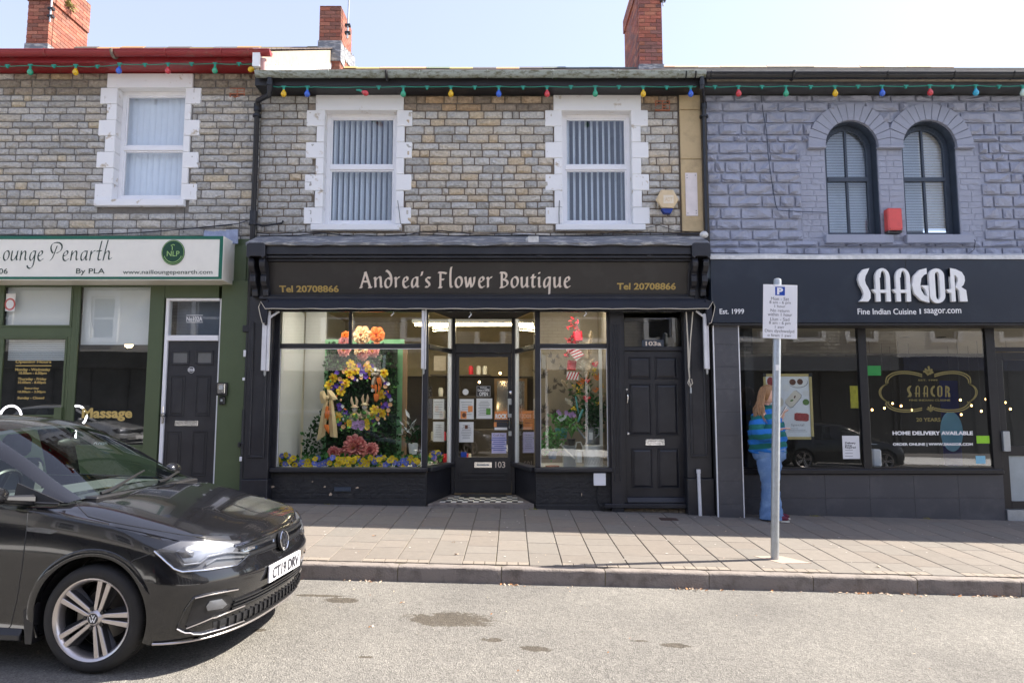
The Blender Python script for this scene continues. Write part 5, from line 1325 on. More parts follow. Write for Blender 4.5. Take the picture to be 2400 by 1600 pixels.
# door at far right
dxa = m2b+.02;
db = MB(); zdl = fz(1192, RYR+.03)
db.box(dxa+.01, dxa+.11, RYR+.03, RYR+.08, zdl, zt1-.35).box(dxa+.11, dxa+.85, RYR+.03, RYR+.08, zt1-.45, zt1-.35).box(dxa+.11, dxa+.85, RYR+.03, RYR+.08, fz(1068, RYR), fz(1045, RYR)).box(dxa+.11, dxa+.85, RYR+.03, RYR+.08, zdl, zdl+.1).box(dxa+.85, dxa+.95, RYR+.03, RYR+.08, zdl, zt1-.35)
rd = db.build('door', KD, HR, bevel=.003)
box('pane', (dxa+.11, dxa+.85, RYR+.05, RYR+.056, fz(1045, RYR), zt1-.45), M['glass_r'], rd)
box('frosted_pane', (dxa+.11, dxa+.85, RYR+.05, RYR+.056, zdl+.1, fz(1068, RYR)), mat('frosted_glass', (.35, .4, .42), .35, spec=.6), rd)
box('handle', (dxa-.0, dxa+.09, RYR-.05, RYR+.03, fz(1057, RYR), fz(1010, RYR)), M['steel'], rd, bevel=.006)
box('transom_bar', (dxa+.01, XE, RYR+.02, RYR+.08, zt1-.34, zt1-.28), KD, HR); box('fanlight', (dxa+.01, XE, RYR+.04, RYR+.046, zt1-.28, zt1), M['glass_r'], HR)
box('threshold', (dxa, XE, RYR-.03, RYR+.1, rz0, zdl-.005), M['steel'], HR); box('shop_frame', (dxa+.95, XE, RYR+.03, RYR+.1, zdl, zt1-.35), KD, HR)
# interior
M['rest_wall'] = mat('restaurant_wall', (.02, .019, .018), .7, var=.4, vs=1.5); M['rest_ceil'] = mat('restaurant_ceiling', (.5, .45, .36), .8)
box('ceiling', (3.3, XE, RYR+.12, 14, zt1+.0, zt1+.05), M['rest_ceil'], HR); box('back_wall', (3.3, XE, 13.9, 14, -.4, zt1), M['rest_wall'], HR)
box('floor', (3.3, XE, RYR+.12, 14, -.45, -.3), M['rest_wall'], HR); box('party_wall', (3.18, 3.3, RYR+.12, 14, -.4, zt1), M['rest_wall'], HR)
for (px, py) in ((1856, 777), (2120, 776), (2205, 776)):
 Y = 10.6; MB().lathe((fx(px, py, Y), Y, zt1-.002), [(.07, -.004), (.06, .002)], 14).build('downlight', M['chrome'], HR)
i_ = 0
AMB = ['lit amber bulb nearest the middle mullion of the restaurant window', 'lit amber bulb second from the middle mullion of the restaurant', 'highest lit amber bulb left of the gold restaurant emblem', 'lit amber bulb inside the lower left curl of the gold emblem', 'lit amber bulb beneath the gilt letters of the window emblem', 'lit amber bulb just left of the blue banner top', 'lit amber bulb in front of the upper blue banner', 'lowest lit amber bulb beside the blue banner', 'lit amber bulb on the right edge of the gold emblem', 'lit amber bulb below the right end of the gold emblem', 'lit amber bulb close to the right frame of the restaurant window', 'upper lit amber bulb seen through the restaurant door glass', 'lower lit amber bulb seen through the restaurant door glass']
M['bulb_warm'] = mat('lit_amber_bulb', (1, .6, .2), .5, emit=(1, .5, .15, 5))
for (px, py) in ((2044, 960), (2073, 956), (2092, 945), (2112, 951), (2137, 960), (2229, 939), (2251, 937), (2253, 971), (2277, 950), (2300, 963), (2311, 935), (2356, 943), (2368, 958)):
 Y = 11.2+(i_ % 3)*.5; x, z = fx(px, py, Y), fz(py, Y); q = empty('pendant_lamp', (x, Y, z), AMB[i_], 'lamp', 'amber pendant bulbs inside the restaurant')
 MB().ball((x, Y, z), .016, 8, (1, 1, 1.2)).build('bulb', M['bulb_warm'], q, smooth=True); MB().tube([(x, Y, z+.02), (x, Y, zt1)], .003, 5).build('flex', M['cable'], q); i_ += 1
# window vinyls
VY = RYR+.0185
def v5(s, x0, y0, x1, y1, m=M['white'], bold=.02):
 a, b_ = d5(x0, y0), d5(x1, y1); return text(s, 'window_lettering', (fx(a[0], a[1], VY), fx(b_[0], a[1], VY), fz(b_[1], VY), fz(a[1], VY)), VY, m, wf, th=.001, bold=bold)
v5('HOME DELIVERY AVAILABLE', 287, 846, 877, 875, bold=.04); v5('ORDER ONLINE | WWW.SAAGOR.COM', 290, 932, 877, 958, bold=.04)
M['gold_dark'] = mat('gold_leaf_lettering', (.2, .165, .055), .5, .2)
v5('EST. 1999', 478, 466, 618, 478, M['gold_dark']); v5('FINE INDIAN CUISINE', 410, 612, 712, 626, M['gold_dark']); v5('20 YEARS', 462, 748, 640, 776, M['gold_dark'])
def vin_curve(pts, w, m=M['gold_dark']):
 mb = MB()
 P = [(fx(*d5(x, y), VY), fz(d5(x, y)[1], VY)) for x, y in pts]
 for i in range(len(P)-1):
  (x0, z0_), (x1, z1_) = P[i], P[i+1]; l = math.hypot(x1-x0, z1_-z0_) or 1; nx_, nz__ = -(z1_-z0_)/l*w, (x1-x0)/l*w
  mb.face([(x0-nx_, VY-.001-.00002*i, z0_-nz__), (x0+nx_, VY-.001-.00002*i, z0_+nz__), (x1+nx_, VY-.001-.00002*i, z1_+nz__), (x1-nx_, VY-.001-.00002*i, z1_-nz__)])
 return mb.build('gilt_scroll', m, wf, recalc=False)
cxf, cyf = 550, 555
for sx in (-1, 1):
 for dlt in (0, 14):
  top = bez([(cxf+sx*45, 432+dlt), (cxf+sx*150, 395+dlt), (cxf+sx*260, 400+dlt), (cxf+sx*(305-dlt), 450+dlt)], 12)+bez([(cxf+sx*(305-dlt), 450+dlt), (cxf+sx*(315-dlt), 480), (cxf+sx*(310-dlt), 495)], 5)
  vin_curve(top, .008)
  bot = bez([(cxf+sx*45, 690-dlt), (cxf+sx*150, 715-dlt), (cxf+sx*260, 710-dlt), (cxf+sx*(305-dlt), 660-dlt)], 12)+bez([(cxf+sx*(305-dlt), 660-dlt), (cxf+sx*(320-dlt), 640), (cxf+sx*(300-dlt), 630)], 5)
  vin_curve(bot, .008)
 for q in (0, 14): vin_curve(bez([(cxf+sx*300, 500), (cxf+sx*(380-q), 520), (cxf+sx*(380-q), 600), (cxf+sx*300, 630)], 12), .007)
for (dx, dy) in ((0, -48), (-26, -28), (26, -28), (-36, -8), (36, -8), (-18, 6), (18, 6), (0, 18)):
 vin_curve(bez([(cxf, 418), (cxf+dx*.5-dy*.3, 418+dy*.5+dx*.3), (cxf+dx, 418+dy)], 4), .014)
 vin_curve(bez([(cxf+18, 690), (cxf+18+dx*.4, 690+dy*.4), (cxf+18+dx*.8, 690+dy*.8)], 4), .01)
raised_gold = []
def gold_letter(pcs, x0, x1, y0=512, y1=595):
 mb = MB()
 for j, (A_, B_) in enumerate(pcs):
  for k in range(len(A_)-1):
   q = [A_[k], A_[k+1], B_[k+1], B_[k]]; P = []
   for p in q:
    v = (fx(*d5(lerp(x0, x1, p[0]), lerp(y1, y0, p[1])), VY), VY-.001-.0002*j, fz(d5(0, lerp(y1, y0, p[1]))[1], VY))
    if v not in P: P.append(v)
   if len(P) > 2: mb.face(P)
 mb.build('gilt_letter', M['gold_dark'], wf, recalc=False)
Rp = [(Ro, Ri), ([(.22, 1.0), (.22, .0)], [(.42, .98), (.42, .0)]), ([(.45, .43), (.62, .33), (.64, .0)], [(.72, .43), (.96, .34), (1.0, .0)])]
for pcs, a, b_ in (([(Sout, Sin)], 393, 430), (Aph, 450, 490), (Aph, 510, 550), ([(Gout, Gin)], 565, 600), ([(Oo, Oi)], 615, 655), (Rp, 665, 712)): gold_letter(pcs, a, b_)
# stickers and notices on the restaurant glass
M['sticker_green'] = mat('lime_sticker', (.3, .65, .03), .4); M['sticker_blue'] = mat('pale_blue_sticker', (.25, .55, .72), .4); M['sticker_dgreen'] = mat('green_sticker', (.02, .25, .05), .4)
M['paper'] = mat('white_paper', (.75, .76, .78), .7, var=.03); M['ink'] = mat('dark_print', (.04, .04, .05), .6); M['grey_ink'] = mat('grey_print', (.25, .26, .28), .6)
def notice(conv, x0, y0, x1, y1, Y, lab, m=None, lines=0, cat='notice', name='notice', ink=None):
 a, b_ = conv(x0, y0), conv(x1, y1); X0, X1_, Z0, Z1 = rect(*a, *b_, Y)
 o = box(name, (X0, X1_, Y-.002, Y, Z0, Z1), m or M['paper']); tag(o, lab, cat)
 for k in range(lines):
  z = Z1-(Z1-Z0)*(.16+.72*k/max(1, lines)); w = rnd.uniform(.55, .95)*(X1_-X0)*.8
  xm = (X0+X1_)/2; box('printed_line', (xm-w/2, xm+w/2, Y-.0035, Y-.002, z-.004, z+.003), ink or M['grey_ink'], o)
 return o, (X0, X1_, Z0, Z1)
notice(d5, 100, 366, 202, 438, VY, 'green hygiene rating sticker at the top left of the right restaurant window', M['sticker_dgreen'])
st2, rr_ = notice(d5, 905, 880, 1000, 936, VY, 'bright lime rectangular sticker low on the right restaurant window', M['sticker_green'], cat='sticker', name='window_sticker')
st3, rr_ = notice(d5, 900, 1027, 970, 1085, VY, 'pale blue speech bubble sticker in the bottom corner of the restaurant window', M['sticker_blue'], cat='sticker', name='window_sticker')
n1, rr_ = notice(d4, 1312, 708, 1468, 920, VY, 'white job notice taped low on the left restaurant window beside the mullion')
for s, y0, y1 in (('Delivery', 765, 788), ('Driver', 788, 806), ('Required', 806, 828)):
 a, b_ = d4(1335, y0), d4(1432 if s != 'Driver' else 1400, y1); text(s, 'lettering', (*rect(*a, *b_, VY),), VY-.002, M['ink'], n1, th=.001, bold=.03)
for k in range(3): x0, x1, z0_, z1_ = rect(*d4(1335, 838+k*28), *d4(1405, 842+k*28), VY); box('printed_line', (x0, x1, VY-.003, VY-.002, z0_, z1_), M['grey_ink'], n1)
# framed food poster hanging inside
PY = RYR+.045
px0, px1, pz0, pz1 = rect(*d4(590, 140), *d4(1036, 742), PY)
po = empty('food_poster', ((px0+px1)/2, PY, pz0), 'gold framed poster of white food dishes hanging inside the restaurant window', 'poster')
M['gilt'] = mat('gold_poster_frame', (.55, .45, .2), .35, .4)
box('backing', (px0, px1, PY+.004, PY+.012, pz0, pz1), M['dark'], po); box('print', (px0+.03, px1-.03, PY, PY+.004, pz0+.03, pz1-.03), mat('poster_paper', (.8, .82, .84), .5, var=.05), po)
t = .035
for bb in ((px0+t, px1-t, PY-.012, PY+.003, pz1-t, pz1), (px0+t, px1-t, PY-.012, PY+.003, pz0, pz0+t), (px0, px0+t, PY-.012, PY+.003, pz0+t, pz1-t), (px1-t, px1, PY-.012, PY+.003, pz0+t, pz1-t)): box('frame', bb, M['gilt'], po, bevel=.003)
for (x, z) in ((px0, pz0), (px1-t, pz0), (px0, pz1-t), (px1-t, pz1-t)): box('frame_corner', (x-.004, x+t+.004, PY-.016, PY+.003, z-.004, z+t+.004), M['cable'], po)
M['meat'] = mat('red_food_print', (.35, .05, .05), .6, var=.5, vs=60); M['brownfood'] = mat('brown_food_print', (.13, .05, .03), .6, var=.5, vs=60); M['plate'] = mat('white_plate_print', (.8, .8, .78), .5); M['naan'] = mat('cream_food_print', (.72, .66, .55), .6); M['leafp'] = mat('green_food_print', (.1, .2, .05), .6)
def dsk(x, y, rx, ry, m, nm, k=0, rot=0, poly=None):
 cx_, cz_ = fx(*d4(x, y), PY), fz(d4(x, y)[1], PY); s = 1/3.92*PY/F
 n = 20; pts = []
 for q in range(n):
  a = 2*math.pi*q/n; u, v = math.cos(a), math.sin(a)
  if poly: mm = max(abs(u), abs(v)); u, v = u/mm, v/mm
  u, v = u*rx*s, v*ry*s; c, s2 = math.cos(R(rot)), math.sin(R(rot)); pts.append((cx_+u*c-v*s2, PY-.0015-.001*k, cz_+u*s2+v*c))
 MB().prism(pts, (0, .001, 0)).build(nm, m, po)
dsk(903, 218, 90, 52, M['grey_ink'], 'plate_shadow'); dsk(900, 214, 88, 50, M['plate'], 'plate', 1); dsk(852, 216, 30, 28, M['brownfood'], 'food', 2); dsk(920, 213, 27, 27, M['brownfood'], 'food', 2)
dsk(860, 372, 80, 46, M['grey_ink'], 'dish_shadow', 0, 48, 1); dsk(857, 370, 76, 43, M['naan'], 'dish', 1, 48, 1); dsk(845, 385, 16, 8, M['leafp'], 'food', 2, 20); dsk(872, 352, 14, 7, M['brownfood'], 'food', 2, 60); dsk(935, 537, 72, 42, M['plate'], 'dish', 1, -4, 1); dsk(935, 537, 66, 36, M['meat'], 'food', 2, -4, 1)
dsk(790, 268, 34, 34, M['plate'], 'plate', 1); dsk(975, 400, 30, 28, M['leafp'], 'food', 2); dsk(975, 320, 30, 26, M['plate'], 'plate', 1); dsk(648, 210, 30, 40, M['meat'], 'food', 1)
dsk(650, 240, 40, 50, M['naan'], 'food', 0); dsk(745, 400, 24, 40, M['naan'], 'dish', 1)
a, b_ = d4(838, 598), d4(958, 626); text('Special', 'lettering', (*rect(*a, *b_, PY),), PY-.001, M['grey_ink'], po, th=.001)
for k in range(3): a, b_ = d4(815, 640+k*14), d4(815+rnd.uniform(80, 180), 643+k*14); x0, x1, z0_, z1_ = rect(*a, *b_, PY); box('printed_line', (x0, x1, PY-.001, PY, z0_, z1_), M['grey_ink'], po)
yl = MB(); x0, x1, z0_, z1_ = rect(*d4(1385, 250), *d4(1490, 455), RYR+.5);
o = box('yellow_menu', (x0, x1, RYR+.5, RYR+.51, z0_, z1_), mat('yellow_card', (.65, .6, .06), .6, var=.3, vs=14), bevel=0); tag(o, 'yellow menu card hanging just left of the middle restaurant mullion', 'menu')
# white post-like sanitiser and the roll-up banner inside
x0, x1, z0_, z1_ = rect(*d5(145, 980), *d5(212, 1110), RYR+.3); o = box('bin', (x0, x1, RYR+.3, RYR+.45, z0_, z1_), M['upvc'], bevel=.02); tag(o, 'white slim dispenser standing at the foot of the restaurant window', 'dispenser')
x0, x1, z0_, z1_ = rect(*d5(650, 475), *d5(785, 1100), 10.4); bn = empty('roll_up_banner', (x0, 10.4, z0_), 'tall dark blue roll-up banner standing inside the restaurant', 'banner')
box('banner_sheet', (x0, x1, 10.4, 10.41, z0_, z1_), mat('blue_banner', (.01, .015, .12), .6), bn); MB().disc(((x0+x1)/2, 10.395, lerp(z0_, z1_, .4)), .17, .3, 24, .003).build('banner_print', M['sticker_blue'], bn); box('banner_foot', (x0-.02, x1+.02, 10.3, 10.5, z0_-.06, z0_), M['steel'], bn)
# ------------------------------------------------------------------ across the street (seen in the glass)
OY = -7.2
OST = [stone_mesh('stone', M['stone'], 200+k) for k in range(5)]
def opp(name, x0, x1, ztop, label, wallm, wins, fasc_m, zf0_, zf1_, signs=()):
 h = empty(name, ((x0+x1)/2, OY, 0), label, 'house', 'terraced houses across the street')
 b = MB(); th = .2
 holes = [(a-.45, a+.45, 3.9, 5.5) for a in wins]
 backing(x0, x1, zf1_, ztop, holes, wallm, h, th=.25, Y=OY-.25, name='wall')
 for a in wins:
  f = MB(); f.box(a-.6, a+.6, OY-.06, OY+.05, 3.78, 3.9).box(a-.6, a+.6, OY-.06, OY+.04, 5.5, 5.75).box(a-.62, a-.45, OY-.06, OY+.04, 3.9, 5.5).box(a+.45, a+.62, OY-.06, OY+.04, 3.9, 5.5)
  f.build('window_surround', M['white_render'], h)
  f = MB(); Y = OY-.15; t = .06; f.box(a-.45, a-.45+t, Y, Y+.05, 3.9, 5.5).box(a+.45-t, a+.45, Y, Y+.05, 3.9, 5.5).box(a-.45+t, a+.45-t, Y, Y+.05, 3.9, 3.9+t).box(a-.45+t, a+.45-t, Y, Y+.05, 5.5-t, 5.5).box(a-.45+t, a+.45-t, Y, Y+.06, 4.66, 4.74)
  w = f.build('window', M['upvc'], h); box('pane', (a-.4, a+.4, Y+.02, Y+.025, 3.95, 5.45), mat('dark_pane', (.03, .035, .04), .05) if 'dp' not in M else M['dp'], w)
 box('fascia', (x0+.1, x1-.1, OY-.2, OY+.25, zf0_, zf1_), fasc_m, h)
 box('shop_front', (x0, x1, OY-.3, OY-.2, -.4, zf0_), M['dp2'], h)
 n = int((x1-x0)/1.4)
 for k in range(n+1): xx = lerp(x0+.05, x1-.15, k/n); box('frame_post', (xx, xx+.1, OY-.22, OY-.1, -.4, zf0_), M['upvc'] if signs else M['dark'], h)
 b = MB(); b.hexa([(x0, OY+.3, ztop-.05), (x1, OY+.3, ztop-.05), (x1, OY-4, ztop+2), (x0, OY-4, ztop+2), (x0, OY+.3, ztop), (x1, OY+.3, ztop), (x1, OY-4, ztop+2.05), (x0, OY-4, ztop+2.05)]); b.build('roof', M['slate'], h, color=(.15, .13, .12))
 return h
M['dp'] = mat('dark_window_pane', (.03, .035, .04), .05); M['dp2'] = mat('dark_shop_interior', (.03, .03, .03), .3)
M['opp_stone'] = mat('grey_stone_wall', (.32, .3, .26), .9, var=.35, vs=9, bump=.02, bs=12)
# coursing drawn in relief for the far wall
nt = M['opp_stone'].node_tree; bk = nt.nodes.new('ShaderNodeTexBrick'); bk.inputs['Scale'].default_value = 1; bk.inputs['Brick Width'].default_value = .34; bk.inputs['Row Height'].default_value = .12; bk.inputs['Mortar Size'].default_value = .012
bk.inputs['Color1'].default_value = (.5, .48, .43, 1); bk.inputs['Color2'].default_value = (.38, .36, .33, 1); bk.inputs['Mortar'].default_value = (.1, .085, .07, 1)
g_ = nt.nodes.new('ShaderNodeNewGeometry'); sp_ = nt.nodes.new('ShaderNodeSeparateXYZ'); cb_ = nt.nodes.new('ShaderNodeCombineXYZ'); nt.links.new(g_.outputs['Position'], sp_.inputs[0]); nt.links.new(sp_.outputs[0], cb_.inputs[0]); nt.links.new(sp_.outputs[2], cb_.inputs[1]); nt.links.new(cb_.outputs[0], bk.inputs['Vector'])
nt.links.new(bk.outputs['Color'], nt.nodes['Principled BSDF'].inputs['Base Color'])
M['opp_white'] = mat('cream_render', (.78, .74, .66), .8, var=.05)
opp('terraced_house', -13, -4.8, 6.3, 'grey stone house across the street with a pale shopfront', M['opp_stone'], (-11.5, -9.3, -6.6), M['opp_white'], 2.7, 3.3)
opp('terraced_house', -4.8, 1.2, 6.3, 'grey stone house across the street with a brown shop fascia', M['opp_stone'], (-3.6, -.9), mat('brown_fascia', (.1, .08, .06), .6), 2.8, 3.35)
ho = opp('terraced_house', 1.2, 7.4, 6.3, 'grey stone house across the street above a white curry shop sign', M['opp_stone'], (3.0, 5.6), M['opp_white'], 2.75, 3.3, (1,))
opp('terraced_house', 14.5, 26, 6.0, 'cream rendered house across the street at the bottom of the hill', M['opp_white'], (16.4, 19, 22), mat('navy_fascia', (.03, .04, .09), .5), 2.7, 3.2)
opp('terraced_house', -26, -13, 6.6, 'cream rendered house across the street at the top of the hill', M['opp_white'], (-23, -19.5, -15.5), M['dp2'], 2.8, 3.4)
opp('terraced_house', 7.4, 14.5, 6.3, 'grey stone house across the street furthest down the hill', M['opp_stone'], (8.9, 11.2, 13.2), mat('slate_fascia', (.12, .13, .15), .6), 2.7, 3.2)
# mirrored by the glass, so these read back to front there
def otext(s, xc_, w, z0_, z1_, m, h):
 o = text(s, 'lettering', (xc_-w/2, xc_+w/2, z0_, z1_), OY+.26, m, h, th=.002, bold=.02); o.rotation_euler = (0, 0, math.pi); return o
otext('HUT', 4.6, .8, 2.92, 3.18, mat('orange_lettering', (.55, .2, .08), .5), ho); otext('CURRY', 5.9, 1.1, 2.92, 3.18, mat('green_lettering', (.1, .3, .12), .5), ho); otext('TEL: 029 21322 637', 2.3, 1.4, 3.08, 3.2, M['grey_ink'], ho); otext('www.currryhut.co.uk'.replace('rrr', 'rr'), 2.3, 1.6, 2.88, 3.0, M['grey_ink'], ho)
tag(sheet('pavement_opposite', -26, 26, OY-.3, -4.1, 20, 3, lambda x, y: rz(x, -4.1)+.11+.01*(-4.1-y), M['slab']), kind='structure')
# ------------------------------------------------------------------ awning
AY = 8.86
aw = empty('awning', (0, AY, fz(712, AY)), 'rolled up black canvas awning with cream piping under the flower shop fascia', 'awning')
ax0, ax1 = fx(622, 712, AY), fx(1660, 712, AY)
az0, az1 = fz(723, AY), fz(700, 8.93)
b = MB(); n = 60; ra = []
M['canvas'] = mat('black_canvas', (.013, .015, .024), .75, var=.2, vs=4, bump=.003, bs=6)
for i in range(n+1):
 x = lerp(ax0, ax1, i/n); w = .004*math.sin(i*.9)+rnd.uniform(-.002, .002)
 ra.append([b.bm.verts.new(p) for p in ((x, 9.06, az1+.01), (x, 8.95, az1+.004), (x, 8.9, az1-.02), (x, AY+w, lerp(az0, az1, .5)), (x, AY-.004+w, az0+w*.6), (x, AY+.004+w, az0+w*.6), (x, 8.93, az1-.05), (x, 9.06, az1-.03))])
for i in range(n):
 for k in range(8): b.bm.faces.new((ra[i][k], ra[i+1][k], ra[i+1][(k+1) % 8], ra[i][(k+1) % 8]))
b.bm.faces.new(ra[0]); b.bm.faces.new(ra[-1][::-1])
b.build('valance', M['canvas'], aw, smooth=True)
M['piping'] = mat('cream_piping', (.6, .55, .45), .7)
MB().tube([(lerp(ax0, ax1, i/60), AY-.005, az0-.003+.003*math.sin(i*1.3)) for i in range(61)], .006, 6).build('piping', M['piping'], aw, smooth=True)
zb_ = fz(731, 8.95)
box('front_bar', (ax0+.03, ax1-.03, 8.93, 8.98, zb_, az0+.01), M['gutter_black'], aw, bevel=.008)
for sgn_, xe in ((-1, ax0), (1, ax1)):
 lo = [(0, 0), (.06, -.02), (.085, -.09), (.06, -.2), (.03, -.3)]
 pts = [(xe+sgn_*dx, AY-.005, az1-.03+dz) for dx, dz in lo]
 MB().prism([(xe-sgn_*.03, AY+.0, az1-.02)]+[(p[0], AY, p[2]) for p in pts]+[(xe-sgn_*.01, AY, az0-.22), (xe-sgn_*.03, AY, az0)], (0, .12, 0)).build('end_flap', M['canvas'], aw)
 MB().tube([(xe, AY-.006, az0)]+[(p[0], AY-.006, p[2]) for p in pts[1:]]+[(xe+sgn_*.0, AY-.006, az0-.2)], .005, 6).build('piping', M['piping'], aw, smooth=True)
M['arm'] = mat('grey_white_enamel', (.72, .72, .74), .35)
for (pa, pb, y0, y1) in ((615, 632, 735, 872), (988, 999, 727, 868), (1649, 1661, 735, 868)):
 x0, x1 = fx(pa, 800, 8.93), fx(pb, 800, 8.93); z0_, z1_ = fz(y1, 8.93), fz(y0, 8.93)
 b = MB(); xm = lerp(x0, x1, .62); b.box(x0, xm, 8.9, 8.95, z0_+.02, z1_).box(xm+.004, x1, 8.91, 8.955, z0_+.015, z1_+.04)
 am_ = b.build('arm', M['arm'], aw, bevel=.006)
 MB().lathe(((x0+x1)/2, 8.925, z0_-.03), [(.008, -.02), (.016, 0), (.016, .03), (.022, .05)], 10).build('elbow', M['steel'], am_, smooth=True)
MB().tube([(fx(632, 745, 8.93), 8.92, fz(745, 8.93)), (fx(656, 728, 8.93), 8.95, fz(727, 8.93))], .016, 6).build('brace', M['arm'], aw)
MB().tube([(fx(1649, 740, 8.93), 8.92, fz(742, 8.93)), (fx(1628, 727, 8.93), 8.95, fz(725, 8.93))], .016, 6).build('brace', M['arm'], aw)
for px, py in ((921, 734), (1102, 738), (1371, 735)): MB().tube([(fx(px, py, 8.96), 8.96, fz(py-6, 8.96)), (fx(px+3, py, 8.96), 8.93, fz(py, 8.96)), (fx(px-3, py, 8.96), 8.92, fz(py+7, 8.96))], .008, 6).build('hook', M['white'], aw, smooth=True)
crd = MB(); q = lambda x, y, Y=8.95: (fx(x, y, Y), Y, fz(y, Y))
crd.tube([q(1608, 729), q(1612, 800), q(1614, 862), q(1616, 885)], .009, 6).tube([q(1624, 729), q(1618, 800), q(1615, 862)], .008, 6)
crd.tube([q(1616, 885), q(1612, 897), q(1617, 906), q(1623, 898), q(1621, 888), q(1615, 888), q(1619, 908)], .007, 6)
crd.build('pull_cord', M['piping'], aw, smooth=True); MB().tube([q(1619, 908), q(1619, 921)], .013, 8).build('cord_weight', M['steel'], aw)
# ------------------------------------------------------------------ downpipes
def pipe(house, pts, r, m, name='downpipe', collars=(), seg=12):
 o = MB().tube(pts, r, seg).build(name, m, house, smooth=True)
 for (x, y, z, h, k) in collars: MB().lathe((x, y, z), [(r*k, -h/2), (r*k, h/2)], 14).build('collar', m, o, smooth=True)
 return o
M['pipe_black'] = mat('old_black_cast_iron', (.014, .015, .02), .45, var=.4, vs=8, bump=.003, bs=25, col2=(.2, .2, .21), mask=(.66, .7))
XP = -3.55; zg = gz(XP, 9.15)
zg2 = fz(186, 8.85); xo = fx(632, 190, 8.85)
dp = pipe(house_m, [(xo, 8.86, zg2+.02), (xo, 8.87, zg2-.13), (xo-.02, 8.9, zg2-.2), (XP+.03, 9.1, fz(236, 9.1)), (XP, 9.16, fz(250, 9.1)), (XP, 9.16, zg+.9)], .036, M['pipe_black'], collars=[(xo, 8.865, zg2-.06, .05, 1.25), (XP, 9.16, fz(253, 9.16), .1, 1.35), (XP, 9.16, fz(272, 9.16), .03, 1.6), (XP, 9.16, fz(508, 9.16), .16, 1.3), (XP, 9.16, fz(525, 9.16), .03, 1.6)])
pipe(house_m, [(XP, 9.14, 1.3), (XP+.0, 9.14, zg)], .042, M['pipe_black'], 'downpipe', collars=[(XP, 9.14, fz(1043, 9.14), .06, 1.3)])
MB().box(XP-.06, XP+.06, 9.08, 9.15, fz(778, 9.1), fz(762, 9.1)).build('bracket', M['pipe_black'], dp, bevel=.008)
MB().box(XP-.07, XP+.1, 9.09, 9.15, fz(1048, 9.1), fz(1036, 9.1)).build('bracket', M['pipe_black'], dp, bevel=.008)
for (py, s_) in ((828, .045), (888, .02), (1042, .02), (1075, .03)): box('paint_chip', (XP-.04, XP-.005, 9.09, 9.1, fz(py, 9.1)-s_, fz(py, 9.1)+s_), M['white'], dp, bevel=.006)
MB().tube([(XP, 9.13, fz(522, 9.13)), (XP+.13, 9.17, fz(528, 9.13)), (XP+.38, 9.2, fz(520, 9.13)), (XP+.4, 9.2, fz(514, 9.13))], .014, 8).build('waste_branch', M['pipe_black'], dp, smooth=True)
XQ = 2.665; zg3 = gz(XQ, 9.1)
xg = fx(1645, 186, 8.85)
pipe(house_r, [(xg, 8.85, fz(190, 8.85)+.05), (xg, 8.86, fz(205, 8.85)), (XQ, 9.14, fz(245, 9.14)), (XQ, 9.14, zg3+.08), (XQ, 9.1, zg3+.04), (XQ, 9.02, zg3+.03)], .036, M['gutter_black'], collars=[(xg, 8.86, fz(196, 8.85), .06, 1.2), (XQ, 9.14, fz(248, 9.14), .08, 1.3), (XQ, 9.14, fz(274, 9.14), .025, 1.7), (XQ, 9.14, fz(1140, 9.14), .06, 1.3)])
pipe(house_l, [(fx(617, 140, 8.85), 8.86, fz(138, 8.85)), (fx(617, 140, 8.85)-.0, 8.87, fz(172, 8.85))], .04, mat('pink_faded_pipe', (.5, .28, .26), .5), 'downpipe')
ps = pipe(house_m, [(fx(1640, 1150, 9.0), 9.0, gz(2.5, 9.0)), (fx(1640, 1150, 9.0)-.01, 9.0, fz(1100, 9.0))], .022, M['arm'], 'overflow_pipe', collars=[(fx(1640, 1150, 9.0)-.01, 9.0, fz(1104, 9.0), .05, 1.25)])
pipe(house_l, [(-3.93, 9.1, gz(-3.9, 9.1)), (-3.93, 9.1, .28)], .03, M['arm'], 'overflow_pipe')
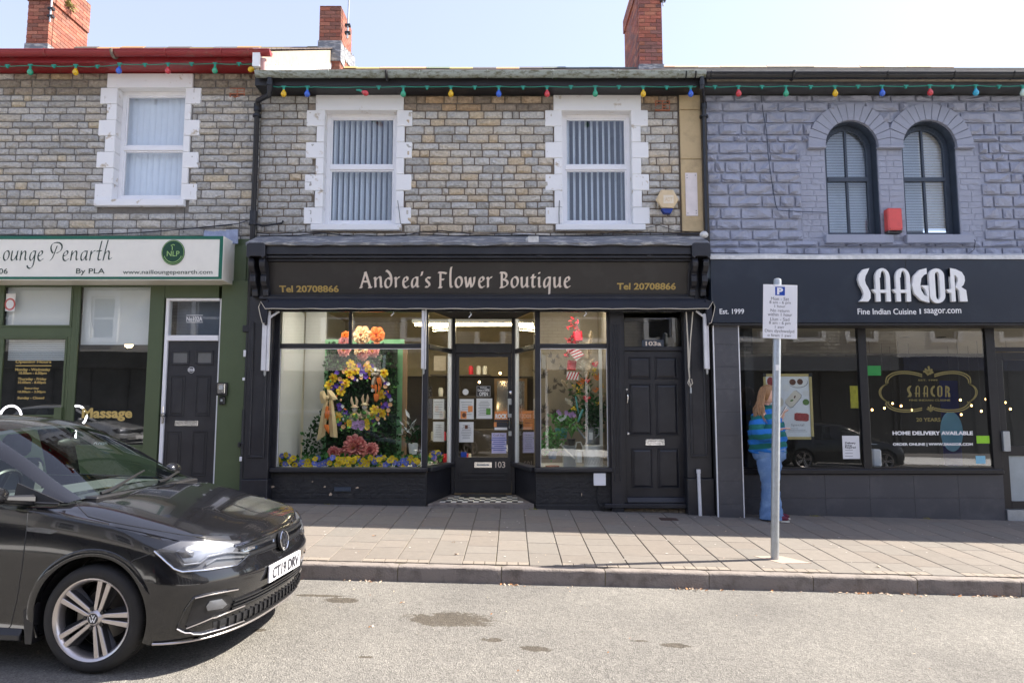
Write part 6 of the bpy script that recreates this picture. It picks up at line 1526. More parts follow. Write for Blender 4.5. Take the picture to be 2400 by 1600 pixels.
# ------------------------------------------------------------------ festoon lights
BC_ = {'yellow': (.75, .45, .0), 'blue': (.03, .12, .6), 'red': (.6, .04, .05), 'green': (.03, .36, .2), 'turquoise': (.03, .4, .6), 'clear white': (.55, .7, .6)}
BM = {k: mat(k.replace(' ', '_')+'_glass_bulb', c, .12, var=.02, spec=.6, coat=.5) for k, c in BC_.items()}
M['socket'] = mat('teal_green_plastic', (.02, .28, .2), .45)
def festoon(lab, bulbs, cable_pts, Y, empties, ends):
 root = empty('festoon_lights', (fx(bulbs[0][0], bulbs[0][1], Y), Y, fz(bulbs[0][1], Y)), lab, 'string lights', 'strings of coloured bulbs along the eaves')
 P = sorted(cable_pts); pts = []
 for i in range(len(P)-1):
  for k in range(4):
   t = k/4; px, py = lerp(P[i][0], P[i+1][0], t), lerp(P[i][1], P[i+1][1], t)+1.6*math.sin(math.pi*t)+rnd.uniform(-.4, .4)
   pts.append((fx(px, py, Y), Y, fz(py, Y)))
 px, py = P[-1]; pts.append((fx(px, py, Y), Y, fz(py, Y)))
 MB().tube(pts, .006, 5).build('cable', M['socket'], root, smooth=True)
 def sock(px, py, h=.055, tilt=0, bulb=None):
  x, z = fx(px, py, Y), fz(py, Y); b = MB(); dx, dz = math.sin(R(tilt)), -math.cos(R(tilt))
  b.tube([(x, Y-.01, z), (x+dx*h, Y-.01, z+dz*h)], .016, 8); b.box(x-.03, x+.03, Y-.022, Y, z-.012, z+.006)
  s = b.build('socket', M['socket'], root, smooth=True)
  if bulb:
   c = (x+dx*h, z+dz*h); bb = MB(); prof = [(.015, 0), (.02, .013), (.034, .036), (.039, .056), (.034, .077), (.02, .092), (.004, .098)]
   seg = 12; rings = []
   for r_, l in prof:
    cx_, cz_ = c[0]+dx*l, c[1]+dz*l; rings.append([bb.bm.verts.new((cx_-dz*r_*math.cos(2*math.pi*k/seg), Y-.01+r_*math.sin(2*math.pi*k/seg), cz_+dx*r_*math.cos(2*math.pi*k/seg))) for k in range(seg)])
   for i in range(len(rings)-1):
    for k in range(seg): bb.bm.faces.new((rings[i][k], rings[i][(k+1) % seg], rings[i+1][(k+1) % seg], rings[i+1][k]))
   bb.bm.faces.new(rings[-1]); o = bb.build('bulb', BM[bulb], s, smooth=True, ang=80); o['label'] = bulb+' glass bulb'
 for (px, py, c, tl) in bulbs: sock(px, py, .05, tl, c)
 for (px, py, tl) in empties: sock(px, py, .04, tl)
festoon('string of coloured bulbs along the red gutter of the nail salon house', [(73, 153, 'green', 0), (179, 153.5, 'yellow', 0), (282, 150, 'blue', -5), (395, 150, 'red', 0), (505, 149.5, 'green', 0), (606, 158, 'yellow', -70)],
  [(-40, 155), (73, 154), (179, 155), (230, 156), (282, 151), (395, 150), (505, 149.5), (600, 150)], 8.9, [(19, 154, 0), (128, 154, 0), (230, 155, -15), (341, 151, 0), (450, 149, 0), (561, 149, 0), (-34, 154, 0)], ())
festoon('string of coloured bulbs under the grey gutter of the flower shop house', [(666, 204, 'yellow', 0), (721, 204, 'blue', 0), (841, 212, 'red', 65)]+[(945.5, 204, 'green', 0), (1057, 204, 'yellow', 0), (1169, 204, 'blue', 0), (1282, 204, 'red', 0), (1394.7, 203.5, 'green', 0), (1507, 204, 'yellow', 0), (1618, 204, 'blue', 0)],
  [(640, 203), (666, 203), (721, 203), (740, 212)][:3]+[(735, 204), (845, 204), (945, 203), (1057, 203), (1169, 203), (1282, 203), (1395, 203), (1507, 203), (1618, 203), (1632, 203)], 8.88, [(888, 204, 0), (1001, 204, 0), (1113, 204, 0), (1226, 204, 0), (1338, 203, 0), (1450, 203, 0), (1562, 204, 0)], ())
festoon('string of coloured bulbs under the black gutter of the restaurant house', [(1730, 203, 'red', 0), (1841, 203, 'green', 0), (1956, 203, 'yellow', 0), (2066, 202, 'blue', 0), (2178, 201, 'red', 0), (2285, 201, 'turquoise', 0), (2395, 202, 'clear white', 0), (2500, 202, 'yellow', 0)],
  [(1650, 203), (1730, 203), (1841, 202), (1956, 202), (2066, 202), (2178, 201), (2285, 201), (2395, 202), (2520, 202)], 8.86, [(1675, 203, 0), (1785, 203, 0), (1899, 203, 0), (2010, 202, 0), (2122, 202, 0), (2231, 202, 0), (2340, 202, 0)], ())
# ------------------------------------------------------------------ alarms, boxes, wires
AYb = 9.12
c2f = lambda x, y: (800+x/2.904, y/2.904)
def P2(x, y, Y): a = c2f(x, y); return (fx(*a, Y), Y, fz(a[1], Y))
al = empty('alarm_box', P2(2218, 1370, AYb), 'beige hexagonal burglar alarm with blue base beside the right white window', 'alarm')
hexo = [(2138, 1362), (2176, 1292), (2258, 1292), (2297, 1358), (2260, 1418), (2180, 1418)]
hexi = [(2152, 1362), (2183, 1302), (2250, 1302), (2282, 1358), (2252, 1412), (2186, 1412)]
M['abox'] = mat('beige_plastic', (.72, .56, .34), .45);
b = MB(); o_ = [b.bm.verts.new(P2(x, y, 9.14)) for x, y in hexo]; w_ = [b.bm.verts.new(P2(x, y, 9.22)) for x, y in hexo]; i2 = [b.bm.verts.new(P2(x, y, AYb)) for x, y in hexi]
for k in range(6): b.bm.faces.new((w_[k], w_[(k+1) % 6], o_[(k+1) % 6], o_[k])); b.bm.faces.new((o_[k], o_[(k+1) % 6], i2[(k+1) % 6], i2[k]))
b.bm.faces.new(i2); b.build('case', M['abox'], al)
bl = [(2180, 1418), (2260, 1418), (2246, 1450), (2200, 1450)]
MB().prism([P2(x, y, 9.13) for x, y in bl], (0, .09, 0)).build('base', mat('blue_plastic', (.01, .04, .25), .4), al, bevel=.004)
MB().prism([P2(x, y, AYb-.002) for x, y in ((2193, 1328), (2262, 1328), (2262, 1384), (2193, 1384))], (0, .0015, 0)).build('badge', mat('badge_pale', (.8, .7, .55), .5), al)
text('ADT', 'badge_letters', (P2(2202, 1340, AYb)[0], P2(2254, 1340, AYb)[0], P2(0, 1370, AYb)[2], P2(0, 1344, AYb)[2]), AYb-.002, M['abox'], al, th=.001, bold=.03)
for k in range(5): MB().prism([P2(2150+k*6+d, y+k*6, 9.136) for d, y in ((0, 1368), (4, 1368), (10, 1384), (6, 1384))], (0, .003, 0)).build('louvre', M['terracotta'], al)
x0, x1, z0_, z1_ = rect(2082, 487, 2116, 541, 9.1)
ra_ = empty('alarm_box', (x0, 9.1, z0_), 'tall red alarm box on the wall between the two arched windows', 'alarm')
box('case', (x0, x1, 9.1, 9.22, z0_+.01, z1_), mat('red_plastic', (.72, .1, .09), .45, var=.12, vs=9), ra_, bevel=.016)
for xx in (x0+.018, x1-.018): MB().disc((xx, 9.098, z0_+.03), .006, .006, 8, .003).build('screw', M['dark'], ra_); box('base', (x0+.005, x1-.005, 9.11, 9.22, z0_-.02, z0_+.012), M['white'], ra_, bevel=.004)
x0, x1, z0_, z1_ = rect(1607, 405, 1635, 506, 9.19); wp_ = box('cover_plate', (x0, x1, 9.19, 9.205, z0_, z1_), mat('pinkish_white_panel', (.75, .68, .66), .5), bevel=.004); tag(wp_, 'narrow white cover plate screwed to the buff stone pilaster', 'cover plate')
for (u, v) in ((.15, .06), (.85, .06), (.15, .94), (.85, .94), (.15, .88), (.85, .12)): MB().disc((lerp(x0, x1, u), 9.187, lerp(z0_, z1_, v)), .006, .006, 8, .003).build('screw', M['dark'], wp_)
x0, x1, z0_, z1_ = rect(1392, 1109, 1419, 1138, 9.14); mt = box('meter_box', (x0, x1, 9.14, 9.2, z0_, z1_), M['upvc'], bevel=.01); tag(mt, 'small white square meter box on the black brick riser', 'meter box')
box('lid', (x0-.004, x1+.004, 9.132, 9.141, z0_+.004, z1_+.004), M['upvc'], mt, bevel=.004)
MB().tube([((x0+x1)/2-.03, 9.17, z0_), ((x0+x1)/2-.03, 9.17, z0_-.2), ((x0+x1)/2+.0, 9.17, z0_-.28), ((x0+x1)/2+.06, 9.17, z0_-.33)], .007, 6).build('cable', M['cable'], mt, smooth=True)
def wire(house, pts, Y=9.2, r=.006, m=None, name='wall_cable'):
 return MB().tube([(fx(x, y, Y), Y, fz(y, Y)) for x, y in pts], r, 5).build(name, m or M['cable'], house, smooth=True)
wire(house_l, [(0, 551), (180, 551), (300, 547), (420, 538), (500, 530), (560, 524), (588, 514)], 9.19)
wire(house_l, [(0, 554), (220, 549), (340, 545), (470, 534), (545, 527)], 9.18)
wire(house_l, [(433, 488), (432, 520), (430, 545)], 9.22, .004)
wire(house_m, [(600, 546), (640, 549), (690, 545), (740, 544), (800, 551), (850, 551), (930, 556), (985, 544), (1035, 541), (1110, 549), (1180, 548), (1300, 553), (1420, 549), (1520, 546), (1640, 548)], 9.19)
wire(house_m, [(610, 553), (700, 552), (760, 546), (840, 556), (900, 553), (980, 549), (1060, 553), (1200, 552), (1340, 554), (1500, 550), (1655, 549)], 9.17, .008)
wire(house_m, [(1300, 546), (1420, 548), (1520, 533), (1545, 528), (1580, 540), (1655, 547)], 9.2, .004)
wire(house_m, [(932, 470), (936, 500), (940, 540)], 9.2, .004); wire(house_m, [(1311, 470), (1310, 500), (1311, 540)], 9.2, .005)
wire(house_r, [(1784, 224), (1788, 260), (1797, 310), (1800, 360), (1808, 420), (1818, 480), (1823, 493), (1880, 496), (1938, 498)], 9.19, .006, M['navy'])
wire(house_r, [(1660, 593), (1900, 595), (2100, 596), (2400, 597)], 9.18, .006)
wire(house_r, [(2272, 550), (2286, 565), (2283, 585), (2270, 595)], 9.18, .004)
# junction on the lead capping
MB().ball((fx(1240, 560, 8.85), 8.8, fz(562, 8.8)), .05, 8, (1, .7, .8)).box(fx(1238, 560, 8.8), fx(1262, 560, 8.8), 8.74, 8.82, fz(571, 8.8), fz(556, 8.8)).build('sealant_lump', M['lead_w'], lead, smooth=True)
MB().ball((fx(1650, 550, 8.85), 8.85, fz(550, 8.85)), .06, 8, (1, .7, .8)).build('sealant_lump', M['lead_w'], lead, smooth=True)
# aerials and chimney plant
def aerial(x, y, z0_, z1_, lab, clamp):
 a = empty('tv_aerial', (x, y, z0_), lab, 'aerial')
 MB().tube([(x, y, z0_), (x+.02, y, z1_)], .016, 8).build('mast', M['steel'], a, smooth=True)
 b = MB(); b.box(x-.05, x+.05, y-.02, y+.06, z0_+.1, z0_+.14).box(x-.05, x+.05, y-.02, y+.06, z0_+.25, z0_+.29); b.build('clamp', M['cable'], a)
 b = MB(); b.tube([(x-.1, y, z1_-.05), (x+.5, y-.1, z1_+.02)], .01, 6)
 for k in range(6): b.tube([(x+k*.09, y-.12-.02*k, z1_-.04+k*.012), (x+k*.09, y+.12-.02*k, z1_-.04+k*.012)], .004, 5)
 b.build('array', M['steel'], a)
x0 = cxb2+.1
aerial(fx(812, 40, 12.3), 12.4, fz(84, 12.3), fz(-60, 12.3), 'silver television aerial mast on the middle chimney above the flower shop roof end', 0)
aerial(fx(110, 20, 12.2), 12.3, fz(45, 12.2), fz(-60, 12.2), 'white aerial mast strapped to the front corner of the left chimney', 0)
aerial(fx(198, 30, 13.5), 13.5, fz(65, 13.5), fz(-60, 13.5), 'thin aerial mast on the far corner of the left chimney', 0)
aerial(fx(1553, 10, 12.35), 12.3, fz(18, 12.35), fz(-90, 12.35), 'short aerial bracket at the top of the right chimney', 0)
pm_ = MB(); px_, pz_ = fx(160, 12, 12.8), fz(15, 12.8)
for k in range(90):
 a, e, l = rnd.uniform(0, 6.28), rnd.uniform(-.4, 1.3), rnd.uniform(.06, .2); d = Vector((math.cos(a)*math.cos(e), math.sin(a)*math.cos(e), math.sin(e))); s_ = Vector((0, 0, 0)); c = Vector((px_+rnd.uniform(-.1, .1), 12.8+rnd.uniform(-.05, .05), pz_)); t = d.orthogonal()*.016
 pm_.face([c, c+d*l*.5+t, c+d*l, c+d*l*.5-t])
cp = tag(pm_.build('chimney_weed', mat('dry_weed', (.2, .17, .05), .9, var=.4, vs=20), recalc=False), 'small dry weed growing from the brickwork of the left chimney', 'plant')
# ------------------------------------------------------------------ parking sign
PYp = 6.75; PXp = 2.532; zp = gz(PXp, PYp)
rt = empty('parking_sign', (PXp, PYp, zp), 'grey steel post with white bilingual parking times plate near the kerb', 'sign')
ztp = fz(653, PYp)
MB().lathe((PXp, PYp, zp-.05), [(.038, 0), (.038, ztp-zp+.03), (.034, ztp-zp+.045), (.02, ztp-zp+.052)], 24).build('post', M['steel'], rt, smooth=True)
PL = PYp-.05; x0, x1, z0_, z1_ = fx(1790, 730, PL)-.11, fx(1867.5, 730, PL)-.11, fz(792.5, PL), fz(667, PL)
M['plate'] = mat('white_sign_plate', (.82, .82, .86), .35, var=.02); M['sign_blue'] = mat('sign_blue', (.0, .05, .38), .4); M['sign_ink'] = mat('sign_grey_ink', (.1, .09, .11), .5)
pt = MB().box(x0, x1, PL, PL+.005, z0_, z1_).build('plate', M['plate'], rt, bevel=.001)
box('clip', (PXp-.05, PXp+.05, PL+.006, PYp+.045, z1_-.14, z1_-.11), M['steel'], rt); box('clip', (PXp-.05, PXp+.05, PL+.006, PYp+.045, z0_+.1, z0_+.13), M['steel'], rt)
k8 = lambda x, y: (lerp(x0, x1, (x-430)/690), lerp(z1_, z0_, (y-235)/1090))
a, b_ = k8(672, 278), k8(868, 452); box('blue_square', (a[0], b_[0], PL-.0012, PL-.0002, b_[1], a[1]), M['sign_blue'], pt)
a, b_ = k8(708, 295), k8(832, 435); text('P', 'letter', (a[0], b_[0], b_[1], a[1]), PL-.0014, M['plate'], pt, th=.0008, bold=.05)
for s, xa_, xb_, ya, yb in (('Mon - Sat', 590, 952, 488, 556), ('8 am - 6 pm', 558, 985, 565, 640), ('1 hour', 660, 880, 648, 700), ('No return', 582, 960, 730, 790), ('within 1 hour', 525, 1018, 808, 874), ('Llun - Sad', 578, 962, 905, 970), ('8 am - 6 pm', 552, 985, 980, 1058), ('1 awr', 675, 862, 1068, 1120), ('Dim dychwelyd', 470, 1062, 1145, 1222), ('o fewn 1 awr', 525, 1005, 1232, 1290)):
 a, b_ = k8(xa_, ya), k8(xb_, yb); text(s, 'lettering', (a[0], b_[0], b_[1], a[1]), PL-.0005, M['sign_ink'], pt, th=.0008, bold=-.002)
rt.rotation_euler = (0, R(2.6), R(-5))
box('sticker', (PXp-.02, PXp+.012, PYp-.042, PYp-.036, fz(868, PYp), fz(855, PYp)), M['white'], rt)
M['pad'] = mat('pinkish_concrete', (.34, .27, .22), .95, var=.12, vs=20, bump=.002, bs=80)
pad = MB().prism([(x, y, gz(x, y)+.004) for x, y in ((PXp-.17, PYp+.1), (PXp+.12, PYp+.12), (PXp+.3, PYp-.13), (PXp-.0, PYp-.17))], (0, 0, -.03)).build('post_footing', M['pad'], pav)
# drain covers and litter on the pavement
dxr = fx(1567, 1217, 8.7); dv = box('drain_cover', (dxr-.11, dxr+.11, 8.62, 8.76, gz(dxr, 8.7)-.01, gz(dxr, 8.7)+.006), mat('rusty_iron', (.06, .035, .03), .7, .3), bevel=.002); tag(dv, 'small rusty square drain cover set in the pavement by the side door', 'drain cover'); dv.rotation_euler = plane_rot()
M['leafdry'] = mat('dry_leaf', (.35, .16, .06), .8, objcol=False, var=.6, vs=60); M['leafpale'] = mat('pale_dry_leaf', (.6, .45, .32), .8, var=.3, vs=60)
def leaf(mb, x, y, z, s):
 a = rnd.uniform(0, 6.28); t = rnd.uniform(-.5, .5); u = Vector((math.cos(a), math.sin(a), rnd.uniform(0, .5)*1)); w = Vector((-math.sin(a), math.cos(a), t))
 c = Vector((x, y, z+.006)); mb.face([c-u*s, c+w*s*.5+Vector((0, 0, s*.3)), c+u*s, c-w*s*.5])
l1, l2 = MB(), MB()
for (px, n_, sp) in ((870, 9, .12), (800, 4, .1), (1190, 5, .1), (1205, 7, .12), (1620, 16, .12), (1570, 6, .1), (1680, 4, .1), (1980, 14, .15), (2060, 18, .2), (2140, 10, .16), (2320, 12, .14), (2350, 8, .2), (1830, 4, .1), (700, 3, .1), (1350, 3, .2), (2220, 5, .2)):
 xc_ = fx(px, 1385, KF-.03)
 for k in range(n_): x = xc_+rnd.gauss(0, sp*.6); y = KF-.012-abs(rnd.gauss(0, .035)); leaf(l1 if rnd.random() < .45 else l2, x, y, rz(x, y), rnd.uniform(.008, .022))
for k in range(70): x, y = rnd.uniform(-4.5, 5), rnd.uniform(3.4, KF-.05); leaf(l1 if rnd.random() < .5 else l2, x, y, rz(x, y), rnd.uniform(.004, .01))
for k in range(60): x, y = rnd.uniform(-4, 7), rnd.uniform(KF+.15, 9.1); leaf(l1 if rnd.random() < .4 else l2, x, y, gz(x, y), rnd.uniform(.004, .013))
for (px, py, s_) in ((875, 1282, .02), (1060, 1292, .02), (1068, 1318, .018), (866, 1490, .02), (940, 1430, .016), (2057, 1323, .022)):
 h = CAMH+.13+.02*(py > 1370)*6; Y = h/math.tan(math.atan((py-800)/F)-R(TILT)); x = fx(px, py, Y); leaf(l1, x, Y, (gz(x, Y) if py < 1350 else rz(x, Y)), s_); leaf(l2, x+.02, Y+.01, (gz(x, Y) if py < 1350 else rz(x, Y)), s_*.7)
for (m_, mm) in ((l1, M['leafdry']), (l2, M['leafpale'])):
 o = m_.build('leaf_litter', mm, recalc=False); tag(o, 'brown dry leaves and litter scattered along the gutter' if mm is M['leafdry'] else 'pale dry leaves and crumbs scattered along the gutter', 'litter', kind='stuff')
wd = MB()
for (px, py) in ((1903, 1205), (1915, 1206), (1840, 1206), (1253, 1190), (1620, 1203), (2170, 1217), (770, 1180), (1660, 1212)):
 x = fx(px, py, 9.16)
 for k in range(16):
  a, l = rnd.uniform(0, 6.28), rnd.uniform(.02, .06); bx_ = x+rnd.gauss(0, .04); c = Vector((bx_, 9.15+rnd.uniform(-.02, .02), gz(bx_, 9.15))); d = Vector((math.cos(a)*.7, math.sin(a)*.4, .5))*l; t = Vector((.004, 0, .003)); wd.face([c-t, c+t, c+d])
tag(wd.build('weeds', mat('yellow_weed', (.22, .2, .05), .9), recalc=False), 'tufts of small weeds along the foot of the shopfronts', 'weeds', kind='stuff')
# parking bay line, bottom left
ln = MB(); pts = [(-6, 3.32), (-2.02, 3.28), (-1.98, 3.36), (-6, 3.42)]
gm_ = MB()
for k in range(130):
 x, y = rnd.uniform(-5, 7.5), rnd.uniform(KF+.02, 9.1); r_ = rnd.uniform(.005, .016); n = 6
 gm_.face([(x+r_*math.cos(2*math.pi*q/n)*rnd.uniform(.7, 1.2), y+r_*math.sin(2*math.pi*q/n), gz(x, y)+.0032) for q in range(n)])
tag(gm_.build('gum_spots', mat('trodden_gum', (.5, .46, .42), .8), recalc=False), 'pale trodden gum spots dotted over the pavement', 'litter', kind='stuff')
# ------------------------------------------------------------------ window displays
rd1 = lambda x, y: (620+x/3.733, 700+y/3.733)
def W1(x, y, Y): a = rd1(x, y); return Vector((fx(a[0], a[1], Y), Y, fz(a[1], Y)))
def W3(x, y, Y): a = d3(x, y); return Vector((fx(a[0], a[1], Y), Y, fz(a[1], Y)))
M['leaf_d'] = mat('dark_leaf', (.022, .07, .025), .75, var=.5, vs=30, spec=.15); M['leaf_m'] = mat('mid_leaf', (.045, .14, .04), .7, var=.4, vs=30, spec=.2); M['leaf_l'] = mat('fresh_leaf', (.12, .3, .07), .7, var=.4, vs=30, spec=.2)
FC = {'yellow': (.85, .6, .02), 'blue': (.16, .2, .65), 'violet': (.12, .05, .42), 'pink': (.75, .32, .28), 'orange': (.8, .2, .03), 'peach': (.85, .5, .25), 'cream': (.8, .68, .42), 'white': (.8, .8, .8), 'red': (.6, .01, .03), 'lilac': (.5, .3, .55), 'rose': (.5, .13, .13)}  # rose is a darker pink for painted petal shading
FM = {k: mat(k+'_petal', c, .6, var=.15, vs=40) for k, c in FC.items()}
M['dark_backing'] = mat('dark_green_backing', (.012, .03, .014), .9)
def leaves(mb, c, n, spread, size, shape=.5, up=.3, front=True):
 for _ in range(n):
  p = Vector((rnd.gauss(0, spread[0]), rnd.gauss(0, spread[1]), rnd.gauss(0, spread[2])))+c
  d = Vector((rnd.uniform(-1, 1), rnd.uniform(-.9, .2) if front else rnd.uniform(-1, 1), rnd.uniform(-.6, 1)+up)).normalized(); s = size*rnd.uniform(.6, 1.3); t = d.orthogonal().normalized(); t.rotate(Quaternion(d, rnd.uniform(0, 6.28))); t *= s*shape*.5
  m_ = p+d*s*.45+Vector((0, -.15*s, 0)); mb.face([p, m_+t, p+d*s, m_-t])
def stuff(o): o['kind'] = 'stuff'; return o
# leafy backdrop
hg = empty('artificial_hedge', W1(850, 1380, 10.2), 'tall dark green artificial ivy hedge behind the spring wreath in the flower shop window', 'artificial hedge')
a, b_ = W1(540, 1390, 10.25), W1(1165, 430, 10.25)
box('backing', (a.x, b_.x, 10.22, 10.26, FZ, b_.z), M['dark_backing'], hg)
for mm, nn in ((M['leaf_d'], 2300), (M['leaf_m'], 650)):
 mb = MB()
 for _ in range(nn):
  y_ = rnd.uniform(405, 1385); xl = 535 if y_ < 950 else lerp(535, 345, min(1, (y_-950)/220)); xr = lerp(1130, 1185, (y_-400)/980)
  leaves(mb, W1(rnd.uniform(xl, xr), y_, 10.12+rnd.uniform(0, .08)), 1, (.01, .02, .01), .062, .75, 0)
 stuff(mb.build('leaves', mm, hg, recalc=False))
def flower(mb, c, r_, n=6, cup=.25, tilt=None, wide=.9, ruff=0):
 """petals on a cone facing the street"""
 ax = Vector((rnd.uniform(-.35, .35), -1, rnd.uniform(-.3, .3))).normalized() if tilt is None else tilt
 u = ax.orthogonal().normalized(); w = ax.cross(u); a0 = rnd.uniform(0, 6.28)
 for k in range(n):
  a = a0+2*math.pi*k/n; d = u*math.cos(a)+w*math.sin(a); t = ax.cross(d); rr = r_*rnd.uniform(.88, 1.1)
  wd = math.pi*r_/n*wide
  p0 = c; p1 = c+d*rr*.45+ax*cup*rr*.35+t*wd*.8; p2 = c+d*rr*.9+ax*cup*rr*.9+t*wd; p3 = c+d*rr*1.05+ax*cup*rr*(1-ruff); p4 = c+d*rr*.9+ax*cup*rr*.9-t*wd; p5 = c+d*rr*.45+ax*cup*rr*.35-t*wd*.8
  b1 = ax*-cup*rr*.12; mb.face([p0, p1+b1, p2+b1*2, p3+ax*rr*.06]); mb.face([p0, p3+ax*rr*.06, p4+b1*2, p5+b1])
 return ax
def paper_flower(x, y, r_, Y, col, ccol, lab, n=9, layers=4, conv=W1, spiky=False):
 c = conv(x, y, Y); r_ = r_*.00163
 root = empty('paper_flower', c, lab, 'paper flower', 'giant paper flowers in the flower shop window')
 for k in range(layers):
  mb = MB(); f_ = 1-k/layers*.75
  flower(mb, c+Vector((0, -.02*k*1.2, 0)), r_*f_, n+2*k, .12+.3*k, Vector((rnd.uniform(-.12, .12), -1, rnd.uniform(0, .25))).normalized(), .82)
  mb.build('petals', FM['rose' if col == 'pink' and k % 2 else ('cream' if col == 'peach' and k % 2 else col)], root, recalc=False, smooth=False)  # alternate layers change tone, painting shading between the petals
 mb = MB()
 for k in range(26):
  a, e = rnd.uniform(0, 6.28), rnd.uniform(0, .6); d = Vector((math.cos(a)*e, -1, math.sin(a)*e)).normalized(); t = d.orthogonal()*.006; s = c+Vector((0, -.02*layers, 0)); q = s+d*r_*.38; mb.face([s-t, s+t, q+t, q-t])
 mb.build('stamens', FM[ccol], root, recalc=False)
for a in ((985, 318, 78, 10.0, 'orange', 'orange', 'bright orange paper flower at the top of the hedge, rightmost of the top cluster', 7, 3), (855, 322, 84, 9.98, 'peach', 'orange', 'big peach paper flower with orange centre topping the hedge', 7, 4), (712, 322, 42, 10.0, 'orange', 'orange', 'small orange paper flower left of the transom bar', 7, 3), (700, 380, 58, 9.97, 'pink', 'pink', 'pale pink paper flower above the left yellow centred one', 10, 4), (700, 452, 60, 9.95, 'pink', 'yellow', 'pink paper flower with yellow centre, left under the transom', 14, 3),
  (845, 452, 66, 9.93, 'peach', 'peach', 'cream peach paper flower hanging in the middle under the transom', 10, 4), (952, 462, 58, 9.95, 'pink', 'yellow', 'pink paper flower with yellow centre, right under the transom', 14, 3), (860, 495, 52, 9.92, 'pink', 'pink', 'ruffled pink paper flower lowest of the top cluster', 14, 4),
  (795, 1300, 112, 9.75, 'pink', 'peach', 'largest pink paper flower fanned open at the foot of the hedge', 11, 5), (612, 1345, 58, 9.72, 'pink', 'pink', 'ruffled pink paper flower bottom left of the biggest one', 14, 4), (935, 1318, 66, 9.72, 'pink', 'pink', 'ruffled pink paper flower bottom right of the biggest one', 14, 4), (690, 1345, 50, 9.7, 'pink', 'peach', 'small pink paper flower tucked left under the biggest one', 10, 4)):
 paper_flower(a[0], a[1], a[2], a[3], a[4], a[5], a[6], a[7], a[8])
# wreath
wc = W1(835, 805, 9.95); wr = (250*.00163, 245*.00163)
wreath = empty('spring_wreath', wc, 'round spring wreath of daffodils, violets, eggs and carrots on the hedge', 'wreath')
def WP_(a, k=1): return wc+Vector((math.cos(a)*wr[0]*k, 0, math.sin(a)*wr[1]*k))
tw = MB()
for q in range(9):
 ph, kk = rnd.uniform(0, 6), rnd.uniform(.92, 1.06); tw.tube([WP_(2*math.pi*k/40, kk+.04*math.sin(k*.9+ph))+Vector((0, .02*math.sin(k*.7+ph), 0)) for k in range(41)], .007, 5, caps=False)
tw.build('twig_ring', mat('twig_brown', (.08, .05, .03), .9), wreath, smooth=True)
for mm, nn in ((M['leaf_d'], 420), (M['leaf_l'], 220)):
 mb = MB()
 for _ in range(nn): a = rnd.uniform(0, 6.283); leaves(mb, WP_(a, rnd.gauss(1, .12)), 1, (.01, .03, .01), .05, .5)
 stuff(mb.build('leaves', mm, wreath, recalc=False))
def daffodil(c, r_=.062):
 mb = MB(); ax = flower(mb, c, r_*1.08, 6, .12, None, .68); d = mb.build('daffodil', FM['yellow'], wreath, recalc=False)
 t = MB(); u = ax.orthogonal().normalized(); w = ax.cross(u); n = 8
 A_ = [t.bm.verts.new(c+(u*math.cos(2*math.pi*k/n)+w*math.sin(2*math.pi*k/n))*r_*.22) for k in range(n)]; B_ = [t.bm.verts.new(c+ax*r_*.5+(u*math.cos(2*math.pi*k/n)+w*math.sin(2*math.pi*k/n))*r_*.36) for k in range(n)]
 for k in range(n): t.bm.faces.new((A_[k], A_[(k+1) % n], B_[(k+1) % n], B_[k]))
 t.build('trumpet', FM['peach'] if rnd.random() < .15 else M.setdefault('deep_yellow', mat('deep_yellow_petal', (.8, .42, .01), .6)), d)
for (x, y) in ((757, 570), (800, 628), (745, 645), (900, 600), (603, 690), (565, 752), (712, 738), (668, 808), (1048, 648), (1020, 838), (965, 968), (1030, 1000), (945, 1015), (645, 1030), (925, 630)): daffodil(W1(x, y, 9.86))
def small(kind, col, pts, r_, root, Y, n=5, conv=W1):
 for (x, y) in pts:
  mb = MB(); flower(mb, conv(x, y, Y), r_, n, .4); mb.build(kind, FM[col], root, recalc=False)
small('violet', 'violet', [(828, 580), (860, 610), (880, 640), (848, 640), (788, 695), (885, 680), (936, 588), (675, 720), (632, 760), (595, 775), (675, 775), (635, 650), (1062, 740), (1062, 825), (1092, 850), (1060, 920), (1080, 935), (1035, 945), (655, 930), (660, 960), (700, 985), (985, 1015), (955, 1062), (655, 1090), (740, 1020), (710, 990)], .034, wreath, 9.87)
small('narcissus', 'white', [(965, 615), (940, 620), (845, 665), (655, 795), (1082, 745), (1105, 880), (685, 940), (950, 800)], .026, wreath, 9.86)
small('primrose', 'peach', [(905, 558), (695, 635), (660, 700), (848, 690), (1055, 768), (1100, 925), (1082, 972), (990, 1048), (690, 1120), (770, 690)], .03, wreath, 9.86)
for (x, y, c_) in ((758, 740, 'leaf_l'), (898, 718, 'leaf_l'), (575, 722, 'leaf_l'), (690, 1055, 'w'), (1000, 1090, 'w'), (1052, 1048, 'p'), (668, 885, 'p'), (690, 740, 'p'), (990, 950, 'p'), (950, 795, 'w'), (812, 715, 'w')):
 MB().ball(W1(x, y, 9.84), .019, 8, (.8, .8, 1.15)).build('egg', {'leaf_l': M['leaf_l'], 'w': FM['white'], 'p': FM['peach']}[c_], wreath, smooth=True)
def carrot(mb, p, q, r_=.017): mb.tube([p, lerp(p, q, .3), lerp(p, q, .8), q], [r_*.8, r_, r_*.5, r_*.15], 7)
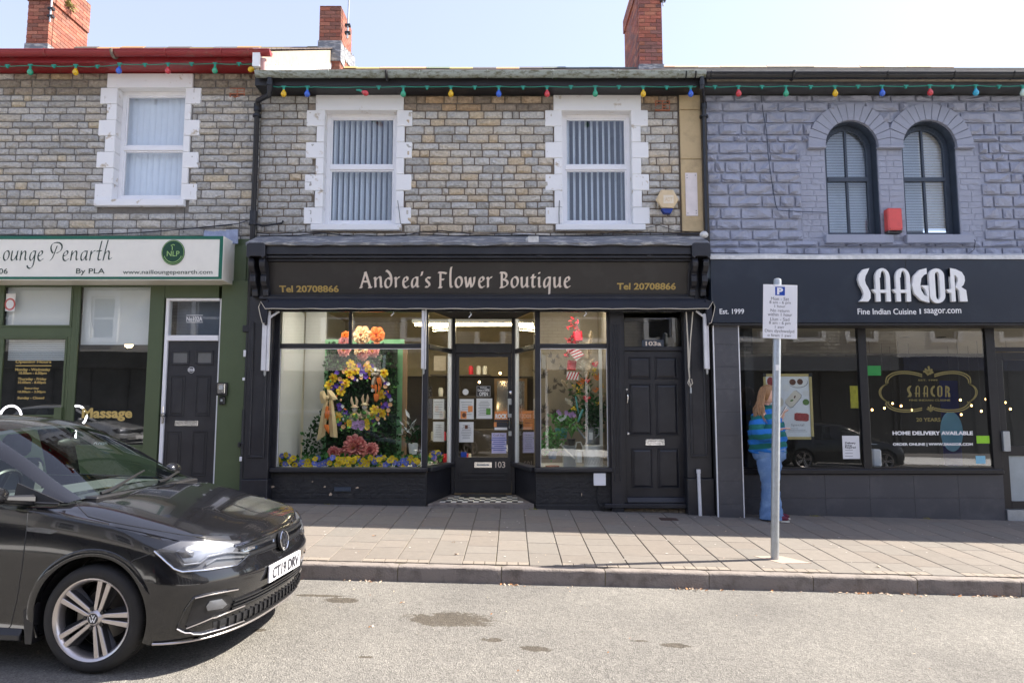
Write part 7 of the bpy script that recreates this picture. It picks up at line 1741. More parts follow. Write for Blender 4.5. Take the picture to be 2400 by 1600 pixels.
for (x, y, dx, dy) in ((805, 575, 8, 30), (718, 605, -12, 28), (730, 688, 30, 0), (870, 578, -6, 25), (632, 840, -4, 25), (1022, 905, 0, 30), (1078, 800, 6, 26), (935, 1080, 12, 25), (1078, 1000, 3, 26), (695, 962, 24, 10), (708, 1080, -4, 26), (912, 690, 20, 15)):
 mb = MB(); carrot(mb, W1(x, y, 9.85), W1(x+dx, y+dy, 9.85), .012); mb.build('carrot', FM['orange'], wreath, smooth=True)
# bunnies
M['bunny'] = mat('beige_plush', (.5, .38, .25), .95, var=.2, vs=60, bump=.002, bs=80); M['bunny_face'] = mat('white_plush', (.75, .7, .65), .95)
for (x, y, lean, lab, hat, ear) in ((790, 965, -.25, 'plush rabbit with a pink trimmed hat, left of the pair sitting in the wreath', 'pink', 1), (878, 945, .15, 'plush rabbit with tall ears, right of the pair sitting in the wreath', 'cream', 1)):
 Y = 9.84; s = .00163; root = empty('toy_rabbit', W1(x, y+75, Y), lab, 'toy rabbit'); c = W1(x, y, Y)
 bd = MB().ball(W1(x, y+55, Y), .055, 12, (.95, .8, 1.1)).ball(c, .043, 12, (1, .9, 1)); bd.tube([W1(x-30, y+45, Y), W1(x-42, y+85, Y-.04)], .018, 7).tube([W1(x+30, y+45, Y), W1(x+40, y+78, Y-.04)], .018, 7).ball(W1(x-26, y+98, Y-.04), .026, 8).ball(W1(x+22, y+98, Y-.04), .026, 8)
 bd.build('body', M['bunny'], root, smooth=True)
 MB().ball(c+Vector((0, -.02, -.008)), .033, 10, (1, .8, .9)).build('face', M['bunny_face'], root, smooth=True)
 for e in (-1, 1): MB().ball(c+Vector((e*.014, -.049, .004)), .006, 6).build('eye', M['ink'], root); MB().tube([W1(x+e*14, y-28, Y), W1(x+e*24+lean*20, y-75, Y), W1(x+e*18+lean*40, y-110, Y)], [.016, .02, .005], 8).build('ear', M['bunny'], root, smooth=True)
 MB().ball(c+Vector((0, -.045, -.012)), .005, 6).build('nose', FM['pink'], root)
 MB().lathe(c+Vector((0, 0, .03)), [(.06, 0), (.055, .008), (.03, .01), (.028, .028), (.01, .034)], 14).build('straw_hat', FM['cream'], root, smooth=True); MB().lathe(c+Vector((0, 0, .037)), [(.032, 0), (.031, .012)], 14).build('hat_band', FM[hat], root)
 MB().ball(W1(x, y+52, Y)+Vector((0, -.04, 0)), .03, 8, (1.1, .5, .9)).build('waistcoat', FM['yellow'] if hat == 'pink' else M['leaf_l'], root, smooth=True)
# pansy posy in the wreath
po2 = empty('pansy_posy', W1(830, 1130, 9.82), 'round posy of lilac and yellow pansies under the toy rabbits', 'flowers')
mb = MB(); leaves(mb, W1(830, 1080, 9.84), 260, (.12, .03, .075), .06, .8, 0); stuff(mb.build('leaves', M['leaf_l'], po2, recalc=False))
small('pansy', 'lilac', [(785, 1090), (820, 1080), (855, 1075), (800, 1120), (835, 1110), (865, 1110), (850, 1130), (780, 1115)], .034, po2, 9.76); small('pansy', 'yellow', [(738, 1075), (745, 1100), (895, 1070), (900, 1095), (898, 1125)], .036, po2, 9.76)
# bows
M['linen'] = mat('cream_linen', (.72, .55, .3), .85, var=.12, vs=12, bump=.003, bs=30); M['grey_linen'] = mat('grey_linen', (.36, .31, .25), .85, var=.15, vs=20)
def bow(conv, Y, pts_l, pts_r, tails, knot, m, root):
 for nm, pts in (('loop', pts_l), ('loop', pts_r)):
  P = [conv(x, y, Y+dy) for x, y, dy in pts]; c = sum(P, Vector())/len(P)+Vector((0, -.03, 0)); mb = MB()
  for k in range(len(P)): mb.face([P[k], P[(k+1) % len(P)], c])
  mb.build(nm, m, root, smooth=True, recalc=False)
 for (l, r_) in tails:
  mb = MB(); n = len(l); m1 = [((l[k][0]+r_[k][0])/2, (l[k][1]+r_[k][1])/2) for k in range(n)]
  A_ = [mb.bm.verts.new(conv(*p, Y)) for p in l]; C_ = [mb.bm.verts.new(conv(*p, Y-.035-.01*(i % 2))) for i, p in enumerate(m1)]; B_ = [mb.bm.verts.new(conv(*p, Y+.01)) for p in r_]
  for k in range(n-1): mb.bm.faces.new((A_[k], A_[k+1], C_[k+1], C_[k])); mb.bm.faces.new((C_[k], C_[k+1], B_[k+1], B_[k]))
  mb.build('tail', m, root, smooth=True, recalc=False)
 MB().ball(conv(*knot, Y-.03), .028, 8, (.9, .7, 1.1)).build('knot', m, root, smooth=True)
r_ = empty('ribbon_bow', W1(550, 870, 9.8), 'large cream linen bow with long tails and carrots, left of the wreath', 'bow')
bow(W1, 9.8, [(545, 850, 0), (520, 800, 0), (485, 810, .02), (482, 860, .02), (495, 915, 0), (540, 915, -.02), (555, 880, 0)], [(550, 845, 0), (545, 795, 0), (585, 798, .02), (612, 830, .02), (640, 878, 0), (600, 885, -.02), (560, 870, 0)],
 [([(525, 890), (500, 980), (478, 1100), (457, 1245)], [(560, 890), (548, 1000), (540, 1100), (530, 1195)]), ([(565, 880), (560, 1000), (562, 1100), (572, 1205)], [(600, 885), (615, 1000), (632, 1100), (640, 1215)])], (550, 865), M['linen'], r_)
for (x, y, x2, y2) in ((550, 940, 530, 1040), (560, 975, 550, 1060), (540, 990, 535, 1050), (530, 1100, 545, 1160), (548, 1100, 560, 1180)):
 mb = MB(); carrot(mb, W1(x, y, 9.74), W1(x2, y2, 9.74), .022); mb.build('carrot', FM['orange'], r_, smooth=True)
r_ = empty('ribbon_bow', W1(990, 650, 9.8), 'small grey linen bow holding a bunch of orange carrots, right of the wreath', 'bow')
bow(W1, 9.8, [(985, 655, 0), (960, 640, 0), (932, 650, .02), (940, 680, 0), (975, 675, 0)], [(985, 655, 0), (975, 622, 0), (1000, 614, .02), (1018, 635, 0), (1000, 660, 0)],
 [([(955, 680), (940, 710), (935, 750)], [(985, 680), (980, 715), (970, 752)]), ([(995, 675), (1010, 700), (1030, 740)], [(1015, 660), (1040, 695), (1058, 722)])], (986, 662), M['grey_linen'], r_)
for (x, y, x2, y2) in ((990, 690, 1000, 760), (1005, 690, 1022, 770), (972, 750, 975, 830), (1005, 760, 1000, 830), (940, 755, 950, 790), (980, 830, 982, 905), (965, 830, 968, 900), (995, 835, 990, 890)):
 mb = MB(); carrot(mb, W1(x, y, 9.76), W1(x2, y2, 9.76), .02); mb.build('carrot', FM['orange'], r_, smooth=True)
# pansy garland on the sill
gd = empty('pansy_garland', W1(700, 1440, 9.4), 'low garland of yellow and blue pansies along the bottom of the flower shop window', 'flowers')
for mm, nn in ((M['leaf_m'], 500), (M['leaf_l'], 300)):
 mb = MB()
 for _ in range(nn): leaves(mb, W1(rnd.uniform(120, 1360), rnd.uniform(1380, 1465), 9.42+rnd.uniform(0, .1)), 1, (.01, .02, .01), .06, .7, .2)
 stuff(mb.build('leaves', mm, gd, recalc=False))
yl_, bl_ = [], []
x = 125
while x < 1355:
 for q in range(2):
  y = rnd.uniform(1385, 1455)-(40 if 130 < x < 220 and q else 0)
  (yl_ if (rnd.random() < .58 or 640 < x < 960 and rnd.random() < .6) else bl_).append((x+rnd.uniform(-12, 12), y))
 x += 31
for (pts, col) in ((yl_, 'yellow'), (bl_, 'blue')):
 for (x, y) in pts:
  c = W1(x, y, 9.36+rnd.uniform(-.03, .05)); mb = MB(); ax = flower(mb, c, .038, 5, .15, None, .82); o = mb.build('pansy', FM[col], gd, recalc=False)
  q = MB(); q.ball(c+ax*.012, .007, 6); q.build('eye', FM['violet'] if col == 'yellow' else FM['yellow'], o)
# pansies and lilies behind the splayed pane
pt2 = empty('pansy_trough', (CL+.1, 9.75, FZ), 'trough of yellow and lilac pansies behind the narrow splayed pane left of the shop door', 'flowers')
mb = MB();
for _ in range(120): leaves(mb, Vector((lerp(-1.12, -.98, rnd.random())-.05, rnd.uniform(9.5, 10.0), FZ+.06+rnd.uniform(0, .06))), 1, (.01, .01, .01), .06, .7)
stuff(mb.build('leaves', M['leaf_l'], pt2, recalc=False))
for k in range(14): mb = MB(); flower(mb, Vector((rnd.uniform(-1.12, -1.0), rnd.uniform(9.45, 10.0), FZ+.1+rnd.uniform(0, .08))), .04, 5, .3); mb.build('pansy', FM[rnd.choice(('yellow', 'yellow', 'lilac', 'blue'))], pt2, recalc=False)
lil = empty('lily_bouquet', W1(1290, 1330, 9.9), 'bouquet of white lilies in a clear wrap at the right end of the left display', 'flowers')
mb = MB(); leaves(mb, W1(1290, 1200, 9.9), 60, (.06, .04, .08), .12, .3, .4); stuff(mb.build('leaves', M['leaf_d'], lil, recalc=False))
mb = MB(); leaves(mb, W1(1290, 1150, 9.85), 16, (.07, .04, .07), .13, .3, .5); stuff(mb.build('lily_buds', FM['white'], lil, recalc=False))
MB().lathe(W1(1300, 1340, 9.9), [(.05, -.03), (.06, .0), (.07, .12), (.06, .13)], 14).build('vase', M['side_white'], lil, smooth=True)
# ---- right window
M['zinc'] = mat('grey_zinc', (.33, .36, .38), .45, .4, var=.15); M['cream_tin'] = mat('cream_tin', (.68, .66, .58), .5); M['teal_pot'] = mat('teal_pot', (.12, .38, .36), .5); M['blue_pot'] = mat('blue_grey_pot', (.16, .22, .3), .5); M['hat'] = mat('white_hatbox', (.68, .68, .66), .6)
def pot(x, y, Y, r0, r1, h, m, nm='pot', parent=None):
 c = W3(x, y, Y); c.z = max(c.z, FZ) if y > 1080 else c.z; return MB().lathe(c, [(r0, 0), (r1, h*.9), (r1*1.08, h*.9), (r1*1.08, h), (r1*.9, h)], 18).build(nm, m, parent, smooth=True), c
hb = empty('hat_box', W3(515, 1155, 9.62), 'round white hat box with a fern print at the right of the window floor', 'box'); c = W3(515, 1155, 9.62); c.z = FZ
hz_ = W3(515, 1040, 9.5).z-FZ; rb = .135
MB().lathe(c, [(rb, 0), (rb, hz_*.75)], 28).build('body', M['hat'], hb, smooth=True, ang=40); MB().lathe(c, [(rb*1.04, hz_*.75), (rb*1.04, hz_), (rb*.98, hz_+.004)], 28).build('lid', M['hat'], hb, smooth=True, ang=40)
fp_ = MB()
for k in range(8):
 a = R(-150+k*17); l = .05
 for q in range(7):
  z = .03+q*.016; a2 = a+(q-3)*.05
  for s_ in (-1, 1):
   P = lambda aa, zz: (c.x+(rb+.002)*math.cos(aa), c.y+(rb+.002)*math.sin(aa), c.z+zz); fp_.face([P(a2, z), P(a2+s_*.1, z+.012), P(a2+s_*.11, z+.018), P(a2+.01*s_, z+.006)])
stuff(fp_.build('fern_print', M['grey_ink'], hb, recalc=False))
def can(x, y, Y, r_, h, m, lab, spout, handle):
 c = W3(x, y, Y); root = empty('watering_can', c, lab, 'watering can')
 MB().lathe(c, [(r_, 0), (r_*.98, h*.1), (r_*.92, h*.95), (r_*.95, h), (r_*.8, h)], 18).build('body', m, root, smooth=True)
 MB().tube([W3(*p, Y-.01) for p in spout], [.013]*(len(spout)-1)+[.01], 8).build('spout', m, root, smooth=True)
 p = W3(*spout[-1], Y-.01); q = W3(*spout[-2], Y-.01); d = (p-q).normalized(); MB().tube([p, p+d*.02, p+d*.024], [.012, .026, .004], 10).build('rose', m, root, smooth=True)
 MB().tube([W3(*p_, Y) for p_ in handle], .009, 8).build('handle', m, root, smooth=True)
 x0, x1 = c.x-r_*.5, c.x+r_*.5; MB().box(x0, x1, c.y-r_*1.0, c.y-r_*.97, c.z+h*.25, c.z+h*.8).build('label_plate', FM['white'] if m is M['zinc'] else M['hat'], root)
 return c
can(412, 1155, 9.42, .046, .17, M['cream_tin'], 'cream watering can with long spout pointing left at the front of the window', [(385, 1130), (330, 1080), (290, 1035)], [(390, 1052), (395, 1015), (425, 1012), (440, 1050), (438, 1080)])
can(495, 1018, 9.6, .052, .185, M['zinc'], 'grey zinc watering can standing on the white hat box', [(455, 985), (420, 940), (375, 885)], [(530, 910), (555, 915), (555, 955), (528, 985)])
cr = empty('slatted_crate', W3(345, 1150, 9.6), 'small grey slatted wooden crate behind the cream watering can', 'crate'); x0, x1 = W3(302, 1150, 9.6).x, W3(392, 1150, 9.6).x; z1 = W3(345, 1035, 9.55).z
for k in range(4): xx = lerp(x0, x1, k/4); box('slat', (xx+.003, lerp(x0, x1, (k+1)/4)-.003, 9.55, 9.565, FZ, z1), M['zinc'], cr, bevel=.002)
box('core', (x0, x1, 9.567, 9.75, FZ, z1-.005), M['zinc'], cr)
def plant(nm, lab, c, n, spread, size, mm, shape=.5, up=.3, cat='plant'):
 root = empty(nm, c, lab, cat); mb = MB(); leaves(mb, c, n, spread, size, shape, up); stuff(mb.build('leaves', mm, root, recalc=False)); return root
iv = plant('ivy_plant', 'trailing ivy in a blue grey pot on a terracotta saucer, left in the window', W3(225, 1010, 9.5), 230, (.075, .05, .09), .055, M['leaf_l'], .8, 0)
o, c = pot(225, 1130, 9.5, .05, .065, .1, M['blue_pot'], 'pot', iv); MB().lathe((c.x, c.y, FZ), [(.09, 0), (.1, .018), (.09, .02)], 20).build('saucer', M['terracotta'], iv, smooth=True)
sp_p = empty('spider_plant', W3(365, 1020, 9.55), 'spider plant with arching striped leaves in a dark pot above the crate', 'plant'); mb = MB(); c = W3(360, 985, 9.5)
for k in range(40):
 a = rnd.uniform(0, 6.28); l = rnd.uniform(.1, .19); d = Vector((math.cos(a), math.sin(a)*.6-.2, 0)); t = Vector((-d.y, d.x, 0))*.007; P = [c+d*l*s+Vector((0, 0, l*1.1*math.sin(s*2.3))) for s in (0, .3, .6, .85, 1)]
 for i in range(4): mb.face([P[i]-t, P[i]+t, P[i+1]+t, P[i+1]-t])
stuff(mb.build('leaves', M['leaf_l'], sp_p, recalc=False)); pot(360, 1035, 9.52, .04, .055, .09, M['car_trim'], 'pot', sp_p)
o, c = None, None
cy = plant('cyclamen', 'white and lilac potted flowers in a teal planter at the left', W3(290, 870, 9.6), 160, (.08, .05, .045), .06, M['leaf_l'], .7, 0); pot(290, 985, 9.6, .07, .09, .14, M['teal_pot'], 'pot', cy)
for (x, y, col) in ((272, 840, 'white'), (290, 830, 'white'), (305, 842, 'white'), (285, 855, 'white'), (312, 832, 'white'), (268, 795, 'lilac'), (275, 808, 'lilac'), (322, 800, 'lilac'), (325, 812, 'lilac'), (350, 818, 'lilac'), (368, 812, 'lilac'), (378, 822, 'lilac'), (358, 828, 'lilac')): mb = MB(); flower(mb, W3(x, y, 9.52), .026, 5, .4); mb.build('bloom', FM[col], cy, recalc=False)
# tall arrangement
ta = empty('flower_arrangement', W3(470, 900, 9.75), 'tall arrangement of red anthuriums, orange blooms and pampas in the right flower shop window', 'flowers')
mb = MB(); leaves(mb, W3(500, 800, 9.78), 420, (.12, .06, .13), .085, .45, .2); leaves(mb, W3(440, 640, 9.8), 90, (.09, .05, .1), .1, .3, .2); stuff(mb.build('leaves', M['leaf_m'], ta, recalc=False))
mb = MB(); leaves(mb, W3(520, 840, 9.7), 160, (.09, .04, .1), .07, .5, .1); stuff(mb.build('leaves', M['leaf_d'], ta, recalc=False))
def plume(c, l, w, m, n=260, ang=0):
 mb = MB()
 for _ in range(n):
  s = rnd.random(); r_ = w*math.sin(math.pi*min(1, s*.85+.12)); a = rnd.uniform(0, 6.28); base = c+Vector((math.sin(ang)*l*s, 0, math.cos(ang)*l*s)); d = Vector((math.cos(a), math.sin(a)*.7, rnd.uniform(.1, .9))).normalized()*r_*rnd.uniform(.7, 1.3); t = Vector((.0035, 0, .001)); mb.face([base-t, base+t, base+d])
 stuff(mb.build('pampas_plume', m, ta, recalc=False))
M['pampas'] = mat('pampas_cream', (.66, .54, .38), .95, var=.2, vs=30); M['pampas_w'] = mat('pampas_white', (.72, .68, .6), .95, var=.1, vs=30)
for (x, y, l, w, m, a) in ((445, 560, .26, .1, 'pampas_w', 0), (480, 430, .3, .11, 'pampas', .1), (470, 560, .3, .1, 'pampas', .35), (575, 560, .25, .06, 'pampas', .05), (480, 690, .17, .055, 'pampas_w', 0), (360, 760, .14, .06, 'pampas_w', -.6), (570, 760, .16, .06, 'pampas', .2), (480, 800, .13, .05, 'pampas_w', .1), (330, 640, .16, .06, 'pampas', -.5), (425, 720, .1, .05, 'pampas', -.3), (500, 320, .2, .05, 'pampas', 0)): plume(W3(x, y, 9.7+rnd.uniform(-.04, .06)), l, w, M[m], 260, a)
def spathe(x, y, s, a=0):
 c = W3(x, y, 9.62); mb = MB(); n = 14; P = []
 for k in range(n): t = 2*math.pi*k/n; u, v = math.sin(t)**3, (13*math.cos(t)-5*math.cos(2*t)-2*math.cos(3*t)-math.cos(4*t))/16; P.append(c+Vector((s*(u*math.cos(a)-v*math.sin(a)), -.02*abs(u), s*(u*math.sin(a)+v*math.cos(a)))))
 for k in range(n): mb.face([P[k], P[(k+1) % n], c])
 o = mb.build('anthurium', FM['red'], ta, recalc=False); MB().tube([c+Vector((0, -.01, 0)), c+Vector((.03, -.05, .03))], [.007, .003], 6).build('spadix', FM['cream'], o, smooth=True)
spathe(527, 462, .05, .3); spathe(468, 705, .056, -.2); spathe(325, 395, .04, .6); spathe(475, 578, .035, 0)
for k, (x, y) in enumerate(((545, 555), (440, 595), (455, 580), (530, 660), (420, 610), (560, 640), (540, 575))):
 mb = MB(); c = W3(x, y, 9.64);
 for q in range(6): a = rnd.uniform(-1.3, 1.3); d = Vector((math.sin(a), -.3, math.cos(a)))*.08; t = Vector((math.cos(a), 0, -math.sin(a)))*.009; mb.face([c-t, c+t, c+d])
 stuff(mb.build('strelitzia', FM['orange'], ta, recalc=False))
mb = MB()
for (x, y) in ((390, 640), (375, 625), (520, 500), (515, 520), (440, 620), (410, 650), (545, 740), (575, 620), (385, 770), (370, 780)): leaves(mb, W3(x, y, 9.62), 14, (.018, .01, .02), .02, .9)
stuff(mb.build('yellow_blossom', FM['yellow'], ta, recalc=False))
rp = [(405, 265, 62, 70), (362, 470, 60, 70)]
for k, (x, y, w, h) in enumerate(rp):
 a, b_ = W3(x-w/2, y+h/2, 9.72), W3(x+w/2, y-h/2, 9.72); o = box('red_block', (a.x, b_.x, 9.7, 9.78, a.z, b_.z), FM['red'], ta, bevel=.01); o.rotation_euler = (0, .1*(k*2-1), .1)
for (x, y, w, h, ang) in ((395, 385, 90, 75, .9), (368, 545, 88, 58, .05), (350, 360, 50, 40, -.5)):
 c = W3(x, y, 9.66); root2 = None; s = .0021*.9
 o = box('striped_ribbon', (c.x-w*s/2, c.x+w*s/2, 9.655, 9.665, c.z-h*s/2, c.z+h*s/2), FM['white'], ta); o.rotation_euler = (0, ang, 0)
 for q in range(4):
  xx = lerp(-w*s/2, w*s/2, (q+.5)/4); st_r = MB().prism([(c.x+xx-.008-.02, 9.653, c.z-h*s/2), (c.x+xx+.008-.02, 9.653, c.z-h*s/2), (c.x+xx+.008+.02, 9.653, c.z+h*s/2), (c.x+xx-.008+.02, 9.653, c.z+h*s/2)], (0, .003, 0)).build('stripe', FM['red'], o)
rb_ = MB()
for k in range(10): leaves(rb_, W3(rnd.uniform(340, 420), rnd.uniform(100, 330), 9.75), 8, (.03, .02, .04), .07, .4)
stuff(rb_.build('red_foliage', FM['red'], ta, recalc=False))
mb = MB(); mb.tube([W3(*p, 9.6) for p in ((440, 780), (425, 820), (405, 870))], [.012, .02, .01], 6).tube([W3(*p, 9.6) for p in ((390, 690), (400, 760), (410, 810))], [.01, .012, .008], 6); mb.build('turquoise_ribbon', M['teal_pot'], ta, smooth=True)
MB().lathe(W3(520, 985, 9.85), [(.09, -.25), (.1, 0), (.11, .2), (.09, .21)], 18).build('vase', M['zinc'], ta, smooth=True)
box('white_upright', (WR-.1, WR-.06, 9.6, 9.64, FZ, W3(0, 350, 9.6).z), M['side_white'], H)
# ------------------------------------------------------------------ notices on the shop door
NYd = DY+.016
def dn(x0, y0, x1, y1, lab, m=None, lines=0, name='notice', cat='notice', ink=None): return notice(d2, x0, y0, x1, y1, NYd, lab, m, lines, cat, name, ink)
M['lilac_paper'] = mat('lilac_paper', (.55, .52, .75), .7); M['orange_print'] = mat('orange_print', (.8, .3, .1), .6)
o, q = dn(352, 708, 454, 850, 'white notice with orange boxes, upper left on the shop door glass', None, 6)
box('picture', (lerp(q[0], q[1], .6), lerp(q[0], q[1], .92), NYd-.004, NYd-.002, lerp(q[2], q[3], .36), lerp(q[2], q[3], .66)), M['orange_print'], o)
box('picture', (lerp(q[0], q[1], .08), lerp(q[0], q[1], .5), NYd-.004, NYd-.002, lerp(q[2], q[3], .02), lerp(q[2], q[3], .4)), M['orange_print'], o); MB().ball((lerp(q[0], q[1], .33), NYd-.004, lerp(q[2], q[3], .2)), .03, 8, (1, .05, 1.2)).build('portrait_print', M['brownfood'], o)
o, q = dn(350, 870, 452, 1013, 'white notice with a small dark crest, lower left on the shop door glass', None, 9); box('crest', (lerp(q[0], q[1], .4), lerp(q[0], q[1], .6), NYd-.005, NYd-.003, lerp(q[2], q[3], .66), lerp(q[2], q[3], .84)), M['brownfood'], o)
o, q = dn(472, 704, 584, 847, 'white notice with a green picture, centre of the shop door glass', None, 9); box('picture', (lerp(q[0], q[1], .62), lerp(q[0], q[1], .9), NYd-.005, NYd-.003, lerp(q[2], q[3], .2), lerp(q[2], q[3], .5)), M['leaf_l'], o)
o, q = dn(473, 615, 572, 692, "black hanging open sign with white lettering on the shop door glass", M['ink'], 0, 'open_sign', 'sign')
frame(o, q[0]+.004, q[1]-.004, q[2]+.004, q[3]-.004, NYd-.002, t=.003, dep=.001, m=M['white'], name='border')
for s, y0, y1, x0, x1 in (("Andrea's", .78, .92, .25, .75), ("Come in WE'RE", .5, .72, .08, .92), ('OPEN', .08, .44, .2, .82)): text(s, 'lettering', (lerp(q[0], q[1], x0), lerp(q[0], q[1], x1), lerp(q[2], q[3], y0), lerp(q[2], q[3], y1)), NYd-.0035, M['white'], o, th=.001, bold=.03)
o, q = dn(602, 795, 692, 868, 'orange and black rock concert flyer on the shop door glass', M['orange_print'], 0); text('ROCK', 'lettering', (q[0]+.01, q[1]-.005, lerp(q[2], q[3], .3), lerp(q[2], q[3], .75)), NYd-.003, M['white'], o, th=.001, bold=.05); box('print', (q[0], q[1], NYd-.003, NYd-.002, q[2], lerp(q[2], q[3], .2)), M['ink'], o)
o, q = dn(596, 872, 692, 928, 'dark flyer with orange corners under the rock concert flyer', M['ink'], 0); box('print', (q[0]+.01, q[1]-.005, NYd-.004, NYd-.002, q[2]+.004, lerp(q[2], q[3], .35)), M['paper'], o); box('print', (q[0], q[0]+.04, NYd-.004, NYd-.002, lerp(q[2], q[3], .4), q[3]), M['orange_print'], o)
o, q = dn(580, 947, 684, 1092, 'lilac craft fair poster low on the right of the shop door glass', M['lilac_paper'], 0)
text('Craft Fair', 'lettering', (lerp(q[0], q[1], .12), lerp(q[0], q[1], .88), lerp(q[2], q[3], .84), lerp(q[2], q[3], .94)), NYd-.003, M['ink'], o, th=.001)
for k, w in enumerate((.7, .85, .6, .7, .5, .8, .6)): z = lerp(q[3], q[2], .24+k*.1); xm = (q[0]+q[1])/2; box('printed_line', (xm-.1*w*1.4, xm+.1*w*1.4, NYd-.0035, NYd-.002, z-.006, z+.003), M['sign_blue'], o)
dn(363, 1083, 403, 1118, 'tiny dark blue sticker at the bottom left of the shop door glass', M['sign_blue'], 0, 'sticker', 'sticker')
c = (dpx(*d2(395, 658)), NYd, fz(d2(0, 658)[1], DY)); tag(MB().disc(c, .045, .045, 24, .002).build('sticker', M['paper']), 'plain white round sticker on the shop door glass', 'sticker')
c = (dpx(*d2(215, 658))-.03, 9.95, fz(d2(0, 658)[1], DY));
for (x0, y0, x1, y1, lab, m_) in ((165, 708, 243, 850, 'white notice with orange boxes behind the splayed pane left of the door', 'paper'), (165, 868, 243, 1008, 'pale blue notice lower behind the splayed pane left of the door', 'paper'), (172, 403, 256, 508, 'beige patterned card high behind the splayed pane left of the door', 'pampas')):  # the paper sheets are reflections of door notices, built as objects
 o, q = notice(d2, x0, y0, x1, y1, 10.3, lab, M[m_], 6 if m_ == 'paper' else 0)
o, q = notice(d2, 803, 940, 882, 1088, 10.3, 'lilac notice behind the splayed pane right of the door', M['lilac_paper'], 7); o, q = notice(d2, 803, 790, 880, 925, 10.3, 'orange and black flyer behind the splayed pane right of the door', M['orange_print'], 3, ink=M['ink'])  # both sheets stand in for door posters reflected in the pane
# shelf unit and pictures in the depth of the shop
sh = empty('shelf_unit', (-.9, 12.6, TZ), 'dark shelving with pale jars at the back of the flower shop', 'shelves')
for k in range(5): box('shelf', (-1.5, -.4, 12.5, 12.8, .3+k*.4, .33+k*.4), M['dark_wall'], sh)
for k in range(26): xx, zz = rnd.uniform(-1.45, -.45), .33+.4*rnd.randrange(5); MB().lathe((xx, 12.6, zz), [(.04, 0), (.045, .12), (.03, .16)], 10).build('jar', rnd.choice((M['side_white'], M['teal_pot'], M['zinc'], FM['red'])), sh, smooth=True)
ct_ = box('counter', (-.7, .4, 11.9, 12.2, TZ, .95), M['dark_wall'], bevel=.01); tag(ct_, 'dark wooden counter deep inside the flower shop', 'counter')
mr2 = empty('mirror', (.0, 13.6, 1.2), 'framed mirror on the back wall of the flower shop', 'mirror'); box('frame', (-.35, .3, 13.62, 13.7, 1.0, 1.9), M['oak'], mr2); box('glass', (-.3, .25, 13.6, 13.63, 1.05, 1.85), M['chrome'], mr2)
for k, (x, z) in enumerate(((-.55, 1.75), (-.35, 1.35), (-.2, 1.9))): o = MB().ball((x, 11.5, z), .018, 8).build('fairy_bulb', M['warm_lamp'], smooth=True); tag(o, ('highest', 'lowest', 'rightmost')[k]+' small warm bulb glowing inside the flower shop', 'lamp', 'small lit bulbs inside the flower shop')
# ------------------------------------------------------------------ the woman by the post
def skin(name, V, Ed, m, parent, root=0, sub=2, flat=False):
 me = bpy.data.meshes.new(name); me.from_pydata([v[0] for v in V], Ed, []); o = bpy.data.objects.new(name, me); COL.objects.link(o)
 md = o.modifiers.new('s', 'SKIN'); md.use_smooth_shade = True; md.branch_smoothing = .6
 sv_ = me.skin_vertices[0].data
 for i, v in enumerate(V): sv_[i].radius = v[1] if isinstance(v[1], tuple) else (v[1], v[1])
 sv_[root].use_root = True
 s2 = o.modifiers.new('u', 'SUBSURF'); s2.levels = sub; s2.render_levels = sub
 me2 = bpy.data.meshes.new_from_object(o.evaluated_get(bpy.context.evaluated_depsgraph_get())); bpy.data.objects.remove(o); bpy.data.meshes.remove(me)
 me2.polygons.foreach_set('use_smooth', [True]*len(me2.polygons))
 me2.materials.clear(); me2.materials.append(m); me2.name = name
 q = bpy.data.objects.new(name, me2); COL.objects.link(q); q.parent = parent; return q
wx, wy = 3.3, 8.86
wm = empty('person', (0, 0, 0), 'long haired person in striped blue and green jumper and flared jeans behind the post', 'person')
M['skin_'] = mat('skin', (.68, .42, .33), .55, var=.06, vs=8); M['hair'] = mat('reddish_blonde_hair', (.29, .155, .065), .5, var=.35, vs=14, scale3=(6, 6, .8)); M['denim'] = mat('faded_denim', (.12, .22, .42), .85, var=.3, vs=7, bump=.004, bs=18, col2=(.25, .38, .58), mask=(.45, .75))
jm = bpy.data.materials.new('striped_fleece'); jm.use_nodes = True; N = jm.node_tree.nodes; L = jm.node_tree.links; bs = N['Principled BSDF']; bs.inputs['Roughness'].default_value = .95
geo = N.new('ShaderNodeTexCoord'); sx = N.new('ShaderNodeSeparateXYZ'); L.new(geo.outputs['Object'], sx.inputs[0])
nw = N.new('ShaderNodeTexNoise'); nw.inputs['Scale'].default_value = 4; L.new(geo.outputs['Object'], nw.inputs['Vector'])
z_ = math_('ADD', sx.outputs[2], math_('MULTIPLY', nw.outputs['Fac'], .05, N=N, L=L), N=N, L=L); z_ = math_('SUBTRACT', z_, math_('MULTIPLY', sx.outputs[0], .1, N=N, L=L), N=N, L=L)
s_ = math_('GREATER_THAN', math_('SINE', math_('MULTIPLY', z_, 2*math.pi/.125, N=N, L=L), N=N, L=L), .05, N=N, L=L)
c_ = mul((.01, .13, .12), (.015, .15, .5), N=N, L=L, f=s_, t='MIX'); L.new(c_, bs.inputs['Base Color'])
nb_ = N.new('ShaderNodeTexNoise'); nb_.inputs['Scale'].default_value = 16; L.new(geo.outputs['Object'], nb_.inputs['Vector']); bp = N.new('ShaderNodeBump'); bp.inputs['Distance'].default_value = .02; L.new(nb_.outputs['Fac'], bp.inputs['Height']); L.new(bp.outputs[0], bs.inputs['Normal'])
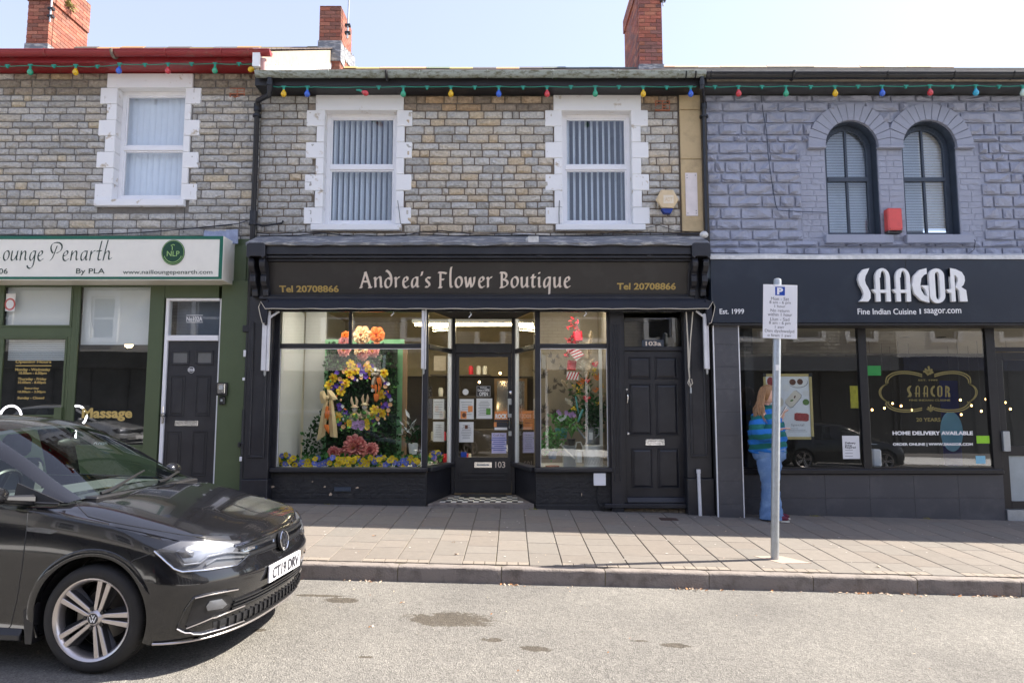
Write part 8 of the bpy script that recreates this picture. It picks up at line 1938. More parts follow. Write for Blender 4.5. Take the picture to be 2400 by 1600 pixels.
# bare body: neck, arms, hands, ankles (one surface)
def hand(V, E, wrist, idx, d, up, side, curl, s=1.0):
 """palm and five fingers; d forward, up palm normal, side towards the little finger"""
 base = len(V); V.append((wrist+d*.045*s, (.03*s, .016*s))); E.append((idx, base)); V.append((wrist+d*.085*s, (.038*s, .013*s))); E.append((base, base+1))
 for k, (off, l) in enumerate(((-.028, .07), (-.009, .08), (.01, .074), (.028, .058))):
  p = wrist+d*.09*s+side*off*s; prev = base+1; dd = d.copy()
  for j, f_ in enumerate((.12, .5, .3, .25)):
   p = p+dd*l*f_*s; V.append((p, .0088*s if j < 3 else .007*s)); E.append((prev, len(V)-1)); prev = len(V)-1; dd = (dd-up*curl).normalized()
 p = wrist+d*.03*s-side*.03*s; V.append((p, .012*s)); E.append((base, len(V)-1)); pr = len(V)-1
 for j in range(2): p = p+(d*.7-side*.6-up*.2*j).normalized()*.03*s; V.append((p, .0095*s)); E.append((pr, len(V)-1)); pr = len(V)-1
Vv = Vector
V = [(Vv((0, 0, .93)), .12), (Vv((-.02, 0, 1.12)), .12), (Vv((-.02, 0, 1.32)), .11), (Vv((-.02, 0, 1.44)), .055), (Vv((-.01, 0, 1.52)), .055)]
E_ = [(0, 1), (1, 2), (2, 3), (3, 4)]
def limb(pts, start):
 prev = start
 for p, r_ in pts: V.append((Vv(p), r_)); E_.append((prev, len(V)-1)); prev = len(V)-1
 return prev
# right (near) arm, palm up in front; left arm raised with the phone
ra = limb([((-.03, -.17, 1.36), .055), ((-.06, -.24, 1.1), .042), ((.05, -.22, 1.1), .034), ((.13, -.17, 1.15), .026)], 2); hand(V, E_, Vv((.13, -.17, 1.15)), ra, Vv((.95, .1, .2)).normalized(), Vv((-.2, 0, 1)), Vv((0, -1, .1)), .12, 1.0)
la = limb([((-.03, .17, 1.36), .055), ((-.02, .24, 1.12), .042), ((.09, .17, 1.18), .034), ((.15, .07, 1.27), .026)], 2); hand(V, E_, Vv((.15, .07, 1.27)), la, Vv((.35, -.2, .9)).normalized(), Vv((.9, .1, -.3)).normalized()*-1, Vv((0, -1, 0)), .4, 1.0)
for s in (-1, 1): limb([((0, s*.1, .82), .09), ((.01, s*.105, .48), .06), ((-.02, s*.11, .1), .04), ((.0, s*.11, .05), .035), ((.1, s*.12, .03), .03)], 0)
body_ = skin('body', V, E_, M['skin_'], wm)
# head with a face, joined to the same surface object
bm = bmesh.new(); bm.from_mesh(body_.data)
hc = Vv((-.0, 0, 1.60)); tilt_ = Matrix.Rotation(R(22), 4, 'Y')
hb_ = bmesh.ops.create_uvsphere(bm, u_segments=28, v_segments=22, radius=1)
for v in hb_['verts']:
 x, y, z = v.co
 q = Vv((x*.095, y*.076, z*.122))
 if z < 0: q.x *= 1-.1*z*z; q.y *= 1-.32*z*z; q.x += .012*(-z) if x > 0 else 0
 if x > .55:
  f = math.exp(-(y/.2)**2)
  q.x += .026*f*math.exp(-((z+.16)/.13)**2)+.012*f*math.exp(-((z-.0)/.16)**2)          # nose
  q.x += .009*math.exp(-(y/.3)**2)*math.exp(-((z+.5)/.07)**2)+.008*math.exp(-(y/.28)**2)*math.exp(-((z+.62)/.05)**2)-.004*math.exp(-((z+.56)/.02)**2)
  q.x += .012*math.exp(-(y/.3)**2)*math.exp(-((z+.85)/.12)**2)                            # chin
  for e in (-1, 1): q.x -= .010*math.exp(-((y-e*.36)/.16)**2-((z-.08)/.1)**2)              # eye sockets
  q.x += .006*math.exp(-((z-.27)/.09)**2)                                                  # brow
 v.co = hc+(tilt_ @ q.to_4d()).to_3d()
bm.to_mesh(body_.data); bm.free(); body_.data.polygons.foreach_set('use_smooth', [True]*len(body_.data.polygons))
def hp(x, y, z): return hc+(tilt_ @ Vv((x, y, z, 1))).to_3d()
def bld(mb, name, m, **k): return mb.build(name, m, wm, **k)
WLOC[wm.name] = Vector((0, 0, 0))
for e in (-1, 1):
 bld(MB().ball(hp(.083, e*.028, .01), .011, 8), 'eye', FM['white'], smooth=True); bld(MB().ball(hp(.0925, e*.028, .006), .0045, 6), 'pupil', M['ink'], smooth=True)
 bld(MB().tube([hp(.088, e*.012, .034), hp(.092, e*.028, .04), hp(.083, e*.045, .034)], .0035, 5), 'eyebrow', M['hair'], smooth=True)
 bld(MB().ball(hp(.0, e*.077, -.01), .02, 8, (.8, .35, 1.3)), 'ear', M['skin_'], smooth=True)
bld(MB().tube([hp(.089, -.022, -.062), hp(.1, 0, -.06), hp(.089, .022, -.062)], .0045, 5), 'lips', mat('lips', (.5, .2, .17), .5), smooth=True)
# hair: cap and long wavy locks
cap = MB(); cap.ball((0, 0, 0), 1, 20)
for v in cap.bm.verts:
 x, y, z = v.co; k = 1.0
 v.co = hc+(tilt_ @ Vv((x*.105-.012, y*.088, z*.13+.008, 1))).to_3d()
dl = [f for f in cap.bm.faces if (lambda c: (tilt_.inverted() @ (c-hc).to_4d()).to_3d())(f.calc_center_median()).x > .045 and (tilt_.inverted() @ (f.calc_center_median()-hc).to_4d()).to_3d().z < .075 or (tilt_.inverted() @ (f.calc_center_median()-hc).to_4d()).to_3d().z < -.06]
bmesh.ops.delete(cap.bm, geom=dl, context='FACES')
for k in range(150):
 side = -1 if k % 5 else 1
 a = rnd.uniform(-.2, 1.0); g = rnd.random()
 if k % 3 == 0: # back
  p0 = hp(-.09*math.cos(rnd.uniform(-.6, .6)), rnd.uniform(-.07, .07), rnd.uniform(-.02, .08)); end = Vv((rnd.uniform(-.17, -.08), rnd.uniform(-.16, .12), rnd.uniform(1.24, 1.42)))
  mid = Vv((-.12, (p0.y+end.y)/2*1.2, 1.5))
 else:
  p0 = hp(rnd.uniform(-.08, -.02), side*.078, rnd.uniform(.0, .08)); end = Vv((rnd.uniform(-.12, .04), side*rnd.uniform(.19, .26), rnd.uniform(1.08, 1.32)))
  mid = Vv((rnd.uniform(-.12, -.03), side*rnd.uniform(.13, .17), 1.45))
 P = []; ph = rnd.uniform(0, 6)
 for t in [q/9 for q in range(10)]:
  b0 = p0*(1-t)**2+mid*2*t*(1-t)+end*t*t; w = .012*t; b0 = b0+Vv((math.sin(t*14+ph)*w, math.cos(t*11+ph)*w, 0)); P.append(b0)
 cap.tube(P, [.011, .012, .012, .012, .012, .011, .01, .008, .006, .002], 5)
bld(cap, 'hair', M['hair'], smooth=True)
# jumper, jeans, shoes
def loft(bm, rings, seg=26, wr=.011, cap=True):
 R_ = []
 for i, (cx, cy_, z, rx, ry) in enumerate(rings):
  R_.append([bm.verts.new((cx+(rx+wr*math.sin(3*a+i*1.7)+wr*.7*math.sin(7*a+i*2.9))*math.cos(a), cy_+(ry+wr*math.sin(4*a+i*1.3))*math.sin(a), z+wr*.6*math.sin(5*a+i))) for a in [2*math.pi*k/seg for k in range(seg)]])
 for i in range(len(R_)-1):
  for k in range(seg): bm.faces.new((R_[i][k], R_[i][(k+1) % seg], R_[i+1][(k+1) % seg], R_[i+1][k]))
 if cap: bm.faces.new(R_[0][::-1]); bm.faces.new(R_[-1])
def dense_rings(T, n=4):
 out = []
 for i in range(len(T)-1):
  for k in range(n): t = k/n; t = t*t*(3-2*t)*.5+t*.5; out.append(tuple(lerp(a_, b_, t) for a_, b_ in zip(T[i], T[i+1])))
 return out+[T[-1]]
V = [(Vv((-.03, 0, 1.3)), (.12, .16)), (Vv((-.02, 0, 1.36)), (.1, .12))]
E_ = [(0, 1)]
limb([((-.04, -.16, 1.34), .1), ((-.08, -.24, 1.22), .105), ((-.08, -.28, 1.12), .11), ((.0, -.29, 1.08), .105), ((.09, -.23, 1.1), .085), ((.13, -.18, 1.13), .055)], 0)
limb([((-.04, .16, 1.34), .1), ((-.05, .24, 1.22), .1), ((-.04, .27, 1.12), .1), ((.06, .21, 1.13), .085), ((.13, .13, 1.22), .06), ((.145, .11, 1.25), .045)], 0)
jo = skin('jumper', V, E_, jm, wm)
bm = bmesh.new(); bm.from_mesh(jo.data)
loft(bm, dense_rings([(-.02, 0, .845, .2, .18), (-.02, 0, .85, .222, .2), (-.02, 0, .88, .232, .205), (-.015, 0, .96, .235, .215), (-.015, 0, 1.06, .238, .22), (-.02, 0, 1.16, .228, .22), (-.025, 0, 1.26, .2, .21), (-.03, 0, 1.34, .165, .195), (-.025, 0, 1.40, .11, .13), (-.01, 0, 1.45, .07, .078), (0, 0, 1.465, .06, .066)], 3))
bmesh.ops.recalc_face_normals(bm, faces=bm.faces[:])
bm.to_mesh(jo.data); bm.free(); jo.data.polygons.foreach_set('use_smooth', [True]*len(jo.data.polygons))
jb = MB()
loft(jb.bm, dense_rings([(0, 0, .98, .2, .19), (0, 0, .86, .215, .205), (0, 0, .78, .2, .2), (0, 0, .73, .14, .15)], 2), wr=.003)
for s in (-1, 1):
 dx = .03*s*-1
 loft(jb.bm, dense_rings([(dx*.3, s*.085, .8, .15, .115), (dx*.5, s*.09, .68, .148, .115), (dx*.8, s*.095, .55, .125, .1), (dx, s*.1, .44, .105, .092), (dx, s*.1, .34, .11, .092), (dx, s*.105, .2, .125, .1), (dx, s*.105, .1, .14, .11), (dx, s*.105, .022, .15, .118)], 4), wr=.005)
bld(jb, 'jeans', M['denim'], smooth=True)
M['maroon'] = mat('maroon_canvas_shoe', (.12, .01, .03), .7)
for s, dx in ((-1, .06), (1, .02)):
 b = MB(); b.ball((.06+dx, s*.115, .038), .05, 12, (2.4, .85, .8)); sh_ = bld(b, 'shoe', M['maroon'], smooth=True)
 b = MB(); n = 20; b.prism([(.06+dx+.128*math.cos(2*math.pi*k/n), s*.115+.046*math.sin(2*math.pi*k/n), 0) for k in range(n)], (0, 0, .018)); b.build('sole', M['cream_tin'], wm)
wm.location = (wx, wy, gz(wx, wy)); wm.rotation_euler = (0, 0, R(-34)); wm.scale = (.985,)*3
ph_ = MB(); ph_.box(-.037, .037, -.004, .004, -.075, .075);
pho = ph_.build('phone', M['ink'], loc=(0, 0, 0), bevel=.003); tag(pho, 'white backed mobile phone held up in front of the face of the person', 'phone')
box('phone_case', (-.0375, .0375, .0035, .006, -.0755, .0755), FM['white'], None).parent = pho
mw = Matrix.Translation(wm.location) @ Matrix.Rotation(R(-34), 4, 'Z') @ Matrix.Scale(.985, 4)
pho.location = mw @ Vv((.19, .02, 1.38)); pho.rotation_euler = (R(25), R(0), R(-22+90))
pho.rotation_euler = (R(-30), 0, R(-34-90))
# ------------------------------------------------------------------ parked hatchback
CS, CTH = .955, R(-4.5); CRX, CRY = -1.566, 4.727; CRZ = rz(CRX, 5)+.013
M['car'] = mat('black_car_paint', (.009, .009, .0105), .12, var=.1, vs=3, spec=.5, coat=.8)
M['tyre'] = mat('tyre_rubber', (.022, .021, .021), .8, var=.2, vs=20, bump=.001, bs=60)
M['alloy'] = mat('machined_alloy', (.58, .54, .53), .28, .85, var=.05); M['alloy_dark'] = mat('dark_alloy', (.05, .05, .055), .4, .5); M['disc'] = mat('brake_disc', (.2, .19, .18), .4, .8)
M['lens'] = glass('lamp_lens', (.96, .97, 1), 1.6); M['screen_glass'] = glass('car_window_glass', (.8, .9, .85), 1.7)
M['lamp_dark'] = mat('lamp_housing', (.1, .1, .105), .3, .3); M['reflector'] = mat('lamp_reflector', (.3, .31, .33), .38, .8)
M['seat'] = mat('dark_grey_seat', (.06, .062, .066), .9)
def tab(x, T):
 T = sorted(T)
 if x <= T[0][0]: return T[0][1]
 for (a, va), (b_, vb) in zip(T, T[1:]):
  if x <= b_: t = (x-a)/(b_-a); t = t*t*(3-2*t)*.35+t*.65; return va+(vb-va)*t
 return T[-1][1]
# level: nose x, half width table, corner length, exponent, z table
def pch(x, T):
 T = sorted(T); n = len(T)
 if x <= T[0][0]: return T[0][1]
 if x >= T[-1][0]: return T[-1][1]
 d = [(T[i+1][1]-T[i][1])/(T[i+1][0]-T[i][0]) for i in range(n-1)]
 m = [d[0]]+[0 if d[i-1]*d[i] <= 0 else 2*d[i-1]*d[i]/(d[i-1]+d[i]) for i in range(1, n-1)]+[d[-1]]
 for i in range(n-1):
  if x <= T[i+1][0]:
   h = T[i+1][0]-T[i][0]; t = (x-T[i][0])/h
   return (2*t**3-3*t*t+1)*T[i][1]+(t**3-2*t*t+t)*h*m[i]+(-2*t**3+3*t*t)*T[i+1][1]+(t**3-t*t)*h*m[i+1]
tab = pch
def hood_z(x, y):
 zc = tab(x, [(-1.3, 1.0), (-1.0, .975), (-.6, .897), (-.3, .823), (-.15, .778), (-.06, .728), (0, .69)])
 return zc-.035*(abs(y)/.68)**2-(.055*max(0, (abs(y)-.66)/.16)**1.5)
LV = [
(-.16, .74, .5, 2.6, [(-4, .2), (-.3, .17), (0, .165)]),
(-.045, .845, .55, 2.8, [(-4, .22), (-1, .185), (-.5, .175), (0, .18)]),
(-.02, .862, .55, 2.8, [(-4, .26), (-1, .235), (0, .225)]),
(-.03, .868, .55, 2.8, [(-4, .34), (-1, .30), (0, .29)]),
(-.005, .872, .54, 2.8, [(-4, .44), (-1, .40), (0, .385)]),
(.018, .876, .53, 2.8, [(-4, .54), (-1, .5), (0, .47)]),
(.02, .874, .53, 2.8, [(-4, .6), (-1, .56), (-.4, .53), (0, .525)]),
(-.012, .868, .52, 2.8, [(-4, .68), (-1, .65), (-.5, .6), (0, .575)]),
(-.025, .862, .52, 2.7, [(-4, .76), (-1.2, .75), (-.5, .68), (0, .625)]),
(-.035, .85, .52, 2.6, [(-4, .84), (-1.2, .84), (-.5, .745), (0, .675)]),
(-.05, .83, .52, 2.5, [(-4, .93), (-2, .93), (-1.2, .902), (-.72, .838), (-.4, .765), (-.1, .715), (0, .705)]),
]
HL_ = [(-.056, .80, .52, 2.5), (-.065, .76, .5, 2.4), (-.085, .68, .46, 2.3), (-.115, .56, .4, 2.2), (-.15, .4, .34, 2.2), (-.19, .2, .28, 2.2), (-.21, .0, .2, 2)]
def outline(xf, w, Lc, n, nf=16, ns=46, nb=10, rear=-4.03):
 pts = []
 for i in range(nf+1):
  ph = math.pi/2*i/nf; ph = ph**1.0
  pts.append((xf-Lc*(1-max(0, math.cos(ph))**(2/n)), w*math.sin(ph)**(2/n)))
 xs0, xs1 = xf-Lc, rear+.45
 for i in range(1, ns): x = lerp(xs0, xs1, i/ns); pts.append((x, w*(1-.0*abs(x))))
 for i in range(nb+1):
  ph = math.pi/2*(1-i/nb); pts.append((rear+.45-.45*max(0, math.cos(ph))**(2/2.6), w*math.sin(ph)**(2/2.6)))
 return pts
def car_body():
 b = MB(); rows = []
 rows.append([(x, y, .17) for x, y in outline(-.3, .0, .5, 2.6, rear=-3.9)])
 for (xf, w, Lc, n, zt) in LV:
  rows.append([(x, y, tab(x, zt)) for x, y in outline(xf, w, Lc, n, rear=-4.03+abs(xf))])
 for (xf, w, Lc, n) in HL_:
  rows.append([(x, y, hood_z(x, y) if x > -1.02 else lerp(hood_z(-1.02, y), .93 if w > .7 else .95, min(1, (-1.02-x)/.6))) for x, y in outline(xf, w, Lc, n, rear=-3.95)])
 V = []
 for sgn_ in (1, -1):
  g = [[b.bm.verts.new((p[0], p[1]*sgn_, p[2])) for p in r_] for r_ in rows]
  for i in range(len(g)-1):
   for k in range(len(g[0])-1):
    try: b.bm.faces.new((g[i][k], g[i][k+1], g[i+1][k+1], g[i+1][k]))
    except ValueError: pass
 bmesh.ops.remove_doubles(b.bm, verts=b.bm.verts[:], dist=2e-4)
 bmesh.ops.dissolve_degenerate(b.bm, dist=1e-5, edges=b.bm.edges[:])
 bmesh.ops.recalc_face_normals(b.bm, faces=b.bm.faces[:])
 return b
car = empty('parked_car', (0, 0, 0), 'shiny black hatchback parked by the kerb in front of the green nail salon', 'car')
bodyb = car_body()
body = bodyb.build('body', M['car'], car, smooth=True, loc=(0, 0, 0), ang=35)
full_bvh = BVHTree.FromPolygons([v.co.copy() for v in body.data.vertices], [tuple(p.vertices) for p in body.data.polygons])
WX, WZ, WXR = -.785, .300, -3.345
def boolean(o, cutters):
 for cme in cutters:
  c = bpy.data.objects.new('c', cme); COL.objects.link(c)
  m = o.modifiers.new('b', 'BOOLEAN'); m.operation = 'DIFFERENCE'; m.object = c; m.solver = 'EXACT'
  me = bpy.data.meshes.new_from_object(o.evaluated_get(bpy.context.evaluated_depsgraph_get())); o.modifiers.clear(); old = o.data; o.data = me; me.name = 'body'; bpy.data.objects.remove(c)
def cyl_mesh(x, z, r_, y0, y1, seg=40):
 b = MB(); b.lathe((x, 0, z), [(r_, -y1), (r_, -y0)], seg, 'Y'); bmesh.ops.recalc_face_normals(b.bm, faces=b.bm.faces[:]); me = bpy.data.meshes.new('c'); b.bm.to_mesh(me); b.bm.free(); return me
cut = []
for x in (WX, WXR):
 for (a, c_) in ((-1.1, -.58), (.58, 1.1)): cut.append(cyl_mesh(x, WZ+.017, .352, a, c_))
boolean(body, cut)
# open the cabin
bm = bmesh.new(); bm.from_mesh(body.data)
dl = [f for f in bm.faces if -3.6 < f.calc_center_median().x < -1.32 and abs(f.calc_center_median().y) < .69 and f.calc_center_median().z > .8]
bmesh.ops.delete(bm, geom=dl, context='FACES'); bm.to_mesh(body.data); bm.free()
body.data.polygons.foreach_set('use_smooth', [True]*len(body.data.polygons)); body.data.set_sharp_from_angle(angle=R(38))
# wheel wells lining
for x in (WX, WXR):
 for s_ in (-1, 1):
  b = MB(); n = 24
  for k in range(n):
   a0, a1 = R(-20+220*k/n), R(-20+220*(k+1)/n)
   P = lambda a, y: (x+.35*math.cos(a), y*s_, WZ+.012+.35*math.sin(a))
   b.face([P(a0, .6), P(a1, .6), P(a1, .83), P(a0, .83)])
  b.build('arch_liner', M['car_trim'], car)
# ---- survey of the near side: photograph point -> point on the body
cinv = (Matrix.Translation((CRX, CRY, CRZ)) @ Matrix.Rotation(math.atan(SL), 4, 'Y') @ Matrix.Rotation(CTH, 4, 'Z') @ Matrix.Scale(CS, 4)).inverted()
def hit(px, py, bvh=None):
 a = (800-py)/F; d = Vector(((px-1200)/F, ct-a*st_, st_+a*ct)); o = cinv @ Vector((0, 0, CAMH)); dd = (cinv.to_3x3() @ d).normalized()
 h = (bvh or full_bvh).ray_cast(o, dd)
 if h[0] is None: return None, None
 n = h[1] if h[1].dot(dd) < 0 else -h[1]
 return h[0], n
kf = lambda x, y: (350+x/4.126, 1150+y/4.126); d6f = lambda x, y: (x/2.3757, 940+y/2.3757)
def dens(pts, n):
 out = []
 for i in range(len(pts)-1):
  for k in range(n): t = k/n; out.append((lerp(pts[i][0], pts[i+1][0], t), lerp(pts[i][1], pts[i+1][1], t)))
 return out+[pts[-1]]
def patch_px(name, poly, off, m, parent, conv=kf, bulge=0, rings=5, n=6, both=True, bvh=None):
 P = dens(list(poly)+[poly[0]], n)[:-1]; cx = sum(p[0] for p in P)/len(P); cy = sum(p[1] for p in P)/len(P)
 for s_ in ((1, -1) if both else (1,)):
  b = MB(); R_ = []
  ok = True
  for k in range(rings+1):
   r_ = k/rings; ring = []
   for p in ([P[0]] if k == 0 else P):
    h, nn = hit(*conv(cx+(p[0]-cx)*r_, cy+(p[1]-cy)*r_), bvh)
    if h is None: ok = False; break
    q = h+nn*(off+bulge*(1-r_**2)); ring.append(b.bm.verts.new((q.x, q.y*s_, q.z)))
   if not ok: break
   R_.append(ring)
  if not ok: continue
  m_ = len(P)
  for j in range(m_): b.bm.faces.new((R_[0][0], R_[1][j], R_[1][(j+1) % m_]))
  for k in range(1, rings):
   for j in range(m_): b.bm.faces.new((R_[k][j], R_[k][(j+1) % m_], R_[k+1][(j+1) % m_], R_[k+1][j]))
  # skirt back into the body
  last = R_[-1]; sk = []
  for j, p in enumerate(P):
   h, nn = hit(*conv(*p), bvh); q = h-nn*.004; sk.append(b.bm.verts.new((q.x, q.y*s_, q.z)))
  for j in range(m_): b.bm.faces.new((last[j], last[(j+1) % m_], sk[(j+1) % m_], sk[j]))
  b.build(name, m, parent, smooth=True, ang=50)
def line_px(name, pts, w, off, m, parent, conv=kf, both=True, n=6, bvh=None, r3=False):
 P = dens(pts, n)
 for s_ in ((1, -1) if both else (1,)):
  Q = []
  for p in P:
   h, nn = hit(*conv(*p), bvh)
   if h is not None: q = h+nn*off; Q.append((q.x, q.y*s_, q.z))
  if len(Q) > 1: MB().tube(Q, w, 6).build(name, m, parent, smooth=True)
def hit_f(y, z):
 h = full_bvh.ray_cast(Vector((1, y, z)), Vector((-1, 0, 0))); return h[0], (h[1] if h[1].x > 0 else -h[1])
def band_f(name, ya, yb, z0f, z1f, off, m, parent, n=30, nz_=3, thick=.012):
 b = MB(); g = []
 for i in range(n+1):
  y = lerp(ya, yb, i/n); col = []
  for k in range(nz_+1):
   z = lerp(z0f(y), z1f(y), k/nz_); h, nn = hit_f(y, z); col.append(h+nn*off)
  g.append((col, [p-Vector((thick, 0, 0)) for p in col]))
 A_ = [[b.bm.verts.new(p) for p in c[0]] for c in g]; B_ = [[b.bm.verts.new(p) for p in (c[1][0], c[1][-1])] for c in g]
 for i in range(n):
  for k in range(nz_): b.bm.faces.new((A_[i][k], A_[i+1][k], A_[i+1][k+1], A_[i][k+1]))
  b.bm.faces.new((A_[i][0], A_[i+1][0], B_[i+1][0], B_[i][0])); b.bm.faces.new((A_[i][-1], A_[i+1][-1], B_[i+1][1], B_[i][1]))
 return b.build(name, m, parent, smooth=True, ang=40)
# headlamps
HLP = [(52, 580), (300, 487), (580, 487), (870, 487), (945, 535), (966, 600), (835, 716), (580, 752), (320, 770), (240, 742)]
patch_px('headlamp_housing', HLP, .002, M['lamp_dark'], car)
patch_px('reflector', [(262, 580), (430, 520), (700, 500), (850, 520), (800, 590), (560, 640), (470, 690), (340, 690)], .005, M['reflector'], car, bulge=.004)
patch_px('projector', [(262, 590), (340, 545), (430, 590), (420, 640), (320, 650)], .011, M['lamp_dark'], car, bulge=.01)
patch_px('side_reflector', [(110, 590), (245, 595), (320, 730), (260, 735)], .006, M['car_trim'], car)
line_px('light_strip', [(330, 715), (480, 700), (560, 640), (740, 600), (945, 600)], .006, .012, M['reflector'], car)
line_px('light_strip', [(540, 715), (640, 660), (900, 640)], .005, .012, M['reflector'], car)
patch_px('headlamp_lens', HLP, .014, M['lens'], car, bulge=.008)
line_px('lamp_seal', [(52, 580), (240, 750), (320, 780), (580, 762), (835, 722), (966, 606)], .005, .008, M['chrome'], car)
# bonnet chrome edge, grille
zg0 = lambda y: .588+.012*(abs(y)/.45); zg1 = lambda y: .694-.01*(abs(y)/.45)
gr = band_f('grille', -.5, .5, zg0, zg1, .004, M['car_trim'], car)
band_f('chrome_strip', -.53, .53, lambda y: zg1(y)-.001, lambda y: zg1(y)+.009, .012, M['chrome'], car)
for s_ in (-1, 1):
 a, b_ = sorted((s_*.085, s_*.5)); band_f('grille_bar', a, b_, lambda y: .636, lambda y: .656, .016, M['chrome'], car)
 band_f('grille_slat', a, b_, lambda y: .606, lambda y: .616, .012, M['gutter_black'], car); band_f('grille_slat', a, b_, lambda y: .672, lambda y: .68, .01, M['gutter_black'], car)
text('R-Line', 'badge_letters', (-.03, .03, -.01, .01), 0, M['chrome'], car, bold=.02)
bd_ = bpy.context.scene.objects.get('badge_letters.001') or [o for o in COL.objects if o.name.startswith('badge_letters')][-1]
h, nn = hit_f(-.42, .655); bd_.rotation_euler = (0, 0, R(70)); bd_.location = h+Vector((.03, -.01, .006))
def emblem(c, r_, yaw, tilt, parent):
 """ring with a V above a W on a dark disc, facing +x before the turn"""
 def P(u, v, w): return (w, u, v)
 def seg_(b, p, q, t, w0, w1):
  d = Vector((q[0]-p[0], q[1]-p[1])); d.normalize(); n_ = Vector((-d.y, d.x))*t/2
  a = [(p[0]-n_.x, p[1]-n_.y), (q[0]-n_.x, q[1]-n_.y), (q[0]+n_.x, q[1]+n_.y), (p[0]+n_.x, p[1]+n_.y)]
  b.hexa([P(x, y, w0) for x, y in a]+[P(x, y, w1) for x, y in a])
 m0 = MB(); m0.prism([P(r_*math.cos(2*math.pi*k/28), r_*math.sin(2*math.pi*k/28), -.02) for k in range(28)], (.02, 0, 0))
 m1 = MB(); m1.tube([P(r_*.94*math.cos(2*math.pi*k/28), r_*.94*math.sin(2*math.pi*k/28), .002) for k in range(29)], r_*.07, 6, caps=False)
 q = r_*.88; t = r_*.17
 seg_(m1, (-.36*q, .9*q), (0, .12*q), t, 0, .006); seg_(m1, (.36*q, .9*q), (0, .12*q), t, 0, .0055)
 seg_(m1, (-.82*q, .5*q), (-.34*q, -.82*q), t, 0, .0052); seg_(m1, (-.34*q, -.82*q), (0, -.05*q), t, 0, .0048); seg_(m1, (.34*q, -.82*q), (0, -.05*q), t, 0, .0044); seg_(m1, (.82*q, .5*q), (.34*q, -.82*q), t, 0, .004)
 rot = Matrix.Rotation(yaw, 4, 'Z') @ Matrix.Rotation(tilt, 4, 'Y')
 for mb, nm, mm in ((m0, 'emblem_disc', M['car_trim']), (m1, 'emblem', M['chrome'])):
  for v in mb.bm.verts: v.co = Vector(c)+rot @ v.co
  mb.build(nm, mm, parent, smooth=nm == 'emblem')
emblem((.012, 0, .632), .069, 0, R(-8), car)
# lower bumper: intakes
band_f('lower_grille', -.56, .56, lambda y: .298, lambda y: .372, .003, M['car_trim'], car)
for z in (.312, .335, .357): band_f('grille_slat', -.55, .55, lambda y: z, lambda y: z+.009, .014, M['gutter_black'], car)
band_f('air_dam', -.66, .66, lambda y: .214, lambda y: .262, .003, M['car_trim'], car)
for k in range(22):
 y = -.63+k*.06; h, nn = hit_f(y, .24); box('fin', (h.x-.01, h.x+.014, y-.004, y+.004, .213, .263), M['gutter_black'], car)
band_f('lip', -.72, .72, lambda y: .178, lambda y: .205, .018, M['car_trim'], car, thick=.03)
sp_o = [(x, y) for x, y in outline(-.03, .852, .55, 2.8) if x > -.46]
MB().tube([(x+.004, -y, .176) for x, y in reversed(sp_o)]+[(x+.004, y, .176) for x, y in sp_o[1:]], .007, 6).build('splitter_edge', M['alloy'], car, smooth=True)
# fog lamp surround
patch_px('fog_surround', [(440, 1045), (740, 1000), (800, 1020), (885, 1098), (620, 1215), (365, 1310), (352, 1290), (400, 1150)], .003, M['car_trim'], car)
patch_px('fog_lamp', [(580, 1060), (700, 1040), (745, 1090), (700, 1130), (560, 1150), (545, 1110)], .008, M['reflector'], car, bulge=.006)
patch_px('fog_lens', [(570, 1050), (710, 1030), (760, 1090), (710, 1140), (550, 1160), (535, 1110)], .018, M['lens'], car, bulge=.006)
line_px('fog_trim', [(352, 1330), (480, 1285), (700, 1190), (900, 1105)], .009, .01, M['car_trim'], car); line_px('fog_trim', [(265, 1330), (300, 1250), (345, 1150), (430, 1030), (520, 1000), (720, 965), (850, 945)], .007, .004, M['car'], car)
line_px('fog_trim', [(265, 1335), (340, 1375), (500, 1375), (700, 1325), (900, 1250)], .013, .002, M['car'], car)
line_px('fog_highlight', [(352, 1322), (480, 1272), (700, 1178), (900, 1098)], .004, .02, M['alloy'], car); line_px('fog_highlight', [(265, 1325), (340, 1365), (500, 1366), (700, 1312), (900, 1240)], .004, .016, M['alloy'], car); line_px('fog_highlight', [(440, 1030), (560, 1000), (740, 965), (850, 945)], .004, .01, M['alloy'], car)
h, nn = hit(*kf(568, 868));
for s_ in (-1, 1): MB().ball((h.x, h.y*s_*-1*-1 if s_ < 0 else -h.y, h.z), .012, 10).build('parking_sensor', M['alloy'], car, smooth=True)
# number plate
npb = box('number_plate', (.018, .034, -.262, .262, .398, .51), M['plate'], car, bevel=.004)
tp = text('CT19 DRV', 'plate_letters', (-.225, .225, -.0395, .0395), 0, M['ink'], npb, th=.002, bold=.03); tp.rotation_euler = (0, 0, R(90)); tp.location = (.0095, 0, 0)
# shut lines
for pts, cv in (([(155, 620), (150, 700), (135, 820), (120, 940), (95, 1100), (60, 1250), (45, 1262)], d6f), ([(415, 552), (440, 590), (490, 640), (600, 668), (800, 705), (1000, 740), (1200, 768), (1340, 779)], d6f), ([(870, 838), (750, 880), (700, 915)], d6f)):
 line_px('shut_line', pts, .0028, .0002, M['cable'], car, conv=cv)
line_px('body_crease', [(162, 612), (300, 628), (600, 690), (800, 730), (1000, 777)], .0035, .0005, M['car'], car, conv=d6f)
patch_px('wing_badge', [(148, 700), (240, 703), (328, 722), (285, 738), (200, 728), (150, 722)], .002, M['chrome'], car, conv=d6f, rings=2, n=3)
